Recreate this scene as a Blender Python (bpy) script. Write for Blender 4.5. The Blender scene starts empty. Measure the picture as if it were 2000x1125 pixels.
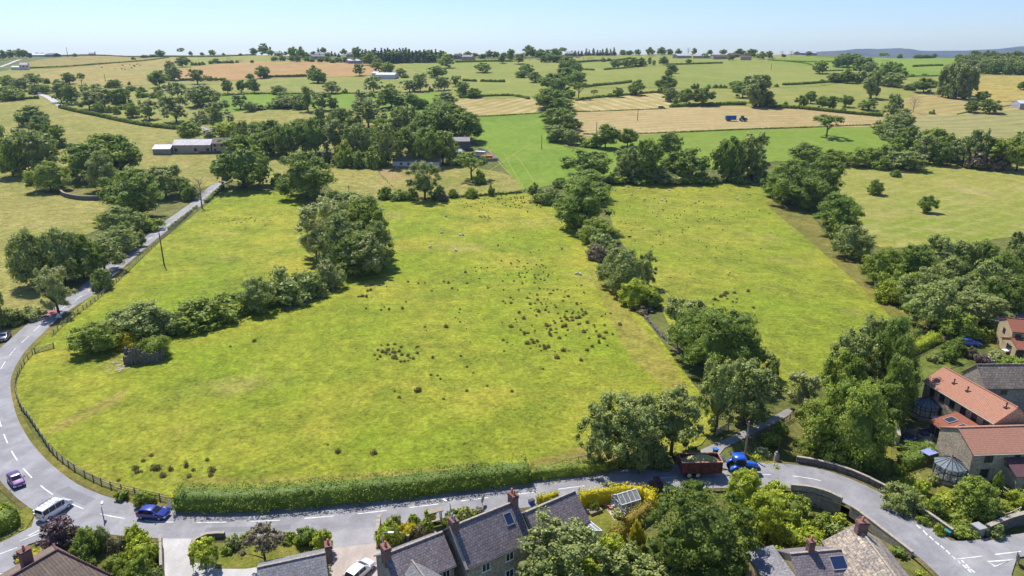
import bpy, bmesh, math, random
import numpy as np
from mathutils import Vector, Matrix
from mathutils.geometry import tessellate_polygon
C = bpy.context.scene
COL = C.collection
R = math.radians
# ------------------------------------------------------------------ camera, sky, sun, exposure
PITCH, FPX, CAMZ = R(18.3), 1351.0, 60.0
cam = bpy.data.cameras.new('camera'); camo = bpy.data.objects.new('camera', cam); COL.objects.link(camo)
cam.sensor_width = 36; cam.lens = 36 * FPX / 2000; cam.clip_start = 1; cam.clip_end = 40000
camo.location = (0, 0, CAMZ); camo.rotation_euler = (R(90) - PITCH, 0, 0)
C.camera = camo
SUN_EL, SUN_AZ = R(57), R(-31)            # azimuth measured from +Y towards +X
w = bpy.data.worlds.new('World'); C.world = w; w.use_nodes = True
nt = w.node_tree; bg = nt.nodes['Background']
sky = nt.nodes.new('ShaderNodeTexSky'); sky.sky_type = 'NISHITA'; sky.sun_disc = False
sky.sun_elevation = SUN_EL; sky.sun_rotation = SUN_AZ; sky.altitude = 120
sky.air_density = 1.0; sky.dust_density = 0.4; sky.ozone_density = 3.0
tn = nt.nodes.new('ShaderNodeMix'); tn.data_type = 'RGBA'; tn.blend_type = 'MULTIPLY'; tn.inputs[0].default_value = 1
tn.inputs[7].default_value = (.77, .86, 1.12, 1); nt.links.new(sky.outputs[0], tn.inputs[6]); nt.links.new(tn.outputs[2], bg.inputs[0]); bg.inputs[1].default_value = 0.108
sl = bpy.data.lights.new('sun', 'SUN'); sl.energy = 5.0; sl.angle = R(0.5); sl.color = (1, 0.955, 0.87)
so = bpy.data.objects.new('sun', sl); COL.objects.link(so)
SD = Vector((math.sin(SUN_AZ) * math.cos(SUN_EL), math.cos(SUN_AZ) * math.cos(SUN_EL), math.sin(SUN_EL)))
so.rotation_euler = SD.to_track_quat('Z', 'Y').to_euler()
C.view_settings.view_transform = 'Standard'; C.view_settings.look = 'None'
C.view_settings.exposure = 0.43; C.view_settings.gamma = 1.0
C.cycles.max_bounces = 6; C.cycles.diffuse_bounces = 3; C.cycles.transmission_bounces = 4; C.cycles.transparent_max_bounces = 6
C.cycles.volume_bounces = 0
# ------------------------------------------------------------------ terrain
KN = [(-400, 2), (0, 0), (120, 0), (230, 0), (290, 0.5), (350, 3.5), (430, 10), (520, 18), (620, 26), (740, 34), (900, 44.5), (1100, 57), (1300, 66.5), (1420, 68.5),
      (1600, 66), (2100, 40), (3000, 10), (5000, 0), (14000, 0)]
KX = np.array([k[0] for k in KN], float); KY = np.array([k[1] for k in KN], float)
_d = np.diff(KY) / np.diff(KX); KM = np.zeros(len(KX)); KM[0] = _d[0]; KM[-1] = _d[-1]
for i in range(1, len(KX) - 1):
    KM[i] = 0 if _d[i-1] * _d[i] <= 0 else 2 * _d[i-1] * _d[i] / (_d[i-1] + _d[i])
KNL = list(zip(KX.tolist(), KY.tolist(), KM.tolist()))
def prof(y):
    if y <= KNL[0][0]: return KNL[0][1]
    for i in range(len(KNL) - 1):
        if y < KNL[i+1][0]:
            x0, a, m0 = KNL[i]; x1, b, m1 = KNL[i+1]; hh = x1 - x0; t = (y - x0) / hh
            return a * (1 + 2*t) * (1-t)**2 + hh * m0 * t * (1-t)**2 + b * t*t * (3 - 2*t) + hh * m1 * t*t * (t-1)
    return KNL[-1][1]
def sst(a, b, x):
    t = min(1, max(0, (x - a) / (b - a))); return t * t * (3 - 2 * t)
def h0(x, y):
    z = prof(y)
    A = 0.35 * sst(130, 230, y) + 0.9 * sst(330, 520, y)
    if A: z += A * (math.sin(x * .021 + 1.3) * math.cos(y * .017 + .5) + .5 * math.sin(x * .043 + y * .031))
    s = sst(700, 1300, y)
    if s: z -= s * (7.0 * sst(.36, .55, x / max(y, 1)) + 1.5 * sst(.0, -.5, x / max(y, 1)))
    return z
DIPS = [(52, 93, 8.5, 3.6), (62, 112, 8, 2.2), (39, 78.5, 4.5, 3.0)]
def h(x, y):
    z = h0(x, y)
    if y < 180:
        for dx, dy, s, a in DIPS: z -= a * math.exp(-((x-dx)**2 + (y-dy)**2) / (2*s*s))
    return z
CP, SP = math.cos(PITCH), math.sin(PITCH)
def ray(px, py):
    u = (px - 1000) / FPX; v = (562.5 - py) / FPX
    return Vector((u, CP + v * SP, -SP + v * CP))
def at(px, py, dz=0.0):
    "the point of the ground (plus dz) seen at a pixel of the 2000 x 1125 photograph"
    d = ray(px, py); t = 30.0; pt = t
    while t < 9000:
        if CAMZ + d.z * t < h(d.x * t, d.y * t) + dz:
            a, b = pt, t
            for _ in range(24):
                m = (a + b) / 2
                if CAMZ + d.z * m < h(d.x * m, d.y * m) + dz: b = m
                else: a = m
            t = (a + b) / 2
            return Vector((d.x * t, d.y * t, CAMZ + d.z * t))
        pt = t; t *= 1.01
    t = 1380 / d.y                                    # just over the skyline: stand on the ridge
    return Vector((d.x * t, 1380.0, h(d.x * t, 1380.0)))
def pix(p):
    x, y, z = p[0], p[1], p[2] - CAMZ
    dep = y * CP - z * SP; up = y * SP + z * CP
    return 1000 + FPX * x / dep, 562.5 - FPX * up / dep, dep
def on(x, y, dz=0): return Vector((x, y, h(x, y) + dz))
# ------------------------------------------------------------------ object helpers
def tag(o, label=None, cat=None, group=None, kind=None):
    if label: o['label'] = label
    if cat: o['category'] = cat
    if group: o['group'] = group
    if kind: o['kind'] = kind
    return o
def link(o, parent=None):
    COL.objects.link(o)
    if parent is not None: o.parent = parent
    return o
def empty(name, loc=(0, 0, 0), rz=0.0, label=None, cat=None, group=None):
    o = bpy.data.objects.new(name, None); o.location = loc; o.rotation_euler = (0, 0, rz); o.empty_display_size = .5
    COL.objects.link(o); return tag(o, label, cat, group)
def obj(name, bm, mat, parent=None, smooth=False, loc=None):
    me = bpy.data.meshes.new(name); bm.to_mesh(me); bm.free()
    for m in (mat if isinstance(mat, (list, tuple)) else [mat]): me.materials.append(m)
    if smooth: me.polygons.foreach_set('use_smooth', [True] * len(me.polygons))
    o = bpy.data.objects.new(name, me)
    if loc is not None: o.location = loc
    return link(o, parent)
def struct(name, bm, mat, smooth=False):
    return tag(obj(name, bm, mat, None, smooth), kind='structure')
def copy_tree(o, parent=None):
    c = o.copy(); COL.objects.link(c); c.parent = parent
    for ch in list(o.children): copy_tree(ch, c)
    return c
def box(bm, x0, y0, z0, x1, y1, z1, M=None, mi=0):
    vs = [Vector(p) for p in ((x0,y0,z0),(x1,y0,z0),(x1,y1,z0),(x0,y1,z0),(x0,y0,z1),(x1,y0,z1),(x1,y1,z1),(x0,y1,z1))]
    if M: vs = [M @ v for v in vs]
    v = [bm.verts.new(p) for p in vs]
    for f in ((0,3,2,1),(4,5,6,7),(0,1,5,4),(1,2,6,5),(2,3,7,6),(3,0,4,7)):
        bm.faces.new([v[i] for i in f]).material_index = mi
    return v
def tube(bm, pts, rads, n=6, cap=True):
    rings = []
    for i, p in enumerate(pts):
        p = Vector(p); a = Vector(pts[max(0, i-1)]); b = Vector(pts[min(len(pts)-1, i+1)])
        d = (b - a).normalized(); u = d.orthogonal().normalized() if abs(d.z) < .95 else Vector((1,0,0)); u = (u - d * u.dot(d)).normalized(); v = d.cross(u)
        r = rads[i] if isinstance(rads, (list, tuple)) else rads
        rings.append([bm.verts.new(p + (u * math.cos(2*math.pi*k/n) + v * math.sin(2*math.pi*k/n)) * r) for k in range(n)])
    for a, b in zip(rings, rings[1:]):
        for k in range(n): bm.faces.new((a[k], a[(k+1) % n], b[(k+1) % n], b[k]))
    if cap: bm.faces.new(rings[0][::-1]); bm.faces.new(rings[-1])
def cyl(bm, c, axis, r, hw, n=16, r2=None):
    c = Vector(c); ax = Vector(axis).normalized()
    tube(bm, [c - ax * hw, c + ax * hw], [r, r if r2 is None else r2], n)
def poly(bm, pts, mi=0):
    f = bm.faces.new([bm.verts.new(p) for p in pts]); f.material_index = mi; return f
def prism(bm, pts2, z0, z1, M=None, mi=0):
    "an extruded outline (x, y) from z0 to z1"
    a = [Vector((x, y, z0)) for x, y in pts2]; b = [Vector((x, y, z1)) for x, y in pts2]
    if M: a = [M @ v for v in a]; b = [M @ v for v in b]
    a = [bm.verts.new(v) for v in a]; b = [bm.verts.new(v) for v in b]; n = len(a)
    bm.faces.new(a[::-1]).material_index = mi; bm.faces.new(b).material_index = mi
    for i in range(n): bm.faces.new((a[i], a[(i+1) % n], b[(i+1) % n], b[i])).material_index = mi
# ------------------------------------------------------------------ materials
def srgb(r, g, b):
    f = lambda c: c / 12.92 if c <= .04045 else ((c + .055) / 1.055) ** 2.4
    return (f(r / 255), f(g / 255), f(b / 255), 1)
class N:
    "small node writer"
    def __init__(s, name):
        s.m = bpy.data.materials.new(name); s.m.use_nodes = True; s.t = s.m.node_tree; s.b = s.t.nodes['Principled BSDF']
        s.b.inputs['Roughness'].default_value = .85; s.b.inputs['Specular IOR Level'].default_value = .25
    def n(s, kind, **k):
        x = s.t.nodes.new('ShaderNode' + kind)
        for a, v in k.items(): setattr(x, a, v)
        return x
    def l(s, a, b): s.t.links.new(a, b)
    def pos(s):
        g = s.n('NewGeometry'); return g.outputs['Position']
    def objc(s): return s.n('TexCoord').outputs['Object']
    def mapp(s, v, scale=(1,1,1), rot=(0,0,0)):
        m = s.n('Mapping'); m.inputs['Scale'].default_value = scale; m.inputs['Rotation'].default_value = rot; s.l(v, m.inputs[0]); return m.outputs[0]
    def noise(s, v, sc, det=3, rough=.55, dist=0):
        x = s.n('TexNoise'); x.inputs['Scale'].default_value = sc; x.inputs['Detail'].default_value = det
        x.inputs['Roughness'].default_value = rough; x.inputs['Distortion'].default_value = dist; s.l(v, x.inputs['Vector']); return x.outputs['Fac']
    def ramp(s, f, a, b, c0=0, c1=1):
        x = s.n('MapRange'); s.l(f, x.inputs['Value']); x.inputs['From Min'].default_value = a; x.inputs['From Max'].default_value = b
        x.inputs['To Min'].default_value = c0; x.inputs['To Max'].default_value = c1; return x.outputs['Result']
    def mix(s, f, a, b, mode='MIX'):
        x = s.n('Mix', data_type='RGBA', blend_type=mode)
        for v, i in ((f, 0), (a, 6), (b, 7)):
            if hasattr(v, 'links'): s.l(v, x.inputs[i])
            else: x.inputs[i].default_value = v
        return x.outputs[2]
    def math(s, op, a, b=0):
        x = s.n('Math', operation=op)
        for v, i in ((a, 0), (b, 1)):
            if hasattr(v, 'links'): s.l(v, x.inputs[i])
            else: x.inputs[i].default_value = v
        return x.outputs[0]
    def gain(s, col, f):
        "multiply a colour by a scalar socket"
        c = s.n('CombineXYZ')
        for i in range(3): s.l(f, c.inputs[i])
        return s.mix(1.0, col, c.outputs[0], 'MULTIPLY')
    def bump(s, f, strength=.3, dist=.1):
        x = s.n('Bump'); x.inputs['Strength'].default_value = strength; x.inputs['Distance'].default_value = dist
        s.l(f, x.inputs['Height']); s.l(x.outputs[0], s.b.inputs['Normal'])
    def col(s, c):
        if hasattr(c, 'links'): s.l(c, s.b.inputs['Base Color'])
        else: s.b.inputs['Base Color'].default_value = c
        return s.m
    def set(s, **k):
        for a, v in k.items(): s.b.inputs[a.replace('_', ' ')].default_value = v
        return s
_flat = {}
def flat(name, c, rough=.7, spec=.3, metal=0, coat=0, var=.12, sc=2.0):
    "a plain coloured surface with slight wear"
    if name in _flat: return _flat[name]
    m = N(name); m.set(Roughness=rough, Metallic=metal, Coat_Weight=coat); m.b.inputs['Specular IOR Level'].default_value = spec
    f = m.noise(m.objc(), sc, 4)
    _flat[name] = m.col(m.gain(c, m.ramp(f, .25, .75, 1 - var, 1 + var))); return _flat[name]
GA = .60
def grass(name, c1, c2, c3, big=.012, mid=.07, fine=.9, streak=None, bare=None, rows=None, contrast=.28, speck=0):
    c1, c2, c3, bare = (None if c is None else (c[0]*GA, c[1]*GA, c[2]*GA, 1) for c in (c1, c2, c3, bare))
    if rows: rows = rows[:2] + ((rows[2][0]*GA, rows[2][1]*GA, rows[2][2]*GA, 1),) + rows[3:]
    "pasture: broad patches c1/c2, blotches c3, fine tussock grain, optional mowing rows (angle, spacing, colour)"
    m = N(name); p = m.pos(); m.b.inputs['Specular IOR Level'].default_value = .1
    c = m.mix(m.ramp(m.noise(p, big, 4, .6, .4), .38, .62), c1, c2)
    c = m.mix(m.ramp(m.noise(p, mid, 6, .65, .3), .46, .68, 0, .9), c, c3)
    if bare: c = m.mix(m.ramp(m.noise(p, .03, 5, .6), .58, .72, 0, .8), c, bare)
    if streak is not None:
        q = m.mapp(m.mapp(p, rot=(0, 0, streak)), (.10, .45, 1))
        c = m.gain(c, m.ramp(m.noise(q, 1.0, 5, .65), .3, .7, .9, 1.1))
    if rows:
        ang, sp, rc = rows[:3]; amt = rows[3] if len(rows) > 3 else .75
        wv = m.n('TexWave', wave_type='BANDS', bands_direction='X'); wv.inputs['Scale'].default_value = .314 / sp
        wv.inputs['Distortion'].default_value = rows[4] if len(rows) > 4 else 2.5; wv.inputs['Detail'].default_value = 2; wv.inputs['Detail Scale'].default_value = .25
        m.l(m.mapp(p, rot=(0, 0, ang)), wv.inputs[0])
        br = m.ramp(m.noise(p, .05, 3), .3, .65)
        c = m.mix(m.math('MULTIPLY', m.ramp(wv.outputs['Fac'], .5, .85, 0, amt), br), c, rc)
    f = m.noise(p, fine, 6, .75); f2 = m.noise(p, fine * .26, 6, .7, .5)
    c = m.mix(m.ramp(m.noise(m.mapp(p, (1, 1.3, 1)), fine * .4, 5, .7), .48, .66, 0, .6), c, m.mix(.6, c, c3))
    c = m.gain(c, m.ramp(f, .36, .64, 1 - contrast, 1 + contrast))
    c = m.gain(c, m.ramp(f2, .36, .64, 1 - contrast * .7, 1 + contrast * .7))
    if speck: c = m.gain(c, m.ramp(m.math('MULTIPLY', m.ramp(m.noise(p, 1.1, 3, .6), .56, .70), m.ramp(m.noise(p, .07, 4, .6), .40, .60)), 0, 1, 1, 1 - speck))  # dark flecks: tussock shadows painted into the colour, along with darker sedge tufts
    m.bump(f, .8, .5)
    return m.col(c)
# ------------------------------------------------------------------ the ground, one sheet to the horizon
G_MEADOW = grass('meadow_grass', srgb(166,160,82), srgb(150,156,78), srgb(186,172,104), .008, .05, .5, streak=.3)
G_ROUGH = grass('rough_grass', srgb(120,128,62), srgb(146,142,78), srgb(92,108,50), .03, .12, .8)
def ground():
    ys = []; y = -60.0
    while y < 13000:
        ys.append(y); y += 1.6 if 60 < y < 150 else (3 if y < 330 else max(3, y * .011))
    ns = 150; ss = [-1.15 + 2.3 * k / ns for k in range(ns + 1)]
    V = [(s * (y + 95), y, h(s * (y + 95), y)) for y in ys for s in ss]
    F = []; n = ns + 1
    for j in range(len(ys) - 1):
        for i in range(ns): F.append((j*n+i, j*n+i+1, (j+1)*n+i+1, (j+1)*n+i))
    me = bpy.data.meshes.new('ground'); me.from_pydata(V, [], F); me.materials.append(G_ROUGH)
    me.polygons.foreach_set('use_smooth', [True] * len(F))
    tag(link(bpy.data.objects.new('ground', me)), kind='structure')
ground()
# ------------------------------------------------------------------ the moor on the horizon
def moor():
    m = N('moor'); p = m.pos()
    c = m.mix(m.ramp(m.noise(p, .0022, 5), .42, .6), srgb(46,45,54), srgb(66,66,62))
    m.col(m.mix(m.ramp(m.noise(m.mapp(p, (1, .35, 1)), .006, 4), .55, .64), c, srgb(32,38,38)))
    bm = bmesh.new(); rows = []
    def mh(a, t):
        e = 92 * sst(.28, .44, a) + 30 * math.exp(-((a - .50) / .055)**2) + 46 * sst(.56, .74, a) + 4 * math.sin(a * 37) + 3 * math.sin(a * 83 + 1)
        return -40 + (e + 75) * sst(0, 1, t) * (1 - .12 * sst(1, 1.6, t))
    for j in range(19):
        t = j / 12; Y = 4200 + 2600 * t
        rows.append([bm.verts.new(((-.1 + 1.35 * i / 90) * Y, Y, mh(-.1 + 1.35 * i / 90, t) + 4 * math.sin(i * 1.7 + j) )) for i in range(91)])
    for a, b in zip(rows, rows[1:]):
        for i in range(90): bm.faces.new((a[i], a[i+1], b[i+1], b[i]))
    struct('hills', bm, m.m, True)
moor()
# ------------------------------------------------------------------ fields: sheets draped over the ground
def spline(pts, step=2.0, closed=False):
    P = [Vector((p[0], p[1], 0)) for p in pts]; n = len(P); out = []
    for i in range(n if closed else n - 1):
        if closed: a, b, c, d = P[(i-1) % n], P[i], P[(i+1) % n], P[(i+2) % n]
        else: a, b, c, d = P[max(0, i-1)], P[i], P[i+1], P[min(n-1, i+2)]
        k = max(1, int((c - b).length / step))
        for j in range(k):
            t = j / k
            out.append(.5 * ((2*b) + (c - a)*t + (2*a - 5*b + 4*c - d)*t*t + (3*b - a - 3*c + d)*t**3))
    if not closed: out.append(P[-1])
    return out
LIFT = [0.03]
def sheet(name, pts, mat, lift=None, world=False, step=6, hf=h, smooth_edge=True):
    W = [Vector(p) if world else at(*p) for p in pts]
    far = sum(p.y for p in W) / len(W)
    if smooth_edge: W = spline(W, max(step, far * .02), True)
    W = [Vector((p.x, p.y, 0)) for p in W]
    tris = tessellate_polygon([W])
    bm = bmesh.new(); vs = [bm.verts.new(p) for p in W]
    for t in tris:
        try: bm.faces.new([vs[i] for i in t])
        except ValueError: pass
    L = max(3.0, far * .016)
    for ax, lo, hi in ((0, min(p.x for p in W), max(p.x for p in W)), (1, min(p.y for p in W), max(p.y for p in W))):
        k = math.floor(lo / L) + 1
        while k * L < hi:
            no = Vector((1, 0, 0)) if ax == 0 else Vector((0, 1, 0))
            bmesh.ops.bisect_plane(bm, geom=bm.verts[:] + bm.edges[:] + bm.faces[:], plane_co=no * (k * L), plane_no=no, dist=1e-4)
            k += 1
    if lift is None:
        LIFT[0] += .003; lift = LIFT[0] + max(0, far - 250) * .00035
    for v in bm.verts: v.co.z = hf(v.co.x, v.co.y) + lift
    bmesh.ops.recalc_face_normals(bm, faces=bm.faces)
    for f in bm.faces:
        if f.normal.z < 0: f.normal_flip()
    return struct(name, bm, mat, True)
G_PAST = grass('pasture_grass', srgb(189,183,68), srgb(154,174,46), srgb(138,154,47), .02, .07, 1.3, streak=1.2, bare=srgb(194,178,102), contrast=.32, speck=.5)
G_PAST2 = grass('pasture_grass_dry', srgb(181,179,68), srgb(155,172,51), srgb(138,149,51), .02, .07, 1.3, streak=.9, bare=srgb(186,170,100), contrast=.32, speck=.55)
G_DRY = grass('dry_grass', srgb(186,166,92), srgb(168,156,78), srgb(146,146,66), .04, .12, 1.2)
G_STRAW = grass('straw_meadow', srgb(174,166,86), srgb(152,156,70), srgb(188,174,102), .02, .06, .9, streak=.5, speck=.35, contrast=.34)
G_GREEN = grass('lush_grass', srgb(132,162,52), srgb(146,168,62), srgb(156,172,74), .01, .04, .8, streak=.2, contrast=.12)
G_GREENB = grass('lush_grass_bright', srgb(138,168,50), srgb(124,156,46), srgb(154,176,70), .012, .04, .8, streak=1.75, contrast=.12)
G_LAWN = grass('garden_lawn', srgb(156,158,62), srgb(138,148,56), srgb(178,164,88), .12, .3, 2.5)
G_COURSE = grass('mown_meadow', srgb(148,162,58), srgb(172,170,80), srgb(190,176,104), .014, .045, .8, streak=.55, bare=srgb(200,184,124), contrast=.2, rows=(.95, 7, srgb(184,186,106), .45, .8))
G_HAY = grass('hay_field', srgb(206,182,126), srgb(194,170,112), srgb(214,194,140), .01, .05, .4, rows=(1.45, 9, srgb(158,136,78), .55, 1.2), contrast=.12)
G_HAYR = grass('hay_rows', srgb(190,172,104), srgb(180,164,94), srgb(204,186,126), .01, .05, .4, rows=(-.28, 11, srgb(226,206,150), .95, 2.5), contrast=.1)
G_HAYL = grass('hay_rows_slant', srgb(186,166,98), srgb(176,160,92), srgb(200,182,118), .01, .05, .4, rows=(.62, 10, srgb(222,204,146), .85, 3.5), contrast=.1)
G_BARLEY = grass('ripe_field', srgb(198,158,98), srgb(186,148,90), srgb(206,172,114), .012, .06, .35, streak=.1, contrast=.1)
G_MEAD2 = grass('far_meadow', srgb(168,166,84), srgb(150,160,72), srgb(178,170,94), .008, .03, .35, streak=.15, contrast=.12)
G_MEAD3 = grass('far_meadow_green', srgb(146,160,68), srgb(160,166,78), srgb(168,168,84), .008, .03, .35, streak=.15, contrast=.12)
G_OATS = grass('pale_crop', srgb(180,174,110), srgb(168,166,100), srgb(192,182,122), .01, .05, .4, rows=(1.40, 13, srgb(140,132,80), .6, 1.5), contrast=.1)
# far land first (lowest), then nearer ones
sheet('meadow', [(-150,150),(0,140),(60,130),(300,113),(480,108),(700,125),(900,118),(1050,115),(1300,107),(1500,106),(1700,118),(2150,118),(2150,260),(1740,262),(1240,270),(1130,290),(930,240),(600,300),(430,330),(250,330),(-150,340)], G_MEAD2, .05)
sheet('meadow', [(60,120),(130,112),(250,111),(315,112),(250,122),(150,130),(62,133)], grass('brown_meadow', srgb(184,156,92), srgb(166,152,80), srgb(156,156,78), .01, .03, .3))
sheet('meadow', [(0,150),(70,136),(250,122),(318,112),(340,112),(352,130),(335,158),(260,168),(60,160),(0,152)], grass('tan_meadow', srgb(182,162,90), srgb(164,160,82), srgb(190,168,100), .007, .03, .3))
sheet('ripe_field', [(352,136),(400,129),(480,121),(560,121),(690,124),(730,130),(748,143),(720,148),(600,151),(500,155),(350,157)], G_BARLEY)
sheet('meadow', [(500,157),(600,152),(720,149),(860,150),(850,180),(700,183),(520,178),(440,178)], G_MEAD2)
sheet('lush_field', [(430,186),(500,180),(570,184),(850,180),(862,210),(830,215),(560,212),(430,222),(400,215)], G_GREENB)
sheet('lush_field', [(745,216),(830,212),(840,226),(800,232),(760,228)], G_GREEN)
sheet('meadow', [(460,228),(600,215),(740,216),(720,250),(620,270),(480,262)], G_STRAW)
sheet('meadow', [(780,126),(880,124),(1000,120),(1080,128),(1060,160),(1052,188),(900,190),(880,160)], G_MEAD3)
sheet('meadow', [(1120,118),(1320,112),(1500,120),(1690,138),(1620,165),(1480,172),(1300,172),(1150,170),(1125,140)], G_MEAD3)
sheet('hay_field', [(884,205),(900,194),(985,191),(1050,194),(1062,218),(1000,224),(905,230),(892,222)], G_HAYL)
sheet('hay_field', [(1122,197),(1200,190),(1296,183),(1306,212),(1200,216),(1122,219)], G_HAYR)
sheet('hay_field', [(1122,220),(1306,213),(1315,207),(1470,209),(1620,216),(1728,233),(1722,246),(1560,250),(1300,261),(1230,264),(1130,264)], G_HAY)
sheet('lush_field', [(918,234),(1000,224),(1062,221),(1075,262),(1110,290),(1185,300),(1200,340),(1120,352),(1018,372),(1000,345),(965,300),(930,280)], G_GREENB)
sheet('lush_field', [(1180,268),(1300,263),(1560,252),(1715,247),(1735,280),(1720,300),(1640,318),(1520,315),(1380,330),(1240,318),(1170,330),(1120,300)], G_GREEN)
sheet('hay_field', [(1730,215),(1790,186),(1850,182),(1905,196),(1990,200),(2100,205),(2100,218),(1880,222),(1760,232),(1720,232)], grass('hay_pale', srgb(196,176,112), srgb(184,168,98), srgb(204,184,124), .01, .05, .4, rows=(1.1, 13, srgb(152,138,78), .7, 3), contrast=.1))
sheet('crop_field', [(1725,250),(1790,228),(1880,222),(2100,218),(2100,262),(1860,272),(1750,268)], G_OATS)
sheet('lush_field', [(1500,118),(1640,113),(1700,112),(1860,112),(1845,130),(1835,148),(1760,150),(1640,135),(1560,128)], G_GREEN)
sheet('straw_meadow', [(1905,152),(2100,146),(2100,198),(1990,198),(1905,190)], grass('straw_far', srgb(196,172,92), srgb(180,168,84), srgb(190,172,96), .01, .04, .3))
sheet('mown_field', [(1618,326),(1690,328),(1750,320),(1880,318),(2100,335),(2100,452),(1985,462),(1900,474),(1800,480),(1720,484),(1680,450),(1640,390)], G_COURSE)
sheet('meadow', [(-160,205),(0,198),(75,194),(140,208),(250,232),(350,252),(345,290),(250,320),(120,330),(0,345),(-160,350)], G_STRAW)
sheet('meadow', [(280,305),(430,300),(540,310),(600,325),(560,370),(440,352),(390,370),(300,340)], G_STRAW)
sheet('meadow', [(-200,360),(0,350),(100,380),(215,400),(240,430),(150,470),(120,560),(70,605),(0,610),(-250,640)], G_STRAW)
sheet('paddock', [(640,318),(760,308),(840,320),(940,330),(1000,345),(1016,372),(900,382),(760,390),(650,372)], G_STRAW)
sheet('paddock', [(740,330),(850,325),(860,345),(760,352)], grass('bare_paddock', srgb(190,166,110), srgb(178,158,98), srgb(168,156,88), .05, .2, .8))
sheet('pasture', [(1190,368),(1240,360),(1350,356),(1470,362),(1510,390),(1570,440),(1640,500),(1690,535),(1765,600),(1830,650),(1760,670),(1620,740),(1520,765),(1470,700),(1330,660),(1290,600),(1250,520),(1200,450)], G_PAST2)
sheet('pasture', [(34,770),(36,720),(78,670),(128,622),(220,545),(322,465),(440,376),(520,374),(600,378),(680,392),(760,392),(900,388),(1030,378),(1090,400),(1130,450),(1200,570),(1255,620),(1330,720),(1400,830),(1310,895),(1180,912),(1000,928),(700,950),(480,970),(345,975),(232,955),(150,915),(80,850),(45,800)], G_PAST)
sheet('dry_bank', [(960,925),(1060,895),(1150,870),(1250,880),(1200,915),(1080,925)], G_DRY)
sheet('dry_bank', [(1495,395),(1560,402),(1620,460),(1700,535),(1810,615),(1840,655),(1780,655),(1680,560),(1580,470)], grass('rank_grass', srgb(158,146,74), srgb(140,136,66), srgb(120,124,58), .05, .15, .9))
G_FADE = grass('faded_grass', srgb(184,172,82), srgb(166,168,66), srgb(150,150,60), .05, .14, 1.3, contrast=.32, speck=.4)
sheet('dry_bank', [(1148,520),(1180,545),(1212,592),(1252,640),(1300,690),(1345,770),(1352,815),(1320,800),(1290,750),(1225,690),(1200,640),(1172,580)], G_FADE)
sheet('dry_bank', [(84,842),(120,822),(165,800),(215,775),(255,762),(235,785),(180,815),(130,838),(95,850)], G_FADE)
sheet('dry_bank', [(355,930),(480,935),(640,928),(800,918),(930,905),(960,915),(800,938),(640,950),(470,955),(360,950)], G_FADE)
sheet('dry_bank', [(225,690),(260,700),(250,722),(215,735),(190,720)], G_FADE)
sheet('dry_bank', [(600,384),(660,400),(640,410),(600,404),(572,392)], G_FADE)
# ------------------------------------------------------------------ roads
def asphalt(name, c, c2):
    m = N(name); p = m.pos(); m.b.inputs['Roughness'].default_value = .75
    k = m.mix(m.ramp(m.noise(p, .22, 6, .65, .6), .38, .60), c, c2)
    k = m.gain(k, m.ramp(m.noise(p, 6, 4), .2, .8, .82, 1.18)); m.bump(m.noise(p, 14, 3), .25, .02)
    return m.col(m.gain(k, m.ramp(m.noise(m.mapp(p, (1, .2, 1)), .5, 4), .3, .7, .9, 1.1)))
ASPH = asphalt('asphalt', (.275,.27,.28,1), (.205,.20,.21,1))
ASPH2 = asphalt('pale_asphalt', (.30,.29,.29,1), (.235,.23,.235,1))
CONC = asphalt('concrete', (.44,.42,.40,1), (.36,.345,.33,1))
TRACK = asphalt('track', (.30,.285,.26,1), (.22,.21,.20,1))
KERB = flat('kerb_stone', (.34,.32,.29,1)); WHITE = flat('road_paint', (.55,.55,.54,1), .7, var=.35)
REDSURF = asphalt('red_surfacing', (.30,.13,.12,1), (.24,.10,.10,1))
def path(px, step=2.0, world=False): return spline([Vector(p) if world else at(*p) for p in px], step)
def normals(P):
    out = []
    for i in range(len(P)):
        d = P[min(len(P)-1, i+1)] - P[max(0, i-1)]; d.z = 0; d.normalize(); out.append(Vector((-d.y, d.x, 0)))
    return out
def ribbon(name, P, wl, wr, mat, lift=.10, hf=h0, skirt=0, nx=3):
    bm = bmesh.new(); Nn = normals(P); rows = []
    for i, p in enumerate(P):
        L = wl(i / (len(P)-1)) if callable(wl) else wl; Rr = wr(i / (len(P)-1)) if callable(wr) else wr
        a, b = p + Nn[i] * L, p - Nn[i] * Rr; zc = hf(p.x, p.y); row = []
        for k in range(nx + 1):
            q = a.lerp(b, k / nx); row.append(bm.verts.new((q.x, q.y, max(zc, hf(q.x, q.y)) * .5 + hf(q.x, q.y) * .5 + lift)))
        if skirt:
            row = [bm.verts.new((a.x, a.y, row[0].co.z - skirt))] + row + [bm.verts.new((b.x, b.y, row[-1].co.z - skirt))]
        rows.append(row)
    for r0, r1 in zip(rows, rows[1:]):
        for k in range(len(r0) - 1): bm.faces.new((r0[k], r0[k+1], r1[k+1], r1[k]))
    bmesh.ops.recalc_face_normals(bm, faces=bm.faces)
    if sum(f.normal.z for f in bm.faces) < 0: bmesh.ops.reverse_faces(bm, faces=bm.faces)
    return struct(name, bm, mat, not skirt)
MAIN = [(480,318),(430,358),(390,395),(300,461),(222,525),(165,575),(103,615),(58,656),(20,694),(-8,745),(-6,800),(13,862),(44,914),(90,958),(140,986),(200,1006),(275,1018),(360,1022),(450,1021),(538,1018),(620,1012),(708,1004),(800,993),(870,984),(980,970),(1060,961),(1120,953),(1200,944),(1320,933),(1420,932),(1530,948),(1610,974),(1690,1004),(1760,1037),(1830,1080),(1890,1130),(1950,1190)]
MP = path(MAIN, 1.5)
ML_ = [0.0]
for a, b in zip(MP, MP[1:]): ML_.append(ML_[-1] + (b - a).length)
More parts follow.
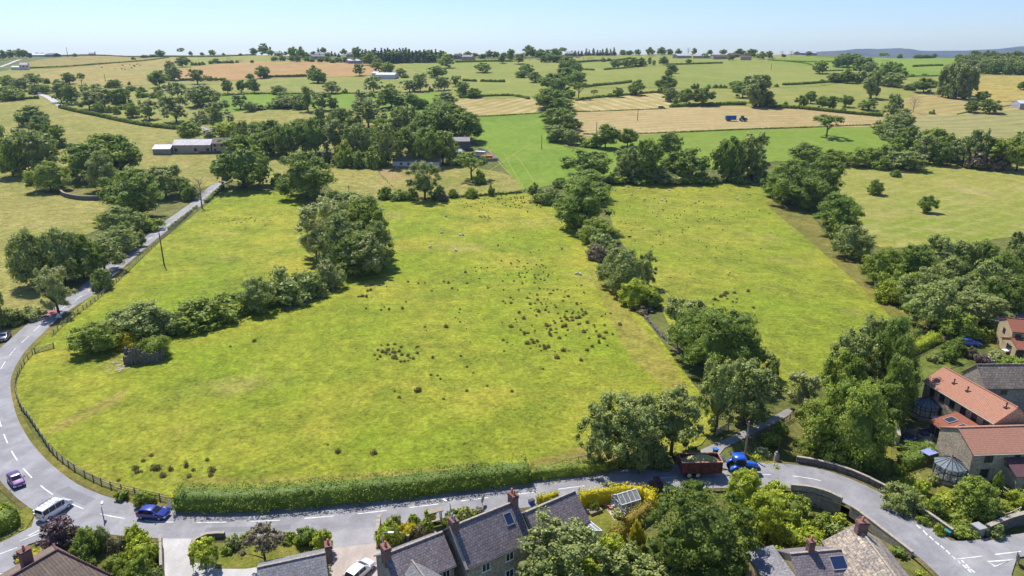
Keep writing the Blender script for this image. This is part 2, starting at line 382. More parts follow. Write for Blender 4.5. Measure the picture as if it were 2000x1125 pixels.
MN_ = normals(MP)
def mpt_(s, off=0):
    i = max(0, min(len(ML_) - 2, int(np.searchsorted(ML_, s)) - 1)); p = MP[i].lerp(MP[i+1], (s - ML_[i]) / max(1e-6, ML_[i+1] - ML_[i])) + MN_[i] * off
    return Vector((p.x, p.y, 0))
_ib = min(range(len(MP)), key=lambda i: (MP[i].xy - at(8, 852).xy).length) / (len(MP) - 1)
ribbon('road', MP, lambda t: 2.5 + .8 * sst(_ib - .02, _ib + .05, t), 3.3, ASPH, .12, skirt=.5)
ribbon('verge', MP, lambda t: 3.2 + .8 * sst(_ib - .02, _ib + .05, t), 4.0, grass('verge_edge', srgb(158,142,92), srgb(136,128,76), srgb(112,112,58), .15, .4, 2.2), .07)
bm = bmesh.new()
for s_, o_, l_, w_ in ((150, -1.7, 5, .6), (212, 1.6, 9, .7), (262, -1.5, 4, 1.1), (318, 1.4, 7, .9), (345, -1.6, 11, .5), (378, 1.5, 5, .8)):
    P_ = [mpt_(s_ + l_ * k / 6, o_) for k in range(7)]; prev = None
    for p in P_:
        d = (P_[-1] - P_[0]).normalized(); n_ = Vector((-d.y, d.x, 0)) * w_; q = [bm.verts.new((p.x + n_.x, p.y + n_.y, h0(p.x, p.y) + .127)), bm.verts.new((p.x - n_.x, p.y - n_.y, h0(p.x, p.y) + .127))]
        if prev: bm.faces.new((prev[0], prev[1], q[1], q[0]))
        prev = q
struct('road_patches', bm, asphalt('patched_asphalt', (.20,.20,.21,1), (.165,.165,.175,1)))
# verges between road and field fence
sheet('verge', [(-2,700),(45,672),(95,640),(118,628),(100,650),(50,695),(34,735),(36,790),(60,840),(110,895),(190,945),(260,968),(335,985),(330,998),(200,965),(120,925),(60,865),(22,800),(14,740)], grass('verge_grass', srgb(170,152,78), srgb(150,146,66), srgb(130,136,56), .08, .25, 1.6), .075)
def onroad(d, off=0, z=.124):      # point along main road at arc length
    i = min(len(MP) - 2, max(0, int(d))); return MP[i]
ML = [0.0]
for a, b in zip(MP, MP[1:]): ML.append(ML[-1] + (b - a).length)
MN = normals(MP)
def mpt(s, off=0):
    i = max(0, min(len(ML) - 2, int(np.searchsorted(ML, s)) - 1)); t = (s - ML[i]) / max(1e-6, ML[i+1] - ML[i])
    p = MP[i].lerp(MP[i+1], t) + MN[i] * off; return Vector((p.x, p.y, h0(p.x, p.y)))
def dash(bm, P, wd=.095, lift=.014):
    Nn = normals(P); prev = None
    for p, n in zip(P, Nn):
        a = bm.verts.new((p.x + n.x * wd, p.y + n.y * wd, h0(p.x, p.y) + .12 + lift)); b = bm.verts.new((p.x - n.x * wd, p.y - n.y * wd, h0(p.x, p.y) + .12 + lift))
        if prev: bm.faces.new((prev[0], prev[1], b, a))
        prev = (a, b)
bm = bmesh.new(); s = 12.0; tot = ML[-1]
s_end = min(range(len(MP)), key=lambda i: (MP[i] - at(1790,1055).xy.to_3d()).length)
while s < ML[s_end]:
    q = pix(mpt(s))
    skip = 1420 < q[0] < 1790 and q[1] > 940
    if not skip: dash(bm, [mpt(s + k) for k in np.linspace(0, 4.0, 5)])
    s += 7.2
struct('centre_line', bm, WHITE)
sheet('red_surfacing', [(112,604),(82,609),(90,619),(122,617)], REDSURF, .16, hf=h0, smooth_edge=False)
# side road at the left bottom, driveways, forecourt, field lane, junction on the right
sheet('side_road', [(75,985),(62,1030),(0,1062),(-60,1075),(-60,1130),(30,1115),(55,1065),(100,1050),(128,1020),(120,990)], ASPH, .125, hf=h0, smooth_edge=False)
sheet('driveway', [(-60,1130),(40,1098),(55,1160),(-60,1200)], CONC, .09, smooth_edge=False)
sheet('driveway', [(318,1034),(378,1034),(385,1060),(372,1090),(385,1150),(318,1150)], CONC, .118, hf=h0, smooth_edge=False)
sheet('driveway', [(378,1100),(470,1108),(520,1110),(500,1150),(380,1150)], CONC, .09, smooth_edge=False)
sheet('forecourt', [(640,1022),(742,1014),(735,1050),(735,1062),(650,1072),(640,1050)], ASPH2, .118, hf=h0, smooth_edge=False)
sheet('gravel_yard', [(645,1071),(735,1061),(735,1075),(850,1035),(860,1060),(720,1180),(610,1180),(640,1100)], asphalt('gravel', (.42,.35,.31,1), (.34,.285,.25,1)), .112, hf=h0, smooth_edge=False)
sheet('farm_track', [(1310,916),(1335,902),(1368,880),(1430,852),(1505,817),(1537,799),(1549,803),(1537,815),(1465,852),(1415,876),(1395,903),(1412,918),(1350,928)], TRACK, .11, smooth_edge=False)
JX = [(1815,1062),(1880,1062),(1960,1050),(2060,1035),(2060,1075),(1985,1092),(1975,1125),(1985,1180),(1930,1180),(1880,1118)]
sheet('side_road', JX, ASPH2, .125, hf=h0, smooth_edge=False)
def mark(bm, quad):
    bm.faces.new([bm.verts.new(Vector((p.x, p.y, h0(p.x, p.y) + .145))) for p in (at(x, y, .14) for x, y in quad)])
bm = bmesh.new()
for q in ([(1786,1036),(1795,1042),(1797,1040),(1788,1035)],[(1800,1045),(1809,1053),(1811,1051),(1802,1043)],[(1813,1055),(1821,1061),(1823,1060),(1815,1053)],[(1824,1063),(1832,1069),(1834,1067),(1826,1062)],[(1835,1070),(1843,1077),(1845,1075),(1837,1069)],[(1846,1079),(1854,1086),(1856,1084),(1848,1077)],[(1857,1088),(1864,1095),(1867,1094),(1859,1087)],
          [(1869,1097),(1874,1103),(1877,1102),(1872,1096)],[(1878,1105),(1886,1112),(1890,1111),(1881,1104)],[(1888,1113),(1895,1120),(1899,1119),(1892,1112)],[(1876,1096),(1881,1102),(1884,1101),(1879,1095)],[(1884,1104),(1892,1112),(1895,1111),(1887,1103)],[(1894,1113),(1902,1120),(1905,1119),(1897,1112)],
          [(1868,1095),(1917,1089),(1917,1087),(1868,1093)],[(1943,1086),(1994,1079),(1994,1077),(1943,1083)]): mark(bm, q)
for q in ([(1927,1097),(1979,1093),(1979,1095.4),(1932,1099.4)],[(1927,1097),(1943,1108.5),(1945,1106.5),(1932,1099.4)],[(1979,1093),(1943,1108.5),(1944.5,1105.5),(1974,1095.8)]): mark(bm, q)
for q in ([(63,997),(68,1000),(71,998),(66,995)],[(70,1001),(76,1004),(79,1002),(73,999)],[(64,1003),(70,1006),(73,1004),(67,1001)],[(72,1007),(79,1010),(82,1008),(75,1005)],
          [(53,1047),(79,1033),(84,1038),(80,1040),(78,1036),(57,1047)],[(38,1058),(82,1040),(82,1038.5),(38,1056.5)],[(0,1083),(34,1070),(34,1068.5),(0,1081)]): mark(bm, q)
struct('junction_marking', bm, WHITE)
# lanes over the hills
ribbon('lane', path([(70,182),(92,190),(112,203),(122,210)], 4), 2.6, 2.6, CONC, .35)
ribbon('lane', path([(0,132),(25,122),(40,117)], 8), 2.6, 2.6, CONC, .5)
ribbon('lane', path([(378,244),(400,254),(430,262),(452,276)], 4), 2.6, 2.6, TRACK, .3)
ribbon('lane', path([(1930,640),(1960,628),(2000,612),(2060,596)], 3), 2.3, 2.3, CONC, .12)
# tyre tracks and sheep paths worn into the grass
WORN = grass('worn_grass', srgb(186,184,100), srgb(168,176,84), srgb(156,172,72), .05, .3, 1.2)
for P_, w_ in (([(940,345),(980,318),(1040,280),(1070,270)], .5),([(1000,345),(960,300),(935,270)], .5),([(1025,370),(1000,330),(985,300)], .4),([(1045,360),(1020,320),(1000,300)], .4),([(1290,560),(1320,600),(1330,640)], .5)):
    ribbon('worn_track', path(P_, 3), w_*.7, w_*.7, WORN, .19, h, nx=1)
# gardens
sheet('lawn', [(430,1078),(470,1068),(560,1066),(605,1062),(615,1085),(560,1100),(480,1112),(420,1112)], G_LAWN, .10, hf=h0)
sheet('lawn', [(1150,1003),(1180,990),(1215,1000),(1205,1030),(1180,1045),(1172,1060),(1150,1030)], G_LAWN, .10, hf=h0)
sheet('patio', [(1178,985),(1220,985),(1222,1008),(1200,1018)], flat('patio_flags', (.46,.38,.33,1)), .105, hf=h0, smooth_edge=False)
sheet('lawn', [(1690,900),(1720,890),(1740,860),(1740,930),(1720,930),(1700,915)], G_LAWN, .09)
sheet('lawn', [(1765,862),(1800,850),(1832,856),(1830,868),(1770,880),(1755,878)], grass('green_lawn', srgb(120,146,58), srgb(134,152,64), srgb(150,156,78), .1, .3, 2), .10)
sheet('lawn', [(1830,948),(1855,955),(1870,972),(1850,985),(1828,965)], G_LAWN, .11)
sheet('lawn', [(1940,975),(1980,975),(1990,1000),(1960,1015),(1935,1000)], grass('green_lawn2', srgb(140,156,62), srgb(150,158,72), srgb(160,160,80), .1, .3, 2), .11)
sheet('verge', [(1830,1010),(1860,1020),(1900,1050),(1870,1058),(1830,1040)], G_LAWN, .10, hf=h0)
sheet('meadow', [(1760,700),(1800,680),(1885,690),(1890,710),(1850,722),(1800,745),(1770,760)], grass('rank_green', srgb(128,142,60), srgb(112,128,52), srgb(150,150,76), .06, .2, 1.2), .08)
sheet('verge', [(34,1000),(60,988),(66,1010),(50,1035),(36,1040)], G_LAWN, .10, hf=h0)
# ------------------------------------------------------------------ foliage
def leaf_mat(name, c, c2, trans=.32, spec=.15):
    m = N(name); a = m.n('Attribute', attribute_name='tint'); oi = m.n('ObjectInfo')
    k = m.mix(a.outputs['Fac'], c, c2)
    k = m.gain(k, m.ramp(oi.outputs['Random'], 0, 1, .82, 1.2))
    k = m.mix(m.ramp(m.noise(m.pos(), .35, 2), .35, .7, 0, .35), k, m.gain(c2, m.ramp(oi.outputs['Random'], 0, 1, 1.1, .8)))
    m.b.inputs['Roughness'].default_value = .55; m.b.inputs['Specular IOR Level'].default_value = spec
    m.col(k); tr = m.n('BsdfTranslucent'); m.l(m.mix(.5, k, srgb(150,170,60)), tr.inputs[0])
    ms = m.n('MixShader'); ms.inputs[0].default_value = trans
    out = m.t.nodes['Material Output']; m.l(m.b.outputs[0], ms.inputs[1]); m.l(tr.outputs[0], ms.inputs[2]); m.l(ms.outputs[0], out.inputs[0])
    return m.m
def L_(r, g, b): return (r, g, b, 1)
LEAF = {
 'z': leaf_mat('leaf_deep_green', L_(0.047,0.084,0.016), L_(0.251,0.313,0.058)),
 'o': leaf_mat('leaf_dark_green', L_(0.069,0.124,0.024), L_(0.369,0.461,0.086)),
 'm': leaf_mat('leaf_mid_green', L_(0.106,0.169,0.026), L_(0.504,0.569,0.095)),
 'a': leaf_mat('leaf_grey_green', L_(0.110,0.154,0.044), L_(0.481,0.522,0.152), .25, .18),
 'w': leaf_mat('leaf_silver_green', L_(0.182,0.220,0.079), L_(0.701,0.689,0.258), .25, .2),
 'y': leaf_mat('leaf_yellow_green', L_(0.156,0.220,0.020), L_(0.675,0.713,0.079)),
 'g': leaf_mat('leaf_golden', L_(.42,.36,.02), L_(.78,.64,.04)),
 'q': leaf_mat('leaf_rusty_gold', L_(.20,.15,.03), L_(.46,.33,.07)),
 'k': leaf_mat('leaf_copper', L_(0.060,0.035,0.050), L_(0.297,0.174,0.189), .15, .4),
 'n': leaf_mat('leaf_brown_pink', L_(.10,.085,.05), L_(.34,.26,.16), .2, .3),
 'c': leaf_mat('needles', L_(0.033,0.062,0.023), L_(0.162,0.198,0.068), .1),
 'r': leaf_mat('rush_stems', L_(.13,.11,.042), L_(.30,.23,.10), .25),
}
BARK = flat('bark', (.085,.068,.052,1), .95, .1, var=.35, sc=3); DEADW = flat('dead_wood', (.24,.19,.16,1), .95, .1, var=.3, sc=3)
def quads(name, P, Nn, S, T, mat, asp=.62, core=None):
    "leaf-sized quads at P facing Nn, size S, tint T (plus plain core verts/faces)"
    n = len(P); rs = np.random.RandomState(n)
    Nn = Nn / (np.linalg.norm(Nn, axis=1, keepdims=True) + 1e-9)
    A = rs.normal(size=(n, 3)); A -= Nn * (A * Nn).sum(1, keepdims=True); A /= np.linalg.norm(A, axis=1, keepdims=True) + 1e-9
    B = np.cross(Nn, A); S = S[:, None]
    bend = Nn * S * .18
    V = np.stack([P - A*S*.5, P - B*S*.5*asp - bend*rs.rand(n,1), P + A*S*.5, P + B*S*.5*asp - bend*rs.rand(n,1)], 1).reshape(-1, 3)
    tv = np.repeat(T, 4); lv = np.arange(4 * n); nl = [4] * n
    if core is not None:
        cv, cf, ct = core
        lv = np.concatenate([lv, (np.array(cf) + len(V)).ravel()]); nl += [3] * len(cf)
        V = np.vstack([V, cv]); tv = np.concatenate([tv, ct])
    me = bpy.data.meshes.new(name); me.vertices.add(len(V)); me.vertices.foreach_set('co', V.astype(np.float32).ravel())
    me.loops.add(len(lv)); me.loops.foreach_set('vertex_index', lv.astype(np.int32))
    nl = np.array(nl, np.int32); me.polygons.add(len(nl)); me.polygons.foreach_set('loop_start', np.concatenate([[0], np.cumsum(nl)[:-1]]).astype(np.int32))
    me.polygons.foreach_set('loop_total', nl)
    at_ = me.attributes.new('tint', 'FLOAT', 'POINT'); at_.data.foreach_set('value', tv.astype(np.float32))
    me.update(); me.validate(); me.materials.append(mat); return me
_b = bmesh.new(); bmesh.ops.create_icosphere(_b, subdivisions=2, radius=1); ICV = np.array([v.co[:] for v in _b.verts]); ICF = np.array([[v.index for v in f.verts] for f in _b.faces]); _b.free()
def lobes(shape, rs):
    "lobes (centre, radii) of a crown of height 1 standing on z=0 and width 1"
    L = []
    def env(n, cz, rx, rz, k0, k1, r0, r1, up=-.75):
        for i in range(n):
            d = rs.normal(size=3); d /= np.linalg.norm(d)
            if d[2] < up: d[2] *= -1
            k = rs.uniform(k0, k1); r = rs.uniform(r0, r1)
            L.append((np.array([d[0]*rx*k, d[1]*rx*k, cz + d[2]*rz*k]), np.array([r, r, r * rs.uniform(.7, .95)])))
    if shape == 'oak':
        env(46, .51, .5, .48, .66, .92, .075, .14, -.92); env(14, .5, .34, .34, .5, .8, .10, .15, -1); L.append((np.array([0, 0, .56]), np.array([.30, .30, .28])))
    elif shape == 'spread':       # open, with a visible trunk
        env(34, .64, .5, .34, .6, .92, .06, .115, -.35); L.append((np.array([0, 0, .66]), np.array([.2, .2, .16])))
    elif shape == 'dome':         # crown down to the ground
        env(54, .46, .5, .54, .66, .92, .07, .135, -.8); L.append((np.array([0, 0, .44]), np.array([.36, .36, .40])))
    elif shape == 'ash':          # upright sprays, ragged
        env(46, .53, .5, .47, .55, 1.0, .06, .12, -.9)
        for i in range(14):
            a = rs.uniform(0, 6.283); r = .36 * math.sqrt(rs.rand()); k = rs.uniform(.06, .1); L.append((np.array([r*math.cos(a), r*math.sin(a), rs.uniform(.78, .98)]), np.array([k, k, k * 1.4])))
        L.append((np.array([0, 0, .48]), np.array([.24, .24, .30])))
    elif shape == 'pop':          # columnar
        for i in range(26):
            z = rs.uniform(.1, .95); rr = .34 * math.sin(math.pi * min(1, .12 + z * .86)) ** .6; a = rs.uniform(0, 6.283)
            k = rs.uniform(.12, .2); L.append((np.array([rr*math.cos(a), rr*math.sin(a), z]), np.array([k, k, .09 + .05 * rs.rand()])))
        L.append((np.array([0, 0, .5]), np.array([.26, .26, .42])))
    elif shape == 'con':          # conifer tiers
        for t in range(9):
            z = .12 + .095 * t; rr = .42 * (1 - z) + .02
            for i in range(max(3, int(9 * (1 - z)))):
                a = rs.uniform(0, 6.283); k = .10 * (1.15 - z)
                L.append((np.array([rr*math.cos(a), rr*math.sin(a), z - .02]), np.array([k*1.5, k*1.5, .05])))
            L.append((np.array([0, 0, z]), np.array([rr*.7, rr*.7, .08])))
    elif shape == 'bush':
        for i in range(40):
            a = rs.uniform(0, 6.283); r = .42 * math.sqrt(rs.rand()); k = rs.uniform(.08, .15)
            z = rs.uniform(.12, .88) * (1 - .55 * (r / .42) ** 2); L.append((np.array([r*math.cos(a), r*math.sin(a), z]), np.array([k, k, k * 1.25])))
        L.append((np.array([0, 0, .36]), np.array([.34, .34, .36])))
    elif shape == 'ball':
        L.append((np.array([0, 0, .5]), np.array([.46, .46, .48]))); env(30, .5, .5, .5, .8, .9, .08, .13, -1)
    elif shape == 'round':
        L.append((np.array([0, 0, .5]), np.array([.40, .40, .42]))); env(90, .5, .5, .5, .84, .95, .05, .085, -1)
    elif shape == 'weep':
        env(18, .68, .42, .26, .6, .85, .1, .16, 0.)
        for i in range(22):
            a = rs.uniform(0, 6.283); r = rs.uniform(.34, .42); L.append((np.array([r*math.cos(a), r*math.sin(a), rs.uniform(.18, .6)]), np.array([.07, .07, .17])))
    return L
def clumpy(rs, n, m):
    "n directions gathered round m sprig directions, with a reach per sprig"
    D = rs.normal(size=(m, 3)); D /= np.linalg.norm(D, axis=1, keepdims=True); K = rs.uniform(.78, 1.16, m); T = rs.rand(m)
    i = rs.randint(0, m, n); d = D[i] + rs.normal(size=(n, 3)) * (.55 / math.sqrt(m) * 2); d /= np.linalg.norm(d, axis=1, keepdims=True)
    return d, K[i] * rs.uniform(.82, 1.1, n), T[i]
def leaf_cloud(L, W, H, leaf, cover, rs, droop=False):
    Ps, Ns, Ts = [], [], []; cv, cf, ct = [], [], []; C0 = np.array([l[0] for l in L]) * [W, W, H]; R0 = np.array([l[1] for l in L]) * [W, W, H]
    cen = np.array([0, 0, H * .45])
    for i, (c, r) in enumerate(zip(C0, R0)):
        area = 4 * math.pi * ((r[0]*r[1])**1.6 + 2 * (r[0]*r[2])**1.6) ** (1/1.6) / 3 ** (1/1.6)
        n = max(8, int(cover * area / (leaf * leaf))); m = int(np.clip(area / (leaf * leaf * 14), 5, 40))
        d, k, tt = clumpy(rs, n, m)
        p = c + d * r * k[:, None]; keep = p[:, 2] > .02 * H
        for j in range(len(L)):
            if j != i: keep &= (((p - C0[j]) / (R0[j] * .62)) ** 2).sum(1) > 1
        p = p[keep]; d = d[keep]; tt = tt[keep]; lt = rs.rand() * .25
        out = (p - cen) / (np.linalg.norm(p - cen, axis=1, keepdims=True) + 1e-6)
        Ps.append(p); Ns.append(d * .7 + out * .3 + rs.normal(size=p.shape) * .62); Ts.append(np.clip(lt + tt * .35 + rs.rand(len(p)) ** 1.5 * .6, 0, 1))
        q = .56 if max(r) < .25 * W else .72
        v = c + ICV * r * q * (1 + rs.uniform(-.2, .2, (len(ICV), 1))); v[:, 2] = np.maximum(v[:, 2], .01 * H)
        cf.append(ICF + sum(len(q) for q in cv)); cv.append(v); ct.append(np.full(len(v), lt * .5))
    P = np.vstack(Ps); S = leaf * rs.uniform(.6, 1.4, len(P))
    return P, np.vstack(Ns), S, np.concatenate(Ts), (np.vstack(cv), np.vstack(cf), np.concatenate(ct))
PROTO = {}
LODS = {0: (.30, 1.05), 1: (.48, 1.05), 2: (.78, 1.05), 3: (1.15, 1.1)}
DIM = {'oak': (15, 15), 'spread': (15, 15), 'dome': (14, 12), 'ash': (13, 16), 'pop': (8, 20), 'con': (7, 16), 'bush': (8, 5.5), 'ball': (5, 5), 'round': (19, 16), 'weep': (6, 6)}
def proto(shape, lod, var, small=1.0):
    key = (shape, lod, var, small)
    if key not in PROTO:
        rs = np.random.RandomState(abs(hash((len(shape) * 31 + ord(shape[0]) * 7 + ord(shape[1]), lod, var))) % 99991)
        W, H = DIM[shape]; leaf, cover = LODS[lod]
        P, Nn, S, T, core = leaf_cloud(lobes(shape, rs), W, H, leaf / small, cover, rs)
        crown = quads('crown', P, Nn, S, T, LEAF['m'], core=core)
        trunk = None
        if shape in ('oak', 'spread', 'ash', 'pop', 'con', 'weep', 'dome'):
            bm = bmesh.new(); r = .028 * H; top = {'oak': .42, 'spread': .46, 'ash': .4, 'pop': .6, 'con': .9, 'weep': .6, 'dome': .3}[shape] * H
            tube(bm, [(0, 0, -.8), (0, 0, .06*H), (.01*H, 0, top * .6), (0, .01*H, top)], [r*1.5, r, r*.8, r*.55], 7)
            if shape in ('oak', 'spread', 'ash', 'weep'):
                for k in range(6):
                    a = k * 1.05 + rs.rand(); q = rs.uniform(.25, .34) * W
                    z0 = top * rs.uniform(.5, .9)
                    tube(bm, [(0, 0, z0), (q*.5*math.cos(a), q*.5*math.sin(a), z0 + .13*H), (q*math.cos(a+.2), q*math.sin(a+.2), z0 + .27*H)], [r*.5, r*.35, r*.16], 5)
            trunk = bpy.data.meshes.new('trunk'); bm.to_mesh(trunk); bm.free(); trunk.materials.append(BARK)
        PROTO[key] = (crown, trunk)
    return PROTO[key]
KIND = { 'B': ('round', 'z', 'round_tree', 'tree', 'dense round dark tree'),
   # code: (shape, leaf, object name, category, look)
 'O': ('oak', 'o', 'broadleaf_tree', 'tree', 'dark green rounded tree'), 'S': ('spread', 'o', 'spreading_tree', 'tree', 'dark tree with bare trunk'),
 'D': ('dome', 'o', 'domed_tree', 'tree', 'dense dark tree'), 'M': ('oak', 'm', 'leafy_tree', 'tree', 'mid green tree'),
 'E': ('dome', 'm', 'bushy_tree', 'tree', 'bushy green tree'),
 'A': ('ash', 'a', 'grey_green_tree', 'tree', 'grey green airy tree'), 'W': ('ash', 'w', 'silvery_tree', 'tree', 'pale silvery tree'),
 'G': ('dome', 'a', 'grey_domed_tree', 'tree', 'grey green domed tree'), 'Y': ('dome', 'y', 'yellow_green_tree', 'tree', 'yellow green tree'),
 'P': ('pop', 'a', 'poplar_tree', 'tree', 'tall columnar tree'), 'C': ('con', 'c', 'conifer_tree', 'conifer', 'dark pointed conifer'),
 'b': ('bush', 'm', 'bush', 'bush', 'mid green bush'), 'd': ('bush', 'o', 'dark_bush', 'bush', 'dark green bush'), 'g': ('bush', 'a', 'grey_green_bush', 'bush', 'grey green bush'),
 'y': ('bush', 'y', 'yellow_green_bush', 'bush', 'yellow green bush'), 'u': ('bush', 'g', 'golden_bush', 'bush', 'golden yellow bush'), 'w': ('bush', 'w', 'silvery_bush', 'bush', 'pale silvery bush'),
 'k': ('dome', 'k', 'copper_tree', 'tree', 'copper purple tree'), 'K': ('bush', 'k', 'copper_bush', 'bush', 'copper purple bush'),
 'n': ('bush', 'n', 'brown_bush', 'bush', 'brownish bush'), 'N': ('spread', 'n', 'brown_tree', 'tree', 'brownish pink tree'), 'v': ('ball', 'y', 'clipped_bush', 'bush', 'clipped golden green bush'),
 'e': ('weep', 'y', 'weeping_tree', 'tree', 'small weeping tree'), 'H': ('weep', 'a', 'weeping_willow', 'tree', 'large weeping tree'), 'X': (None, None, 'bare_tree', 'tree', 'leafless bare tree')}
ORD = 'first second third fourth fifth sixth seventh eighth ninth tenth eleventh twelfth thirteenth fourteenth fifteenth sixteenth seventeenth eighteenth nineteenth twentieth'.split()
TN = [0]; WS = 1.12
def plant(code, bx, by, ty, wpx, label=None, group=None, yaw=None):
    shape, leaf, name, cat, look = KIND[code]; TN[0] += 1; i = TN[0]
    p = at(bx, by); _, _, dep = pix(p)
    up = ray(bx, ty)                                      # height of the vertical line through the base under the top pixel
    hh = max(.6, CAMZ + up.z * (p.y / up.y) - p.z) * (WS if WS > 1.2 else 1); ww = wpx * dep / FPX * (WS if dep > 150 else 1)
    if shape in ('oak', 'dome', 'spread', 'ash', 'ball', 'bush', 'round'):   # the far side of a round crown shows above its top
        sl_ = (CAMZ - p.z) / p.y; hh = max(hh * .7, hh - (math.hypot(.42 * hh, .46 * ww * sl_) - .42 * hh))
    yaw = (i * 2.399) % 6.283 if yaw is None else yaw
    if shape is None: return bare(name, p, hh, ww, label or look, cat, group)
    lod = 0 if dep < 150 else 1 if dep < 330 else 2 if dep < 720 else 3
    W, H = DIM[shape]; sz = (ww / W + hh / H) / 2
    small = 1.0
    if lod == 0: small = .34 if sz < .42 else .62 if sz < .8 else 1.0 if sz < 1.3 else 1.45
    elif sz < .5: small = .55
    cr, tr = proto(shape, lod, i % (3 if lod else 2), small)
    t = empty(name, p, yaw, label or look, cat, group); S = (ww / W, ww / W, hh / H)
    o = link(bpy.data.objects.new('crown', cr), t); o.scale = S
    o.material_slots[0].link = 'OBJECT'; o.material_slots[0].material = LEAF[leaf]
    if tr and dep < 900 and hh > 2:
        q = link(bpy.data.objects.new('trunk', tr), t); q.scale = ((S[0] + S[2]) / 2,) * 2 + (S[2],)
    return t
def bare(name, p, hh, ww, label, cat, group, mat=None):
    bm = bmesh.new(); rnd = random.Random(int(p.x * 7))
    r = .02 * hh
    tube(bm, [(0, 0, -.4), (0, 0, hh*.3), (.02*hh, 0, hh*.65), (0, 0, hh)], [r*1.4, r, r*.6, .02], 6)
    for k in range(26):
        a = k * 2.4; z = hh * (.25 + .65 * k / 26); q = ww * .5 * (1 - .35 * k / 26) * rnd.uniform(.7, 1.1)
        e = Vector((q*math.cos(a), q*math.sin(a), z + q * .75)); m_ = Vector((q*.5*math.cos(a), q*.5*math.sin(a), z + q * .28))
        tube(bm, [(0, 0, z), m_, e], [r*.4, r*.3, .02], 4)
        for j in range(4):
            b2 = a + rnd.uniform(-.9, .9); f = e.lerp(m_, j / 5); tube(bm, [f, f + Vector((math.cos(b2), math.sin(b2), .9)) * q * .4], [r*.2, .015], 3)
    t = empty(name, p, 0, label, cat, group); obj('trunk', bm, mat or DEADW, t); return t
def row(place, items, group=None):
    "trees of one place: the label counts each look from the left"
    its = []
    for it in items.split(';'):
        it = it.strip()
        if it:
            c, rest = it.split(None, 1); its.append((c,) + tuple(float(v) for v in rest.split(',')))
    global WS
    w0 = WS
    if WS < 1.2 and any(k in place for k in ('belt', 'hedge', 'beside the upper', 'scrub', 'cluster', 'clump', 'wood')): WS = 1.199
    its.sort(key=lambda q: q[1]); cnt = {}; seen = {}
    for q in its: cnt[q[0]] = cnt.get(q[0], 0) + 1
    for q in its:
        look = KIND[q[0]][4]; seen[q[0]] = seen.get(q[0], 0) + 1
        lab = f'{look} {place}' if cnt[q[0]] == 1 else f'{look}, {ORD[seen[q[0]]-1]} from left {place}'
        plant(q[0], *q[1:5], label=lab, group=group or 'trees ' + place)
    WS = w0
# ------------------------------------------------------------------ trees, bx, by, ty, width in photograph pixels
row('at the left end of the skyline', 'O 8,117,97,15; O 22,115,97,14; O 38,113,95,21; O 50,113,97,13; D 59,113,103,9; O 73,108,103,11; O 83,108,103,11; O 146,111,104,12')
row('along the left skyline ridge', 'd 261,117,110,9; D 282,113,107,20; D 300,112,106,20; O 314,111,97,18; S 355,109,93,15; O 373,109,100,8; O 395,109,102,8; O 415,109,97,14; O 437,109,103,6; O 470,109,104,7; O 496,108,93,15; O 517,108,85,23; M 528,109,97,15; O 558,109,100,9')
row('in the row above the orange field', 'O 358,131,109,27; d 376,128,120,8; d 383,128,120,7; d 390,128,119,8; d 397,127,119,8; d 411,125,116,8; D 422,124,114,15; d 430,124,118,9; d 437,124,117,7; d 444,124,116,9; d 453,124,116,9; d 463,123,116,8; d 493,123,115,9; D 537,119,110,15; D 552,119,109,15')
row('along the lower edge of the orange field', 'G 333,142,118,20; G 341,157,128,30; O 312,170,136,38; A 386,164,136,35; d 410,158,147,13; d 422,158,149,8; d 433,158,150,7; D 489,156,143,16; O 514,153,128,29; O 612,151,127,25; D 620,162,134,35; A 703,148,125,23')
row('in the scrub at the far left edge', 'E 18,170,146,30; G 42,178,150,37; O 68,166,142,29; d 93,163,151,13; d 113,166,152,15; D 90,183,165,26; g 70,184,163,24; E 25,196,168,42; D 4,194,170,16; d 122,166,155,11')
row('beside the upper lane', 'O 136,164,141,24; S 160,166,142,15; A 120,200,163,32; D 140,203,163,26; d 165,181,165,16; W 185,201,165,36; A 205,210,175,42; A 175,214,180,42; D 237,210,170,36; b 195,219,197,24; d 213,220,204,13; b 228,223,206,15; E 260,229,200,28; A 292,233,195,36; A 345,238,190,52; W 315,198,177,17')
row('in the hedges over the upper lane', 'D 226,171,154,25; d 213,172,160,15; d 253,166,158,6; d 278,190,176,22; d 300,191,180,18; d 310,183,166,16; A 348,191,162,32; A 330,176,165,30; d 255,178,166,24; g 325,206,186,30; d 275,180,168,20')
row('behind the long farm building', 'G 398,206,165,64; g 435,209,194,28; A 470,213,187,32; G 488,218,198,24; O 445,182,155,22; O 473,181,155,20; O 497,182,152,26; A 425,253,203,58; E 370,274,238,40; Y 447,268,236,56; D 470,270,250,20; w 395,240,212,40; g 410,272,255,24; A 384,262,240,26')
row('in the meadow at the left edge', 'D 65,244,207,56; D 82,263,224,40; D 106,287,240,46; d 122,288,275,20; d 140,289,278,22; G 68,337,246,90; E 100,372,314,74; G 3,320,232,40; E 26,345,275,50')
row('in the cluster left of the road', 'D 178,352,275,80; M 205,340,258,96; D 238,335,262,70; G 205,372,295,60; O 262,428,328,104; A 325,386,325,66; A 352,378,345,40; d 372,390,350,34; Y 215,440,412,50; G 240,458,400,74; b 290,450,415,50')
row('in the big roadside clump at the left', 'G 68,560,446,74; G 128,552,438,90; D 165,545,455,66; A 205,530,465,70; G 235,495,440,70; W 115,612,523,56; A 3,640,575,34; g 200,565,520,40; w 60,622,590,50; g 25,632,596,50; g 262,482,445,40; d 245,470,430,40')
row('at the top corner of the front field', 'D 476,366,268,104; D 600,386,296,108; d 545,362,335,34; D 515,305,256,52; A 478,300,240,40')
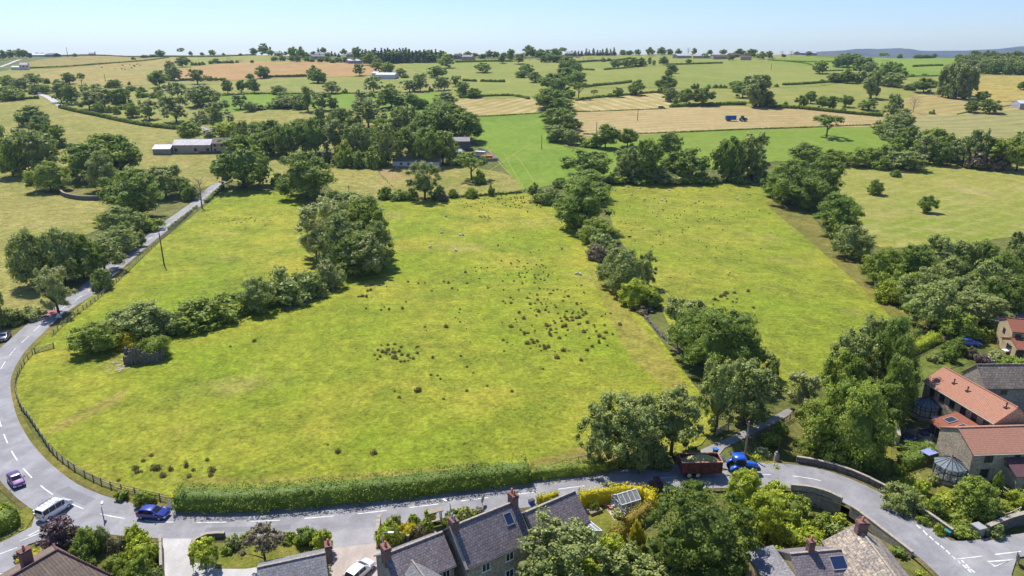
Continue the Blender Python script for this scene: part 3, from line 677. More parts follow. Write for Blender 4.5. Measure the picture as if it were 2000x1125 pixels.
row('on skyline left of pine wood', 'O 573,116,91,19; O 590,117,91,20; D 613,108,100,12; D 632,106,92,12; C 622,107,92,8; C 648,110,99,8; C 655,110,101,8; O 671,105,95,13; D 545,110,103,9; D 600,112,103,12; D 640,112,103,12; C 662,112,103,8')
row('in the belt below the skyline houses', 'D 570,120,108,14; D 582,121,108,12; D 600,120,110,14; D 625,121,112,14; D 640,121,110,15; D 660,122,112,16; D 676,122,111,14; D 690,124,113,14; O 698,118,91,20; D 703,124,114,10; d 610,121,113,10; d 650,123,114,10')
row('in front of the pine wood', 'M 722,128,101,26; D 734,129,108,20; O 770,122,98,38; O 800,121,100,32; O 838,122,98,33; O 862,119,98,19; M 870,133,105,29; M 740,139,115,26; M 757,144,121,26; M 782,148,133,20; d 790,152,142,16; D 818,122,100,22')
row('in meadows above the farm wood', 'G 545,184,166,28; E 556,206,180,42; A 648,183,160,30; d 674,183,172,11; d 700,181,174,8; A 730,180,151,32; D 762,181,163,20; A 800,180,157,36; A 821,179,145,32; g 842,179,168,10; A 857,177,152,20; A 868,176,152,22; O 855,152,128,37; A 890,169,148,22; D 903,186,158,28; D 925,191,171,25')
row('in hedge across bright green strip', 'G 560,211,190,44; d 535,212,196,36; A 602,218,171,34; A 630,216,180,40; D 652,214,190,20; A 715,216,180,46; O 765,211,170,54; O 805,212,180,36; d 828,211,192,22; G 870,207,180,46; D 860,222,195,46; D 852,228,204,40; A 580,214,186,20; d 590,214,196,24; d 785,213,196,26; d 500,214,200,40')
row('between long farm building and farm wood', 'A 720,250,197,64; D 667,241,210,40; g 645,239,220,22; P 626,251,208,22; M 585,252,231,38; g 670,256,240,22; g 700,259,238,28; b 690,246,226,30; y 690,262,246,40; A 610,262,236,30; b 640,262,246,24; O 528,262,232,34; E 505,262,236,40')
WS = 1.3
row('in the left half of the farm wood', 'D 490,282,250,50; O 535,300,262,44; D 560,306,254,46; O 592,302,250,42; D 617,300,248,36; C 641,322,284,26; A 655,298,250,46; A 690,302,258,36; y 672,312,280,30; b 668,326,300,24; d 700,328,300,22; b 730,328,294,34; d 684,326,296,22; G 715,300,262,30; Y 700,290,256,26')
row('in the right half of the farm wood', 'E 745,288,246,46; D 775,268,236,40; A 755,322,264,48; A 790,272,226,48; O 812,262,226,46; D 830,278,230,50; O 875,270,216,66; O 912,276,231,54; A 835,300,262,40; O 805,318,262,62; O 838,322,262,48; M 865,320,270,52; d 740,324,298,40; D 780,262,222,40; g 890,322,290,36; D 848,262,222,46; O 815,285,246,40')
WS = 1.12
row('in the paddock below the farm wood', 'S 921,352,296,66; b 938,358,328,26; A 830,390,318,62; b 885,386,367,18; b 921,386,361,26; d 960,383,358,12; d 752,388,362,30; d 778,390,368,34; d 802,390,368,30; d 856,390,366,26; n 866,393,376,20')
row('in the front field clump', 'W 640,505,392,92; A 690,490,378,110; M 715,500,384,90; G 672,520,410,100; G 735,522,430,66; W 715,538,458,72; D 700,535,450,96; W 618,500,430,50; d 735,500,392,40; d 660,390,370,40; d 690,400,372,50')
row('in the belt crossing the front field', 'w 645,561,500,56; g 562,588,516,96; g 605,575,516,70; G 505,608,540,64; b 398,634,574,110; b 440,612,566,80; G 275,655,584,104; E 190,684,620,84; g 235,648,600,60; g 335,650,600,60; u 250,680,647,42; d 480,606,560,60')
row('on the ruined stone barn', 'b 304,698,642,68', 'plants on the ruin')
row('on skyline right of pine wood', 'O 913,112,100,15; O 927,112,103,15; D 942,115,105,15; O 955,114,98,15; O 968,114,100,15; O 980,124,104,13; O 997,119,95,17; A 1015,125,105,24; O 1034,112,88,23; D 1043,112,98,14; D 985,112,102,12; D 893,115,106,14; D 880,116,105,12')
row('at ridge head of tree belt', 'O 1056,116,96,23; O 1070,116,97,23; O 1085,112,94,25; S 1098,109,92,17; D 1074,121,104,26; D 1062,122,108,16; D 1092,122,107,28; D 1106,128,109,28; D 1117,138,114,26; D 1126,143,122,22; D 1102,138,118,22; M 943,142,122,29; M 1028,144,124,27; D 1020,152,137,27; O 1046,161,140,27')
row('in belt between the hay fields', 'D 1108,156,131,42; D 1125,166,138,38; O 1078,176,142,50; D 1092,182,150,42; O 1070,212,171,58; D 1095,198,176,34; S 1130,193,158,34; O 1098,216,190,52; D 1112,192,175,22; O 1090,250,210,68; D 1112,255,224,40; G 1088,276,243,46; G 1118,282,252,32; d 1051,190,182,14; d 1060,200,186,20')
row('of the small pines on the skyline', 'C 1123,109,98,11; C 1136,109,98,11; C 1145,109,93,9; C 1151,109,96,8; C 1159,109,93,10; C 1167,109,96,9; C 1177,109,94,9; C 1185,109,92,11; C 1192,109,94,9; C 1199,109,91,11; C 1130,110,98,9; C 1172,109,97,8', 'pines on the skyline')
row('along the right skyline', 'D 1217,108,97,15; D 1230,108,98,14; O 1245,108,96,13; O 1270,108,92,18; O 1292,108,92,19; O 1308,108,95,14; O 1325,108,95,13; O 1356,107,93,10; D 1386,107,97,11; O 1412,106,96,15; O 1443,110,95,23; O 1467,113,95,25; M 1486,116,100,21; D 1502,113,99,14; X 1344,108,93,8; O 1428,118,106,14; D 1455,116,104,16')
row('in the meadow under the right skyline', 'b 1178,121,110,9; d 1189,120,111,7; O 1203,133,116,23; O 1222,132,115,20; O 1238,131,112,19; O 1253,130,112,17; A 1268,129,112,9; A 1277,129,118,7; O 1296,128,110,19; D 1345,125,115,13; S 1376,124,103,15; D 1311,143,125,25; D 1306,149,135,17; d 1530,111,104,10')
row('around the right end of the hay field', 'O 1300,179,147,42; D 1297,183,165,22; G 1310,198,170,33; b 1318,204,190,13; O 1243,186,154,30; O 1207,190,170,19; d 1192,190,181,16; S 1160,190,174,17; O 1340,206,172,32; O 1373,206,169,40; d 1354,174,162,10; d 1362,174,162,9; d 1384,172,164,9; d 1397,172,164,11; d 1407,172,164,9; d 1416,172,165,9')
row('in the tall clump behind the hay tractor', 'M 1437,172,157,26; O 1450,191,158,42; P 1466,200,144,36; P 1485,208,145,40; P 1474,209,150,36; d 1496,206,188,16')
row('across the middle green strip', 'O 1182,290,241,50; M 1225,287,249,42; b 1155,287,264,42; b 1140,282,267,22; G 1228,352,285,58; O 1262,356,270,56; O 1308,312,257,56; O 1339,352,287,76; D 1420,352,266,58; A 1466,352,266,64; D 1442,345,280,50; O 1145,352,290,88; b 1290,345,310,40; G 1282,356,326,50')
row('along the far hedge of the right field', 'b 1205,358,334,40; d 1250,358,336,50; g 1310,358,334,56; b 1365,357,332,50; g 1398,357,342,26; d 1440,357,336,40; g 1480,352,318,40; d 1240,350,320,40; b 1340,356,330,40')
row('in hedgerow between the front fields', 'O 1138,390,330,96; O 1137,448,352,104; E 1162,472,424,66; g 1178,495,452,58; n 1165,505,470,44; G 1205,560,482,70; G 1225,575,484,80; A 1262,560,495,36; Y 1243,597,543,62; g 1068,397,358,48; d 1042,378,355,22; d 1095,366,345,30; d 1275,600,565,34; g 1120,440,405,30; n 1255,608,592,40')
row('by the bend in the lane', 'A 1338,682,584,100; D 1400,728,594,160; O 1440,728,630,96; A 1398,842,708,88; A 1452,828,705,116; A 1310,890,762,122; A 1225,908,766,150; A 1170,905,790,96; g 1265,912,840,70; H 1497,738,690,54; W 1462,800,720,80; O 1350,705,606,96')
row('beside the farm track', 'W 1562,806,726,74; E 1650,925,740,146; M 1590,905,772,112; Y 1625,915,800,90; M 1690,900,790,80; O 1735,785,612,96; A 1700,760,620,100; A 1655,790,650,96; M 1640,810,680,90; O 1740,830,690,80; O 1720,840,740,90; b 1500,760,700,30; b 1525,850,815,30; b 1505,872,835,40; g 1350,900,865,40; g 1290,912,880,50')
row('in the belt beside the mown field', 'D 1540,400,310,82; O 1600,392,305,74; O 1573,407,338,80; D 1520,385,322,60; O 1635,460,378,78; G 1663,504,437,68; A 1632,420,378,46; b 1606,400,372,30; b 1640,470,430,40')
row('standing alone in the mown field', 'D 1708,380,350,32; O 1810,416,380,36; d 1748,345,330,20')
row('standing alone in the green strip', 'S 1614,268,222,58')
row('in the belt behind the mown field', 'O 1570,322,278,58; E 1625,322,290,42; E 1670,324,289,46; E 1700,320,286,36; D 1742,318,270,52; D 1772,302,244,50; M 1820,308,248,56; A 1800,318,262,46; G 1765,330,292,66; E 1852,312,262,46; D 1835,322,275,40; A 1880,322,270,54; A 1903,326,256,38; M 1940,328,266,72; M 1985,334,262,64; A 1925,326,286,40; n 1910,330,292,44; O 1998,296,252,44; d 1720,330,306,40; n 1950,332,296,40')
row('in the wood at the right edge', 'E 1722,558,480,74; b 1745,575,510,56; D 1765,560,476,64; O 1790,560,474,70; G 1795,605,520,84; A 1830,560,462,78; G 1850,585,500,76; G 1872,612,540,90; O 1905,560,468,62; G 1922,600,506,82; D 1952,582,490,70; A 1987,562,445,62; D 1992,612,530,64; O 1940,612,545,60; G 1820,640,545,96; A 1900,645,570,100; y 1735,590,540,50; A 1880,560,474,60; E 1770,600,530,60')
row('in the right skyline field', 'O 1600,144,118,27; O 1579,109,100,13; S 1725,118,102,19; O 1757,113,105,11; D 1793,113,106,18; D 1807,113,106,18; D 1816,113,107,12; O 1825,113,104,9; O 1872,116,105,14; d 1781,149,143,11; d 1806,149,143,13; X 1545,112,99,8; X 1527,111,99,8; d 1516,170,163,9; S 1605,166,154,9')
row('in the cluster on the right hillside', 'O 1650,131,103,33; O 1666,131,105,40; D 1685,139,111,42; G 1696,143,120,26; O 1630,161,142,26; O 1655,162,134,32; G 1681,162,138,28; P 1700,192,138,30; O 1720,166,124,32; D 1732,160,120,32; O 1746,166,122,34; G 1740,169,140,44; d 1775,176,163,22; O 1803,181,151,43; D 1640,132,108,26; D 1712,160,132,28')
row('in the tall poplar stand', 'P 1840,190,126,26; P 1852,192,122,26; P 1866,194,121,26; P 1880,194,123,26; P 1893,192,128,24; P 1846,186,124,24; P 1872,186,122,24', 'poplars in the stand')
row('below the cluster on the right hillside', 'O 1565,209,185,23; O 1583,202,177,21; O 1605,212,187,25; O 1621,214,186,27; O 1651,209,185,23; O 1695,215,192,32; O 1508,209,193,18; d 1533,209,197,13; A 1742,240,186,32; X 1783,220,190,20; G 1760,246,213,42; G 1733,262,226,52; g 1737,275,245,34; b 1820,223,213,11; O 1897,220,196,26; O 1919,198,177,23; O 1932,221,192,36; O 1999,176,158,22; d 1648,220,208,10')
row('by the straight road', 'X 395,407,346,24')
def wood(place, x0, x1, y0, y1, n, hpx, wpx, codes, seed, group):
    rnd = random.Random(seed); its = []
    for k in range(n):
        x = x0 + (x1 - x0) * (k + .5) / n; f = rnd.random(); y = y0 + (y1 - y0) * f
        its.append(f"{rnd.choice(codes)} {x:.1f},{y:.1f},{y - hpx * rnd.uniform(.85, 1.12):.1f},{wpx * rnd.uniform(.85, 1.2):.1f}")
    row(place, ';'.join(its), group)
wood('in the pine wood on the ridge', 706, 822, 120, 122, 19, 27, 14, 'C', 3, 'pines of the dark wood')
wood('in the front row of the pine wood', 712, 856, 122, 124, 19, 26, 14, 'C', 9, 'pines of the dark wood')
wood('in the upper edge of the right wood', 1895, 2040, 119, 121, 16, 20, 17, 'OD', 4, 'trees of the right wood')
wood('in the middle of the right wood', 1870, 2040, 128, 132, 17, 22, 20, 'GE', 5, 'trees of the right wood')
wood('along the front of the right wood', 1905, 2040, 143, 146, 14, 24, 20, 'GD', 6, 'trees of the right wood')
wood('in the back of the right wood', 1880, 2040, 136, 139, 16, 22, 20, 'AE', 7, 'trees of the right wood')
# ------------------------------------------------------------------ building materials
def masonry(name, c1, c2, mort, bw=.5, bh=.22, var=.5, vec='wall', ms=.018, rough=.9):
    m = N(name); m.b.inputs['Roughness'].default_value = rough
    sx = m.n('SeparateXYZ'); m.l(m.objc(), sx.inputs[0]); cx = m.n('CombineXYZ')
    if vec == 'wall': m.l(m.math('ADD', sx.outputs[0], sx.outputs[1]), cx.inputs[0]); m.l(sx.outputs[2], cx.inputs[1])
    else: m.l(sx.outputs[0], cx.inputs[0]); m.l(m.math('MULTIPLY', sx.outputs[1], 1.25), cx.inputs[1])
    b = m.n('TexBrick'); m.l(cx.outputs[0], b.inputs['Vector']); b.inputs['Color1'].default_value = c1; b.inputs['Color2'].default_value = c2
    b.inputs['Mortar'].default_value = mort; b.inputs['Scale'].default_value = 1; b.inputs['Brick Width'].default_value = bw; b.inputs['Row Height'].default_value = bh
    b.inputs['Mortar Size'].default_value = ms; b.inputs['Bias'].default_value = 0
    c = m.gain(b.outputs['Color'], m.ramp(m.noise(cx.outputs[0], 3.2, 4, .7), .3, .7, 1 - var, 1 + var))
    c = m.gain(c, m.ramp(m.noise(m.objc(), .5, 4), .3, .7, .82, 1.15)); m.bump(b.outputs['Fac'], -.5, .03)
    return m.col(c)
STONE = masonry('stone_wall', (.50,.41,.285,1), (.36,.30,.22,1), (.26,.225,.18,1), .42, .19)
STONEG = masonry('grey_stone_wall', (.38,.34,.28,1), (.28,.25,.215,1), (.19,.17,.15,1), .5, .2)
RUBBLE = masonry('dry_stone', (.24,.21,.175,1), (.155,.14,.125,1), (.05,.045,.04,1), .45, .16, .55, ms=.03)
BUFF = masonry('buff_stone_wall', (.50,.385,.235,1), (.43,.33,.20,1), (.36,.29,.2,1), .45, .2, .3)
SLATE = masonry('slate_roof', (.235,.197,.200,1), (.17,.145,.148,1), (.075,.065,.078,1), .36, .30, .45, 'roof', .02, .7)
SLATEG = masonry('grey_slate_roof', (.235,.225,.235,1), (.18,.175,.19,1), (.10,.10,.11,1), .5, .34, .4, 'roof', .02, .7)
STSLATE = masonry('stone_slate_roof', (.26,.215,.17,1), (.18,.155,.13,1), (.08,.07,.06,1), .6, .42, .55, 'roof', .03)
PATCH = masonry('mottled_stone_roof', (.40,.32,.23,1), (.21,.185,.17,1), (.11,.10,.09,1), .62, .5, .7, 'roof', .02)
PLAIN = masonry('concrete_tile_roof', (.20,.15,.115,1), (.165,.125,.10,1), (.075,.058,.05,1), 3.0, .42, .25, 'roof', .035)
BRICK = masonry('brick', (.235,.105,.08,1), (.17,.085,.07,1), (.2,.17,.15,1), .23, .075, .3, ms=.01)
def pantile(name, c1, c2):
    m = N(name); o = m.objc(); w_ = m.n('TexWave', wave_type='BANDS', bands_direction='X'); w_.inputs['Scale'].default_value = 1.25; m.l(o, w_.inputs[0])
    r_ = m.n('TexWave', wave_type='BANDS', bands_direction='Y', wave_profile='SAW'); r_.inputs['Scale'].default_value = 1.1; m.l(o, r_.inputs[0])
    c = m.mix(m.noise(o, 1.5, 4), c1, c2); c = m.gain(c, m.ramp(m.noise(o, 5, 3), .3, .7, .8, 1.2)); c = m.gain(c, m.ramp(r_.outputs['Fac'], 0, .25, .6, 1)); c = m.gain(c, m.ramp(w_.outputs['Fac'], 0, .5, .72, 1))
    m.bump(w_.outputs['Fac'], .8, .06); return m.col(c)
CLAY = pantile('clay_pantiles', (.50,.245,.16,1), (.38,.19,.13,1)); CLAYD = pantile('rust_tiles', (.33,.115,.07,1), (.27,.10,.065,1))
CLAYV = pantile('dark_clay_tiles', (.17,.085,.09,1), (.14,.07,.08,1))
def corrug(name, c1, c2):
    m = N(name); o = m.objc(); w_ = m.n('TexWave', wave_type='BANDS', bands_direction='X'); w_.inputs['Scale'].default_value = .9; m.l(o, w_.inputs[0])
    c = m.mix(m.ramp(m.noise(m.mapp(o, (.6, .12, 1)), 1, 4), .4, .6), c1, c2); m.b.inputs['Roughness'].default_value = .5
    m.bump(w_.outputs['Fac'], .5, .05); return m.col(m.gain(c, m.ramp(w_.outputs['Fac'], 0, 1, .85, 1.08)))
SHEETR = corrug('sheet_roof', (.40,.39,.42,1), (.30,.29,.32,1)); SHEETW = corrug('pale_sheet', (.58,.58,.60,1), (.48,.48,.5,1))
SHEETD = corrug('dark_sheet', (.13,.115,.13,1), (.10,.09,.10,1)); TIMBER = flat('timber', (.24,.19,.13,1), .85, .2, var=.3, sc=4)
OLDWOOD = flat('weathered_wood', (.29,.245,.19,1), .9, .1, var=.3, sc=5)
WHITEP = flat('white_upvc', (.80,.80,.79,1), .45, .4, var=.05); DARKF = flat('dark_frame', (.045,.04,.045,1), .5, .4, var=.1)
CREAM = flat('cream_paint', (.55,.50,.40,1), .8, .2); STONEC = flat('stone_coping', (.33,.29,.235,1), .9, .2, var=.3, sc=3)
LEAD = flat('lead_flashing', (.30,.30,.31,1), .6, .3); POT = flat('terracotta', (.45,.19,.10,1), .8, .2)
RENDER = flat('white_render', (.62,.60,.57,1), .9, .2)
def glassy(name, c, tr=.0, rough=.06):
    m = N(name); m.set(Roughness=rough); m.b.inputs['Specular IOR Level'].default_value = .6; m.b.inputs['Transmission Weight'].default_value = tr; m.b.inputs['IOR'].default_value = 1.1 if tr else 1.45
    return m.col(c)
PANE = glassy('window_glass', (.03,.035,.045,1)); CGLASS = glassy('conservatory_glass', (.80,.86,.90,1), .75, .05); SKYL = glassy('skylight_glass', (.02,.035,.09,1))
CARGL = glassy('car_glass', (.015,.018,.025,1))
# ------------------------------------------------------------------ houses
def window_on(root, face, u, z, w_, h_, hl, hw, frame, name='window', bars=1):
    "face S/N/E/W of a box 2*hl by 2*hw; u along the wall, z sill height"
    if face in 'SN': s = -1 if face == 'S' else 1; Mx = Matrix.Translation((u, s * hw, z)) @ Matrix.Rotation(0 if s < 0 else math.pi, 4, 'Z')
    else: s = 1 if face == 'E' else -1; Mx = Matrix.Translation((s * hl, u, z)) @ Matrix.Rotation(math.pi/2 * s, 4, 'Z')
    bm = bmesh.new(); a = w_ / 2; t = .09
    for q in ((-a-.04, -.07, -.06, a+.04, .05, .0), (-a, -.05, 0, -a+t, .04, h_), (a-t, -.05, 0, a, .04, h_), (-a+t, -.05, h_-t, a-t, .04, h_), (-a+t, -.05, .002, a-t, .04, t)): box(bm, *q, M=Mx)
    for k in range(bars):
        x = -a + (k+1) * w_ / (bars+1); box(bm, x-.035, -.048, t, x+.035, .03, h_-t, M=Mx)
    f = obj(name, bm, frame, root); bm = bmesh.new(); box(bm, -a+t*.5, -.022, t*.5, a-t*.5, .02, h_-t*.5, M=Mx); obj('pane', bm, PANE, f); return f
def chimney_on(root, x, y, z0, z1, sx, sy, mat=BRICK, pots=2, potm=None):
    bm = bmesh.new(); box(bm, x-sx, y-sy, z0, x+sx, y+sy, z1); box(bm, x-sx-.07, y-sy-.07, z1-.28, x+sx+.07, y+sy+.07, z1-.12); box(bm, x-sx-.05, y-sy-.05, z1+.001, x+sx+.05, y+sy+.05, z1+.09)
    c = obj('chimney', bm, mat, root)
    for k in range(pots):
        yy = y + (k - (pots-1)/2) * .5 if sy > sx else y; xx = x if sy > sx else x + (k - (pots-1)/2) * .5
        bm = bmesh.new(); tube(bm, [(xx, yy, z1+.05), (xx, yy, z1+.12), (xx, yy, z1+.7)], [.17, .16, .12], 10); obj('chimney_pot', bm, potm or POT, c, True)
def roof_slabs(hl, hw, eave, ridge, over=.3, gab=.18, th=.12, hwN=None, eaveN=None):
    bm = bmesh.new(); hwN = hw if hwN is None else hwN; eaveN = eave if eaveN is None else eaveN
    for s, W_, E_ in ((-1, hw, eave), (1, hwN, eaveN)):
        k = (ridge - E_) / W_; yo = W_ + over; zo = E_ - k * over
        a = [(-hl-gab, 0, ridge), (hl+gab, 0, ridge), (hl+gab, s*yo, zo), (-hl-gab, s*yo, zo)]
        v = [bm.verts.new((p[0], p[1], p[2] + th)) for p in a] + [bm.verts.new((p[0], p[1], p[2] + (0.004 if i < 2 else .002))) for i, p in enumerate(a)]
        for f in ((0,1,2,3),(7,6,5,4),(0,3,7,4),(1,5,6,2),(2,6,7,3)): bm.faces.new([v[i] for i in f])
    bmesh.ops.recalc_face_normals(bm, faces=bm.faces); return bm
def house(name, label, A, B, hw, eave, wallm, roofm, frame=WHITEP, wins=(), chims=(), ext=0, hwN=None, eaveN=None, cat='house', ridge_m=None, sky=(), gutter=True, group=None, over=.3, depth=2.0):
    "a gabled building whose ridge runs from A to B (world points at ridge height)"
    d = B - A; d.z = 0; L = d.length + ext; d.normalize(); ang = math.atan2(d.y, d.x); c = A + d * (L / 2); g = h0(c.x, c.y) ; hl = L / 2
    ridge = (A.z + B.z) / 2 - g; root = empty(name, (c.x, c.y, g), ang, label, cat, group)
    hn = hw if hwN is None else hwN; en = eave if eaveN is None else eaveN
    bm = bmesh.new(); v0 = [(-hw, -depth), (hn, -depth), (hn, en), (0, ridge), (-hw, eave)]
    a = [bm.verts.new((-hl, y, z)) for y, z in v0]; b = [bm.verts.new((hl, y, z)) for y, z in v0]
    bm.faces.new(a[::-1]); bm.faces.new(b)
    for i in range(5): bm.faces.new((a[i], a[(i+1) % 5], b[(i+1) % 5], b[i]))
    bmesh.ops.recalc_face_normals(bm, faces=bm.faces); obj('wall', bm, wallm, root)
    rf = obj('roof', roof_slabs(hl, hw, eave, ridge, over, hwN=hn, eaveN=en), roofm, root)
    bm = bmesh.new(); n = max(3, int(L / .5))
    for k in range(n):
        x0 = -hl - .15 + (L + .3) * k / n; box(bm, x0 + .01, -.13, ridge + .07, x0 + (L+.3)/n - .01, .13, ridge + .19 + .015 * (k % 2))
    obj('ridge_tiles', bm, ridge_m or roofm, rf)
    if gutter:
        for s, W_, E_ in ((-1, hw, eave), (1, hn, en)):
            k = (ridge - E_) / W_; bm = bmesh.new(); y = s * (W_ + over + .06); box(bm, -hl-.15, y-.06, E_ - k*over - .06, hl+.15, y+.06, E_ - k*over + .05)
            obj('gutter', bm, CREAM if frame is DARKF and wallm is STONE else DARKF, root)
    for q in wins:
        window_on(root, *q[:5], hl, hn if q[0] == 'N' else hw, q[5] if len(q) > 5 else frame, bars=q[6] if len(q) > 6 else 1)
    for q in chims: chimney_on(root, *q)
    for (x, t, w_, l_) in sky:                       # skylights on the S slope: x along the ridge, t down the slope (0..1)
        k = math.atan2(ridge - eave, hw); sl_ = math.hypot(ridge - eave, hw); Mx = Matrix.Translation((x, -hw * t, ridge - (ridge - eave) * t + .12)) @ Matrix.Rotation(k, 4, 'X')
        bm = bmesh.new()
        for q in ((-w_/2, -l_/2, 0, w_/2, -l_/2+.1, .12), (-w_/2, l_/2-.1, 0, w_/2, l_/2, .12), (-w_/2, -l_/2+.1, 0, -w_/2+.1, l_/2-.1, .12), (w_/2-.1, -l_/2+.1, 0, w_/2, l_/2-.1, .12)): box(bm, *q, M=Mx)
        f = obj('skylight', bm, LEAD, rf); bm = bmesh.new(); box(bm, -w_/2+.08, -l_/2+.08, .01, w_/2-.08, l_/2-.08, .08, M=Mx); obj('pane', bm, SKYL, f)
    return root, hl, ridge, rf
# --- the stone terrace at the bottom
hM, hl, rz, rf = house('stone_cottage', 'middle and largest slate roofed stone cottage of the terrace, with a skylight', at(882,1030,8.2), at(1006,980,8.2), 3.4, 5.0, STONE, SLATE,
    wins=[('S', 1.4, 3.2, 1.15, 1.15), ('S', -1.9, 3.2, 1.15, 1.15), ('S', 1.4, .7, 1.2, 1.2)], chims=[(-4.2, 0, 6.9, 9.2, .38, .62, BRICK, 2, LEAD), (4.15, 0, 6.9, 9.4, .38, .62, BRICK, 2)], sky=[(2.7, .36, 1.15, 1.5)], ridge_m=STONEC)
bm = bmesh.new(); k = (rz - 5.0) / 3.4
for s in (-1, 1): poly(bm, [(-hl - .32, 0, rz + .28), (-hl + .02, 0, rz + .28), (-hl + .02, s * 3.75, 5.0 - k*.35 + .28), (-hl - .32, s * 3.75, 5.0 - k*.35 + .28)][::s]); box(bm, -hl - .3, min(s*3.3, s*3.75), 4.2, -hl, max(s*3.3, s*3.75), 4.92)
ob = obj('gable_coping', bm, STONEC, hM); ob.modifiers.new('s', 'SOLIDIFY').thickness = .16
hE, hl, rz, rf = house('stone_cottage', 'plain slate roofed stone cottage at the right end of the terrace beside the glazed lean-to', at(1028,1001,7.6), at(1121,961,7.6), 2.9, 5.2, STONEG, SLATE, wins=[('S', 2.2, 2.6, 1.1, 1.1)], ridge_m=STONEC)
hW, hl, rz, rf = house('stone_cottage', 'left cottage of the slate roofed terrace, with a hipped wing and brick chimney', at(752,1084,7.2), at(862,1041,7.2), 3.0, 5.0, STONEG, SLATE,
    wins=[('S', 2.5, 3.3, 1.0, 1.25)], chims=[(-3.4, 0, 5.9, 8.3, .38, .6, BRICK, 1)], ridge_m=STONEC)
bm = bmesh.new(); x0 = -1.0; box(bm, x0-2.3, -7.5, -2, x0+2.3, -3.01, 4.6); obj('wing_wall', bm, STONEG, hW)
bm = bmesh.new(); ap = (x0, -1.6, 6.3); p = [(x0-2.6, -7.8, 4.5), (x0+2.6, -7.8, 4.5), (x0+2.6, -2.6, 4.5), (x0-2.6, -2.6, 4.5)]; a2 = (x0, -5.4, 6.3)
for f in ([p[0], p[1], a2], [p[1], p[2], ap, a2], [p[3], p[0], a2, ap], [p[2], p[3], ap]): poly(bm, [(q[0], q[1], q[2] + .14) for q in f])
wr = obj('wing_roof', bm, SLATEG, hW); wr.modifiers.new('s', 'SOLIDIFY').thickness = .12
bm = bmesh.new(); tube(bm, [(x0, -1.6, 6.5), (x0, -5.4, 6.5)], .1, 6)
for q in (p[0], p[1]): tube(bm, [(x0, -5.4, 6.5), (q[0], q[1], q[2] + .2)], .09, 6)
obj('hip_tiles', bm, STONEC, wr)
# glazed lean-to at the right end
def lean_to():
    r = empty('glazed_porch', hE.location + Vector(hE.matrix_basis.to_3x3() @ Vector((3.9, -.6, 0))), hE.rotation_euler.z, 'white framed glazed lean-to on the gable end of the terrace', 'porch')
    bm = bmesh.new()
    for y in (-2.3, -1.15, 0, 1.15, 2.3): box(bm, -.05, y-.05, 0, .05, y+.05, 3.4) if y in (-2.3, 2.3) else None
    for y in (-2.3, -.77, .77, 2.3): tube(bm, [(0, y, 3.5), (2.3, y, 2.5)], .06, 4); tube(bm, [(2.3, y, -.5), (2.3, y, 2.5)], .06, 4)
    for x in (0, .8, 1.55, 2.3): tube(bm, [(x, -2.3, 3.5 - x*.435), (x, 2.3, 3.5 - x*.435)], .05, 4)
    for y in (-2.3, 2.3): tube(bm, [(.8, y, -.5), (.8, y, 3.15)], .05, 4); tube(bm, [(0, y, 1), (2.3, y, 1)], .05, 4)
    tube(bm, [(2.3, -2.3, 1), (2.3, 2.3, 1)], .05, 4); obj('frame', bm, WHITEP, r)
    bm = bmesh.new(); poly(bm, [(0, -2.3, 3.52), (2.3, -2.3, 2.52), (2.3, 2.3, 2.52), (0, 2.3, 3.52)]); poly(bm, [(2.32, -2.3, -.5), (2.32, 2.3, -.5), (2.32, 2.3, 2.5), (2.32, -2.3, 2.5)])
    for y in (-2.32, 2.32): poly(bm, [(0, y, -.5), (2.3, y, -.5), (2.3, y, 2.5), (0, y, 3.5)])
    obj('glazing', bm, CGLASS, r)
lean_to()
# --- bottom left bungalow with hipped tile roof, and the small roof beside it
def bungalow():
    A_ = at(112, 1074, 5.2); g = h0(A_.x, A_.y); r = empty('bungalow', (A_.x, A_.y, g), R(-28), 'brown tiled hip roofed bungalow at the bottom left with a brick chimney', 'house')
    bm = bmesh.new(); box(bm, -5.4, -9.5, -2, 5.4, 1.7, 2.2); box(bm, 5.41, -8.4, -2, 9.3, -1.2, 2.6); obj('wall', bm, STONEG, r)
    bm = bmesh.new(); Z, E = 5.2, 2.1
    e = [(-6, 2.3, E), (6, 2.3, E), (6, -10.2, E), (-6, -10.2, E)]; t1, t2 = (0, 0, Z), (0, -6, Z)
    for f in ([e[1], e[0], t1], [e[0], e[3], t2, t1], [e[2], e[1], t1, t2], [e[3], e[2], t2]): poly(bm, f)
    q = [(1.5, -4.6, 4.5), (9.8, -4.6, 4.5)]; 
    poly(bm, [q[0], q[1], (9.8, -9.0, 2.55), (1.5, -9.0, 2.55)]); poly(bm, [q[1], q[0], (1.5, -.4, 2.55), (9.8, -.4, 2.55)])
    rf = obj('roof', bm, PLAIN, r); rf.modifiers.new('s', 'SOLIDIFY').thickness = .16
    bm = bmesh.new()
    for a, b in ((t1, e[0]), (t1, e[1]), (t1, t2), q): tube(bm, [Vector(a) + Vector((0, 0, .08)), Vector(b) + Vector((0, 0, .08))], .12, 6)
    obj('ridge_tiles', bm, CLAYV, rf)
    bm = bmesh.new(); poly(bm, [(9.7, -8.9, 2.5), (9.7, -.5, 2.5), (9.7, -4.6, 4.35)]); o_ = obj('gable_cladding', bm, WHITEP, r); o_.modifiers.new('s', 'SOLIDIFY').thickness = .1
    chimney_on(r, -1.6, -2.6, 3.6, 6.4, .42, .55, BRICK, 1)
bungalow()
house('outbuilding', 'low grey roofed building at the bottom edge with a brick end chimney', at(505,1109,4.8), at(612,1086,4.8), 3.2, 2.9, STONE, SLATEG, chims=[(4.2, 0, 3.6, 6.0, .36, .55, BRICK, 1)], ext=1.2, cat='house', ridge_m=STONEC)
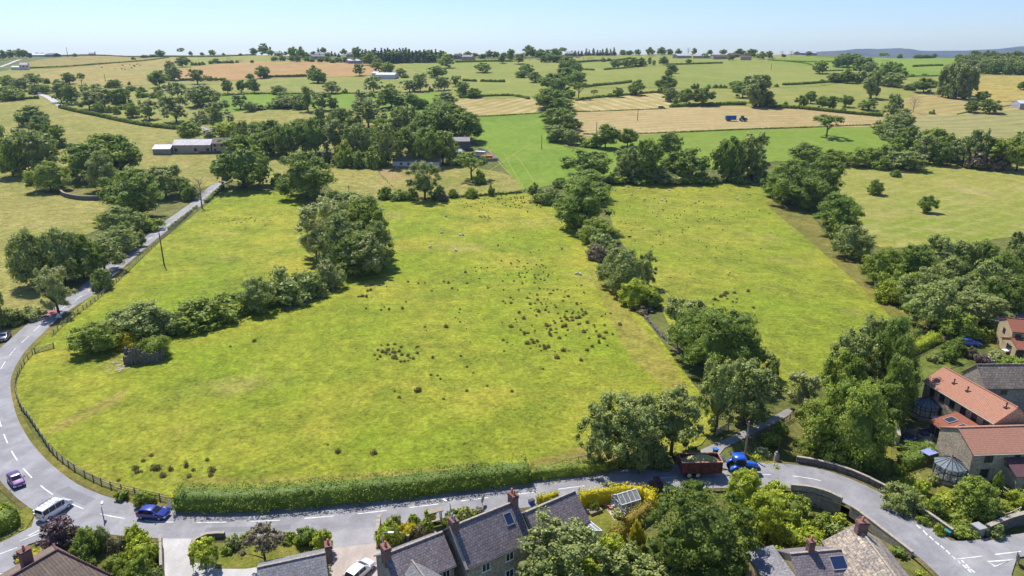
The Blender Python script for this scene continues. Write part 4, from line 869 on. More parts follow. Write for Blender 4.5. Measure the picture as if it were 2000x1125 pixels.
# --- bottom right: mottled stone roof house and the small house with the skylight
house('stone_house', 'stone house at the bottom right with a mottled golden stone slate roof', at(1672,1030,6.8), at(1745,1118,6.8), 3.5, 4.2, STONE, PATCH, chims=[(-4.6, 0, 5.4, 7.9, .4, .6, BRICK, 1)], ext=3, ridge_m=STONEC, hwN=3.3, wins=[('W', 1.2, 2.4, 1, 1.1), ('S', -2, 1.5, 1, 1.2)])
hS, hl, rz, rf = house('small_house', 'small slate roofed stone house with a square skylight and an orange chimney pot', at(1545,1082,5.6), at(1640,1075,5.6), 3.0, 3.6, BUFF, SLATE, chims=[(-.6, .2, 4.2, 7.0, .36, .36, BRICK, 1)], sky=[(2.2, .42, 1.9, 1.6)], ridge_m=STONEC)
bm = bmesh.new(); box(bm, -6.4, -3.4, -2, -3.3, 3.4, 3.1); obj('side_wall', bm, BUFF, hS)
bm = bmesh.new(); poly(bm, [(-6.6, -3.6, 3.25), (-3.2, -3.6, 4.0), (-3.2, 3.6, 4.0), (-6.6, 3.6, 3.25)]); o_ = obj('side_roof', bm, SLATEG, hS); o_.modifiers.new('s', 'SOLIDIFY').thickness = .12
# --- the cluster on the right
W_A = [('S', u, 2.9, 1.1, 1.35, DARKF) for u in (-5.6, -3.3, -1.0, 1.4, 3.7, 6.1)] + [('S', u, .5, 1.1, 1.4, DARKF) for u in (-3.4, -.6)] + [('S', 6.2, .2, 1.1, 1.8, DARKF)]
hA, hl, rz, rf = house('barn_conversion', 'long two storey stone house with a bright orange pantile roof beside the big trees', at(1844,719,7.4), at(1987,795,7.4), 3.4, 4.9, STONE, CLAY, DARKF, W_A, ridge_m=CLAY)
for x, t in ((-3.4, .45), (-.4, .45), (6.6, .25)):
    bm = bmesh.new(); z = rz - (rz - 4.9) * t; tube(bm, [(x, -3.4*t, z), (x, -3.4*t, z+.75)], .09, 8); tube(bm, [(x, -3.4*t, z+.75), (x, -3.4*t, z+.95)], .14, 8); box(bm, x-.28, -3.4*t-.28, z+.02, x+.28, -3.4*t+.28, z+.2); obj('flue_pipe', bm, DARKF, rf)
house('stone_barn', 'grey stone slated house behind the long orange roofed one', at(1909,713,7.6), at(2000,712,7.6), 3.2, 4.7, STONEG, STSLATE, DARKF, [('S', -3.8, 3.2, 1.2, 1.0, TIMBER), ('S', 1.2, 1.2, 1.2, 1.8, TIMBER)], ext=6, ridge_m=STSLATE)
hB, hl, rz, rf = house('stone_house', 'stone house with an orange pantile roof and a garage, nearest of the right cluster', at(1872,840,7.0), at(2000,829,7.0), 3.8, 4.6, STONE, CLAY, DARKF,
    [('S', -5.0, 3.0, 1.3, 1.15, DARKF), ('S', -.6, 3.0, .9, 1.15, DARKF), ('S', -5.2, .4, 1.3, 1.4, DARKF)], ext=5, ridge_m=CLAY)
bm = bmesh.new(); box(bm, -2.2, -6.4, -1, 6.5, -3.81, 2.3); obj('garage_wall', bm, STONE, hB)
bm = bmesh.new(); poly(bm, [(-2.7, -6.8, 2.35), (6.9, -6.8, 2.35), (6.9, -3.82, 3.75), (-2.7, -3.82, 3.75)]); o_ = obj('garage_roof', bm, CLAYV, hB); o_.modifiers.new('s', 'SOLIDIFY').thickness = .14
bm = bmesh.new(); box(bm, -.9, -6.47, -.4, 1.8, -6.41, 2.0); obj('garage_door', bm, flat('green_door', (.17,.21,.20,1), .6), hB)
house('buff_house', 'buff stone house with a brown tiled roof at the far right edge', at(1968,622,6.6), at(2046,628,6.6), 3.6, 5.0, BUFF, CLAYD, DARKF, [('W', .2, 3.2, 1.2, 1.1), ('S', -3.6, 3.2, 1.1, 1.2), ('S', -3.6, .4, 1.4, 2.0), ('S', -.8, 3.2, 1.1, 1.2)], ext=2, chims=[(-3, .6, 5.8, 7.5, .12, .12, DARKF, 0)], ridge_m=CLAYD)
house('garden_room', 'low rust tiled extension with a rooflight at the right edge', at(1975,660,3.6), at(2050,664,3.6), 3.2, 2.4, BUFF, CLAYD, DARKF, [('S', -3.2, .2, 1.6, 1.9), ('W', 0, .2, 2.0, 1.9)], sky=[(-1.2, .3, 1.0, 1.3)], ridge_m=CLAYD, cat='extension')
def sunroom():
    p = at(1866, 828, 3.2); g = hA.location.z; r = empty('sunroom', (p.x, p.y, g), hA.rotation_euler.z, 'sunroom with a flat sloping rust roof and two rooflights on the long house', 'extension')
    bm = bmesh.new(); box(bm, -2.6, -2.3, -1, 2.6, 2.6, 2.0); vs = [(-2.6, -2.3, 2.0), (2.6, -2.3, 2.0), (2.6, 2.6, 3.1), (-2.6, 2.6, 3.1)]
    poly(bm, [(2.6, -2.3, 2.0), (2.6, 2.6, 2.0), (2.6, 2.6, 3.05)]); poly(bm, [(-2.6, -2.3, 2.0), (-2.6, 2.6, 3.05), (-2.6, 2.6, 2.0)]); obj('wall', bm, TIMBER, r)
    bm = bmesh.new(); poly(bm, [(-2.9, -2.7, 2.08), (2.9, -2.7, 2.08), (2.9, 2.7, 3.25), (-2.9, 2.7, 3.25)]); rf = obj('roof', bm, CLAYD, r); rf.modifiers.new('s', 'SOLIDIFY').thickness = .13
    for x in (-1.3, 1.2):
        bm = bmesh.new(); Mx = Matrix.Translation((x, .2, 2.76)) @ Matrix.Rotation(math.atan2(1.17, 5.4), 4, 'X'); box(bm, -.7, -.9, 0, .7, .9, .1, M=Mx); f = obj('skylight', bm, LEAD, rf)
        bm = bmesh.new(); box(bm, -.58, -.78, .05, .58, .78, .125, M=Mx); obj('pane', bm, PANE, f)
    for k in range(4): window_on(r, 'S', -1.95 + 1.3 * k, .05, 1.15, 1.85, 2.6, 2.31, DARKF, bars=0)
sunroom()
def conservatory(px, py, rad, label, face, hgt=2.5):
    p = at(px, py); r = empty('conservatory', p, face, label, 'conservatory'); n = 8; P = [(rad * math.cos(2*math.pi*(k+.5)/n), rad * math.sin(2*math.pi*(k+.5)/n)) for k in range(n)]
    bm = bmesh.new(); prism(bm, [(x*.99, y*.99) for x, y in P], -.8, .55); obj('base_wall', bm, STONE, r)
    bm = bmesh.new()
    for (x, y), (x2, y2) in zip(P, P[1:] + P[:1]):
        tube(bm, [(x, y, .5), (x, y, hgt)], .08, 5); m_ = ((x+x2)/2, (y+y2)/2); tube(bm, [(m_[0], m_[1], .55), (m_[0], m_[1], hgt)], .05, 4)
        for z in (.6, hgt*.72, hgt): tube(bm, [(x, y, z), (x2, y2, z)], .07, 4)
    obj('frame', bm, DARKF, r)
    bm = bmesh.new()
    for (x, y), (x2, y2) in zip(P, P[1:] + P[:1]): poly(bm, [(x, y, .55), (x2, y2, .55), (x2, y2, hgt), (x, y, hgt)])
    obj('glazing', bm, CGLASS, r)
    bm = bmesh.new(); top = (0, 0, hgt + 1.25)
    for (x, y), (x2, y2) in zip(P, P[1:] + P[:1]): poly(bm, [(x*1.04, y*1.04, hgt+.03), (x2*1.04, y2*1.04, hgt+.03), top])
    rg = obj('roof_glazing', bm, glassy('tinted_roof_glass', (.30,.36,.42,1), .45, .1), r); bm = bmesh.new()
    for (x, y), (x2, y2) in zip(P, P[1:] + P[:1]):
        tube(bm, [(x*1.05, y*1.05, hgt+.06), (0, 0, hgt+1.3)], .06, 4); tube(bm, [((x+x2)*.525, (y+y2)*.525, hgt+.06), ((x+x2)*.1, (y+y2)*.1, hgt+1.14)], .035, 4)
    tube(bm, [(0, 0, hgt+1.2), (0, 0, hgt+1.65)], [.12, .03], 6); obj('roof_frame', bm, DARKF, rg)
    bm = bmesh.new(); 
    for a in (.4, 2.2, 4.1): box(bm, 1.0*math.cos(a)-.4, 1.0*math.sin(a)-.35, .56, 1.0*math.cos(a)+.4, 1.0*math.sin(a)+.35, 1.1); box(bm, 1.3*math.cos(a)-.4, 1.3*math.sin(a)-.3, 1.101, 1.3*math.cos(a)+.4, 1.3*math.sin(a)-.15, 1.5)
    tag(obj('wicker_chairs', bm, flat('wicker', (.62,.55,.45,1)), None, loc=r.location), 'pale seats inside the ' + label.split('framed ')[1], 'seat')
conservatory(1806, 812, 2.1, 'octagonal dark framed conservatory against the long orange roofed house', .2)
conservatory(1851, 934, 2.25, 'octagonal dark framed conservatory beside the gable of the nearest house', .3)
# --- farm buildings and far houses
def shed(name, label, a, b, hw, eave, ridge, wallm, roofm, ext=0, cat='barn', wins=(), frame=DARKF, chims=()):
    A_, B_ = at(*a), at(*b); A_.z = h(A_.x, A_.y) + ridge; B_.z = h(B_.x, B_.y) + ridge
    return house(name, label, A_, B_, hw, eave, wallm, roofm, frame, wins, chims, ext=ext, cat=cat, gutter=False, depth=3)
shed('farmhouse', 'long stone farm building with grey sheet roof beyond the left fields', (345,297), (418,296), 5, 4.6, 7.4, STONE, SHEETR, wins=[('S', u, 1.0, 1.6, 1.7) for u in (-9, 2, 9)])
shed('stone_farmhouse', 'brown roofed stone farmhouse joined to the right end of the long building', (420,296), (452,295), 4.8, 5.2, 8.0, STONE, STSLATE, cat='farmhouse', wins=[('S', u, z, 1.3, 1.4) for u in (-3, 1, 4) for z in (.8, 3.4)], chims=[(4.6, 0, 7.2, 9.2, .5, .5)])
shed('open_shed', 'low pale roofed shed at the left end of the long farm building', (306,299), (340,299), 5, 3, 5.0, STONEG, SHEETW)
shed('open_barn', 'dark open fronted barn behind the trees of the farm wood', (872,292), (918,291), 4.5, 5.2, 7.2, SHEETD, SHEETD)
shed('stone_shed', 'small grey roofed shed in front of the dark open barn', (868,306), (902,304), 3, 2.4, 4, STONE, SHEETR)
shed('cottage', 'low white walled cottage half hidden in the farm wood', (770,322), (860,324), 3.2, 2.6, 4.6, RENDER, STSLATE, cat='cottage', wins=[('S', u, .7, 1.2, 1.2) for u in (-8, -4, 3, 8)])
shed('field_barn', 'long pale sheet barn in the meadow right of the orange field', (738,153), (775,153), 7, 4, 6.2, RENDER, SHEETW)
shed('field_shed', 'small pale barn end on beside the long pale barn', (730,149), (741,149), 5, 3.5, 5.5, SHEETW, SHEETR)
shed('hill_shed', 'grey shed on the upper edge of the orange field', (678,124), (702,124), 6, 4, 6, SHEETR, SHEETW)
shed('white_farmhouse', 'white and grey farmhouse at the far left by the upper road', (42,136), (57,136), 5, 6, 9, RENDER, SHEETD, cat='farmhouse', wins=[('S', u, 3, 1.6, 2) for u in (-4, 0, 4)])
shed('white_barn', 'long low white barn beside the far left farmhouse', (26,136), (44,136), 6, 3.2, 4.6, RENDER, SHEETW)
shed('skyline_barn', 'long white roofed barn on the left skyline', (64,111), (92,111), 7, 3.5, 5.5, RENDER, SHEETW)
shed('skyline_shed', 'dark shed right of the white skyline barn', (96,111), (112,111), 6, 3.5, 6, SHEETD, SHEETD)
shed('lone_cottage', 'small lone cottage on the left skyline ridge', (175,109), (186,109), 4, 3, 5, STONEG, SLATEG, cat='cottage', chims=[(5, 0, 4.5, 6.5, .6, .6)])
for a, b, lab, wm, rm in (((537,108), (551,108), 'dark roofed stone house leftmost among the skyline trees', STONEG, SLATEG), ((617,111), (644,111), 'large pale house among the skyline trees left of the pine wood', RENDER, SLATEG), ((608,116), (634,116), 'wide low roofed house below the large pale skyline house', STONE, SLATEG), ((680,112), (694,112), 'brown roofed house beside the pine wood on the skyline', STONE, STSLATE),
        ((888,115), (902,115), 'twin gabled house right of the pine wood on the skyline', STONE, CLAYV), ((905,117), (925,117), 'dark low farm roof right of the twin gabled skyline house', STONE, SLATEG), ((1106,110), (1122,110), 'low house between the tree belt and small pines', STONEG, SLATEG)):
    shed('hill_house', lab, a, b, 5, 4.6, 7.6, wm, rm, cat='house', wins=[('S', u, 2.8, 1.4, 1.5) for u in (-3, 3)], chims=[(3, 0, 6.8, 9, .6, .6)])
for a, b, lab, wm, rm in (((1318,114), (1346,113), 'grey sheet barn leftmost of the skyline farm on the right', SHEETR, SHEETW), ((1355,114), (1388,114), 'low grey barn second in the skyline farm on the right', STONE, SHEETR), ((1390,116), (1418,115), 'broad brown roofed barn in the middle of the skyline farm', STONE, CLAYV), ((1423,112), (1438,112), 'small brown house behind the skyline farm', BRICK, CLAYV), ((1445,117), (1466,117), 'dark roofed barn rightmost of the skyline farm', STONE, CLAYV), ((1556,107), (1590,108), 'long pale barn on the right skyline end', SHEETR, SHEETW)):
    shed('farm_barn', lab, a, b, 6, 4, 6.5, wm, rm)
shed('grey_barn', 'white roofed grey barn at the right edge of the pale crop field', (1982,212), (2030,213), 7, 4.5, 6.5, SHEETR, SHEETW)
# ------------------------------------------------------------------ hedges
def hedge(px, H, W, leaf, label, name='hedge', group=None, wob=.25, hf=h, rnd_top=True, world=False, mat=None):
    P = path(px, max(.7, W * .22), world); Nn = normals(P); rs = np.random.RandomState(int(abs(P[0].x * 13 + P[0].y * 7)) % 9999 + len(P))
    c0 = P[len(P)//2]; dep = pix(on(c0.x, c0.y))[2]; lf = max(.27, dep * .0021)
    L = []; pos = []; hts = []
    for p in P:
        hts.append(H * (1 + rs.uniform(-wob, wob)))
    # lumpy hump cross-section: lobes along the path
    Lc, Lr = [], []
    for p, n, hh in zip(P, Nn, hts):
        for off in ((-.36, -.13, .13, .36) if W > 2 else (0,)):
            for zf in ((.3, .56, .8) if H > 1.6 else (.45,)):
                q = p + n * off * W + Vector((rs.uniform(-.2, .2), rs.uniform(-.2, .2), 0)) * W
                Lc.append((q.x - c0.x, q.y - c0.y, hf(q.x, q.y) - hf(c0.x, c0.y) + hh * zf + rs.uniform(-.05, .05) * hh))
                rw = W * (.19 if W > 2 else .5) * rs.uniform(.85, 1.2); Lr.append((rw, rw, hh * (.22 if H > 1.6 else .55)))
    Lc = np.array(Lc); Lr = np.array(Lr); Ps, Ns, Ts, cv, cf, ct = [], [], [], [], [], []; base = 0
    for c, r in zip(Lc, Lr):
        area = 9 * ((r[0]*r[0])**1.6 + 2*(r[0]*r[2])**1.6)**(1/1.6) / 2
        n = max(8, int(.55 * area / lf**2)); d, kk, tt = clumpy(rs, n, int(np.clip(area / (lf*lf*14), 5, 30))); d[:, 2] = np.where(d[:, 2] < -.5, -d[:, 2], d[:, 2])
        lt = rs.rand() * .25; Ps.append(c + d * r * kk[:, None]); Ns.append(d + rs.normal(size=(n, 3)) * .7); Ts.append(np.clip(lt + tt * .35 + rs.rand(n)**1.5 * .6, 0, 1))
        v = c + ICV * r * .74; cv.append(v); cf.append(ICF + base); base += len(v); ct.append(np.full(len(v), lt))
    Pa = np.vstack(Ps); me = quads(name, Pa, np.vstack(Ns), lf * rs.uniform(.6, 1.35, len(Pa)), np.concatenate(Ts), LEAF[leaf], core=(np.vstack(cv), np.vstack(cf), np.concatenate(ct)))
    o = bpy.data.objects.new(name, me); o.location = (c0.x, c0.y, hf(c0.x, c0.y)); link(o); return tag(o, label, 'hedge', group)
def clipped(px, H, W, leaf, label, wob=.10, hf=h0):
    "a trimmed hedge: leaves over a rounded box swept along the path, shaggy at sprig scale"
    P = path(px, .8); Nn = normals(P); rs = np.random.RandomState(len(P) * 7 + int(H * 10)); c0 = P[len(P)//2]; z0 = hf(c0.x, c0.y)
    lf = .27; n_ = len(P); A = np.array([[p.x, p.y, hf(p.x, p.y)] for p in P]) - [c0.x, c0.y, z0]; B = np.array([[q.x, q.y] for q in Nn])
    hw, r = W / 2, min(W, H) * .18; prof_ = [(-hw, 0), (-hw*1.02, H*.5), (-hw*.97, H - r), (-hw + r, H), (0, H*1.02), (hw - r, H), (hw*.97, H - r), (hw*1.02, H*.5), (hw, 0)]
    Q = np.array(prof_); ln = np.linalg.norm(np.diff(Q, axis=0), axis=1); cum = np.concatenate([[0], np.cumsum(ln)]); tot = cum[-1]; L = sum((b - a).length for a, b in zip(P, P[1:]))
    def put(u, t):                     # u along (0..n-1), t around (0..tot) -> point, normal
        i = np.clip(u.astype(int), 0, n_ - 2); f = (u - i)[:, None]; c = A[i] * (1-f) + A[i+1] * f; nn = B[i] * (1-f) + B[i+1] * f
        j = np.clip(np.searchsorted(cum, t) - 1, 0, len(ln) - 1); g = ((t - cum[j]) / ln[j])[:, None]; q = Q[j] * (1-g) + Q[j+1] * g; d = Q[j+1] - Q[j]; d /= np.linalg.norm(d, axis=1, keepdims=True); o2 = np.stack([-d[:, 1], d[:, 0]], 1)
        return c, nn, q, o2
    m = int(L * tot / .35); us = rs.uniform(0, n_ - 1, m); ts = rs.uniform(0, tot, m); out = rs.normal(0, wob * H * .6, m); tint = rs.rand(m)
    k = int(1.35 * L * tot / lf**2); w_ = rs.randint(0, m, k); u = np.clip(us[w_] + rs.normal(0, .35, k), 0, n_ - 1.001); t = np.clip(ts[w_] + rs.normal(0, .26, k), 0, tot - .001)
    c, nn, q, o2 = put(u, t); lump = .05 * H * (np.sin(u * .9 + t) + np.sin(u * .37 + 1.7 * t)); e = (out[w_] + lump * .6 + rs.normal(0, .12, k) - .05)[:, None]; q2 = q + o2 * e
    Pt = c + np.stack([nn[:, 0] * q2[:, 0], nn[:, 1] * q2[:, 0], q2[:, 1]], 1); No = np.stack([nn[:, 0] * o2[:, 0], nn[:, 1] * o2[:, 0], o2[:, 1]], 1) + rs.normal(size=(k, 3)) * .8
    cv, cf = [], []
    for i in range(n_):
        for (x, z) in Q * [.70, .82]: cv.append((A[i][0] + B[i][0] * x, A[i][1] + B[i][1] * x, A[i][2] + z))
    nq = len(Q)
    for i in range(n_ - 1):
        for j in range(nq - 1): a_, b_ = i*nq + j, (i+1)*nq + j; cf += [(a_, b_, b_+1), (a_, b_+1, a_+1)]
    for i in (0, n_ - 1): cf += [(i*nq, i*nq + j, i*nq + j + 1) for j in range(1, nq - 1)]
    for i in (0, n_ - 1):              # leafy ends
        kk = int(W * H / lf**2 * 1.3); x = rs.uniform(-hw, hw, kk); z = rs.uniform(0, H, kk); d = (A[1] - A[0]) if i == 0 else (A[-2] - A[-1]); d = -d / np.linalg.norm(d)
        Pt = np.vstack([Pt, np.stack([A[i][0] + B[i][0]*x + d[0]*.1, A[i][1] + B[i][1]*x + d[1]*.1, A[i][2] + z], 1)]); No = np.vstack([No, d + rs.normal(size=(kk, 3)) * .6])
    T = np.clip(np.concatenate([tint[w_] * .45 + rs.rand(k)**1.5 * .6, rs.rand(len(Pt) - k) * .8]), 0, 1)
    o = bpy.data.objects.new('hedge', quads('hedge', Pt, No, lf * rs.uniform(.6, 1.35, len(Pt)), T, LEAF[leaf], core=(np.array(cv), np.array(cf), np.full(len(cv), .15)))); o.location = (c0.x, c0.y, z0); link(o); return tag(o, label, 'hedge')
clipped([(352,989),(450,991),(530,987),(625,979),(750,968),(875,953),(950,945),(1030,936)], 3.0, 3.8, 'o', 'long tall dark green hedge between the front field and the road', hf=h0)
clipped([(1035,935),(1090,929),(1130,924),(1180,918)], 1.9, 2.4, 'm', 'lower ragged hedge continuing right of the long tall dark hedge', wob=.24, hf=h0)
clipped([(1132,990),(1180,981),(1225,975),(1252,978)], 2.6, 1.5, 'g', 'golden yellow hedge curving round the terrace garden along the road', hf=h0)
clipped([(1256,978),(1272,985),(1268,1000)], 2.5, 1.5, 'g', 'golden corner of the terrace hedge beside the copper bush', hf=h0)
clipped([(1268,1005),(1245,1022),(1222,1036)], 2.3, 1.7, 'q', 'rusty gold clipped hedge between the greenhouse and the big dark tree', hf=h0)
clipped([(1216,1050),(1200,1062),(1190,1072)], 2.2, 1.7, 'q', 'shorter rusty clipped hedge at the lower end of the terrace garden', hf=h0)
clipped([(1050,988),(1070,982),(1088,976)], 1.6, 1.2, 'g', 'short golden hedge piece behind the terrace roof by the road', hf=h0)
clipped([(-20,1042),(10,1030),(30,1018)], 2.6, 3.4, 'm', 'clipped green hedge block at the bottom left corner', hf=h0)
clipped([(632,1090),(632,1110),(634,1140)], 1.6, 1.3, 'm', 'narrow clipped hedge leading down beside the gravel yard', hf=h0)
clipped([(1764,697),(1795,682),(1828,664)], 2.0, 2.6, 'y', 'fresh green hedge by the field gate above the orange roofed houses', hf=h)
clipped([(1757,915),(1790,905),(1825,892)], 2.0, 2.4, 'o', 'dark garden hedge left of the nearest orange roofed house', hf=h)
clipped([(1725,868),(1740,858),(1758,850)], 1.7, 2.4, 'm', 'garden hedge behind the trampoline', hf=h)
hedge([(436,366),(418,382),(402,396)], 1.5, 1.8, 'a', 'straggly roadside hedge near the top of the straight road'); hedge([(385,405),(360,425),(330,449)], 1.1, 1.2, 'a', 'low roadside hedge just above the post and rail fence')
hedge([(875,386),(920,384),(970,381),(1018,377)], 1.2, 1.4, 'o', 'low dark hedge along the top of the front field')
hedge([(1180,919),(1225,914),(1280,908)], 1.2, 1.6, 'm', 'low scrubby roadside growth under the tree group by the lane', hf=h0)
FH = [([(0,196),(40,195),(75,193)], 2, 'left hand end of the meadow below the scrub'), ([(118,211),(150,219),(190,227),(230,236),(290,247),(345,253)], 2.2, 'upper lane below the scrub trees'), ([(110,290),(130,289),(152,288)], 2, 'meadow edge beside the left dark trees'),
 ([(55,134),(140,130),(250,122),(330,113)], 1.5, 'tan meadow under the left skyline'), ([(120,110),(220,110),(330,111),(500,108)], 1.4, 'skyline from the white barn to the ridge trees'), ([(352,158),(400,157),(440,157)], 2, 'lower left edge of the orange field'), ([(515,152),(560,151),(598,150)], 2.2, 'lower middle edge of the orange field'),
 ([(430,188),(500,184),(560,184),(640,184),(700,183)], 1.4, 'upper side of the bright green strip'), ([(905,159),(930,160)], 2.2, 'small left piece in the upper middle meadow'), ([(940,160),(985,161)], 2.2, 'longer right piece in the upper middle meadow'), ([(890,122),(940,121),(1000,121)], 2, 'skyline field right of the pine wood'),
 ([(898,192),(950,189),(1000,188),(1033,194)], 1.8, 'upper edge of the slanting hay rows'), ([(1125,123),(1180,120),(1232,115)], 2, 'right ridge beside the tree belt'), ([(1130,136),(1160,138)], 1.8, 'short gap right of the tree belt'), ([(1181,137),(1220,134),(1263,128)], 1.8, 'row of four trees in the ridge meadow'),
 ([(1143,171),(1190,166),(1232,161)], 2, 'middle of the big ridge meadow'), ([(1126,197),(1170,191),(1220,187),(1298,181)], 1.8, 'upper edge of the curved hay rows'), ([(1309,210),(1370,207),(1455,205)], 2.2, 'upper edge of the big hay field'), ([(1305,127),(1350,126),(1410,124)], 1.8, 'meadow under the skyline farm'), ([(1500,118),(1560,123),(1586,128)], 1.6, 'slope left of the right green hill'),
 ([(1530,167),(1600,163),(1688,160)], 2, 'meadow behind the right hand oaks'), ([(1500,211),(1560,213),(1600,217),(1660,223),(1722,228)], 2.2, 'right upper edge of the big hay field'), ([(1783,131),(1840,129)], 2, 'middle of the green hill by the right wood'), ([(1610,140),(1646,139)], 1.6, 'meadow edge near the lone hillside oak'), ([(1765,152),(1835,149)], 1.2, 'lower edge of the right green hill'),
 ([(1140,263),(1300,260),(1420,255),(1560,250),(1700,245)], .8, 'lower edge of the big hay field'), ([(892,230),(1000,225),(1060,221)], .8, 'lower edge of the slanting hay rows'), ([(1123,219),(1200,217),(1300,213)], .7, 'line between the two hay fields'), ([(1535,120),(1620,121),(1680,121)], 1.2, 'top edge of the far green field'), ([(1870,224),(1990,204)], .6, 'farm track by the grey barn')]
for P_, H_, lab in FH: hedge(P_, H_, H_ * 1.1, 'o', 'dark field hedge along the ' + lab, 'field_hedge', 'field hedges')
# ------------------------------------------------------------------ dry stone walls and parapets
def wall_along(name, P, H, T, label, mat=RUBBLE, hf=h0, cap=STONEC, base=1.0, wobble=0, cat='wall'):
    bm = bmesh.new(); Nn = normals(P); prev = None; c0 = P[len(P)//2].copy(); c0.z = hf(c0.x, c0.y); rnd = random.Random(len(P)); tops = []
    for p, n in zip(P, Nn):
        z = hf(p.x, p.y) - c0.z; top = z + H + rnd.uniform(-wobble, wobble); tw = T * (1 + (rnd.uniform(-.45, .45) if wobble > .2 else 0)); a, b = p + n*tw/2 - c0, p - n*tw/2 - c0; tops.append((a.copy(), b.copy(), top))
        r = [bm.verts.new((a.x, a.y, z-base)), bm.verts.new((b.x, b.y, z-base)), bm.verts.new((b.x, b.y, top)), bm.verts.new((a.x, a.y, top))]
        if prev:
            for i in range(4): bm.faces.new((prev[i], prev[(i+1) % 4], r[(i+1) % 4], r[i]))
        else: bm.faces.new(r)
        prev = r
    bm.faces.new(prev[::-1]); bmesh.ops.recalc_face_normals(bm, faces=bm.faces); root = empty(name, c0, 0, label, cat); obj('wall', bm, mat, root)
    if cap:
        bm = bmesh.new()
        for (a, b, t), (a2, b2, t2) in zip(tops, tops[1:]):
            m1 = [a + (a-b)*.12, b - (a-b)*.12, b2 - (a2-b2)*.12, a2 + (a2-b2)*.12]; k = rnd.uniform(.1, .17)
            v = [bm.verts.new((q.x, q.y, (t if i < 2 else t2) + .004)) for i, q in enumerate(m1)] + [bm.verts.new((q.x, q.y, (t if i < 2 else t2) + k)) for i, q in enumerate(m1)]
            for f in ((3,2,1,0),(4,5,6,7),(0,1,5,4),(1,2,6,5),(2,3,7,6),(3,0,4,7)): bm.faces.new([v[i] for i in f])
        bmesh.ops.recalc_face_normals(bm, faces=bm.faces); obj('coping', bm, cap, root)
    return root
def near_s(px, py):
    q = at(px, py); return min(range(len(MP)), key=lambda i: (MP[i].xy - q.xy).length)
def road_run(a, b, off, step=1): return [MP[i] + MN[i] * off for i in range(near_s(*a), near_s(*b) + 1, step)]
wall_along('bridge_wall', road_run((1545,950), (1812,1066), 4.3), 1.0, .34, 'long stone parapet wall along the far side of the right hand road', base=3.5)
wall_along('bridge_wall', road_run((1535,950), (1672,998), -3.6), .9, .36, 'stone retaining wall with pale coping on the near side of the right hand road', STONEG, base=4.5)
wall_along('roadside_wall', [p for p in road_run((1695,1006), (1822,1078), -3.9)], .6, .35, 'low curved kerb wall between the road and the mottled roof house', STONEG)
bm = bmesh.new(); ppos = mpt(ML[near_s(1543,950)] , 4.4)
box(bm, -.3, -.3, -.5, .3, .3, 1.15); bmesh.ops.create_icosphere(bm, subdivisions=2, radius=.26, matrix=Matrix.Translation((0, 0, 1.36))); tag(obj('gate_pillar', bm, STONEG, loc=ppos), 'stone pillar with a ball top at the left end of the long parapet', 'pillar')
wall_along('garden_wall', path([(375,1100),(374,1078),(382,1062),(405,1052),(440,1050)], .8), .8, .4, 'curved dry stone garden wall beside the grey driveway', wobble=.06)
wall_along('garden_wall', path([(316,1065),(317,1095),(318,1125)], 1.2), 1.5, .25, 'timber topped wall on the left of the grey driveway', STONEG)
wall_along('garden_wall', path([(740,1060),(770,1052),(800,1060)], .8), 1.0, .35, 'stone garden wall between the flower bushes and the terrace', wobble=.05)
wall_along('garden_wall', path([(737,1058),(740,1040),(742,1025)], .8), 1.5, .4, 'short brown wall end beside the forecourt street lamp', BRICK)
wall_along('field_wall', path([(1238,598),(1255,612),(1272,632),(1290,655),(1320,680),(1345,705)], .55), .55, .6, 'tumbled dry stone wall between the two front fields', wobble=.38, cap=None, hf=h)
wall_along('field_wall', path([(560,607),(590,594),(620,580),(655,567)], .55), .5, .6, 'tumbled stones under the belt across the front field', wobble=.38, cap=None, hf=h)
wall_along('field_wall', path([(118,377),(128,385),(160,391),(190,391),(212,389)], 1.5), 1.9, .6, 'dry stone field enclosure wall under the left trees', hf=h)
wall_along('yard_wall', path([(310,298),(345,299),(400,300),(432,299)], 3), 1.3, .5, 'long stone yard wall in front of the long farm building', hf=h)
wall_along('yard_wall', path([(918,302),(945,314),(972,314)], 2), 1.4, .5, 'grey yard wall beside the dark open barn', STONEG, hf=h)
wall_along('yard_wall', path([(935,292),(955,300),(972,313)], 2), 1.2, .4, 'slanting concrete yard wall below the dark open barn', RENDER, hf=h)
wall_along('garden_wall', path([(1747,845),(1748,860),(1750,878)], .8), .9, .5, 'pale stepped garden wall beside the trampoline', STONEC)
wall_along('garden_wall', path([(1925,1050),(1950,1038),(1990,1024),(2040,1012)], 1.5), 1.6, .5, 'stone wall along the side road at the right edge', wobble=.05)
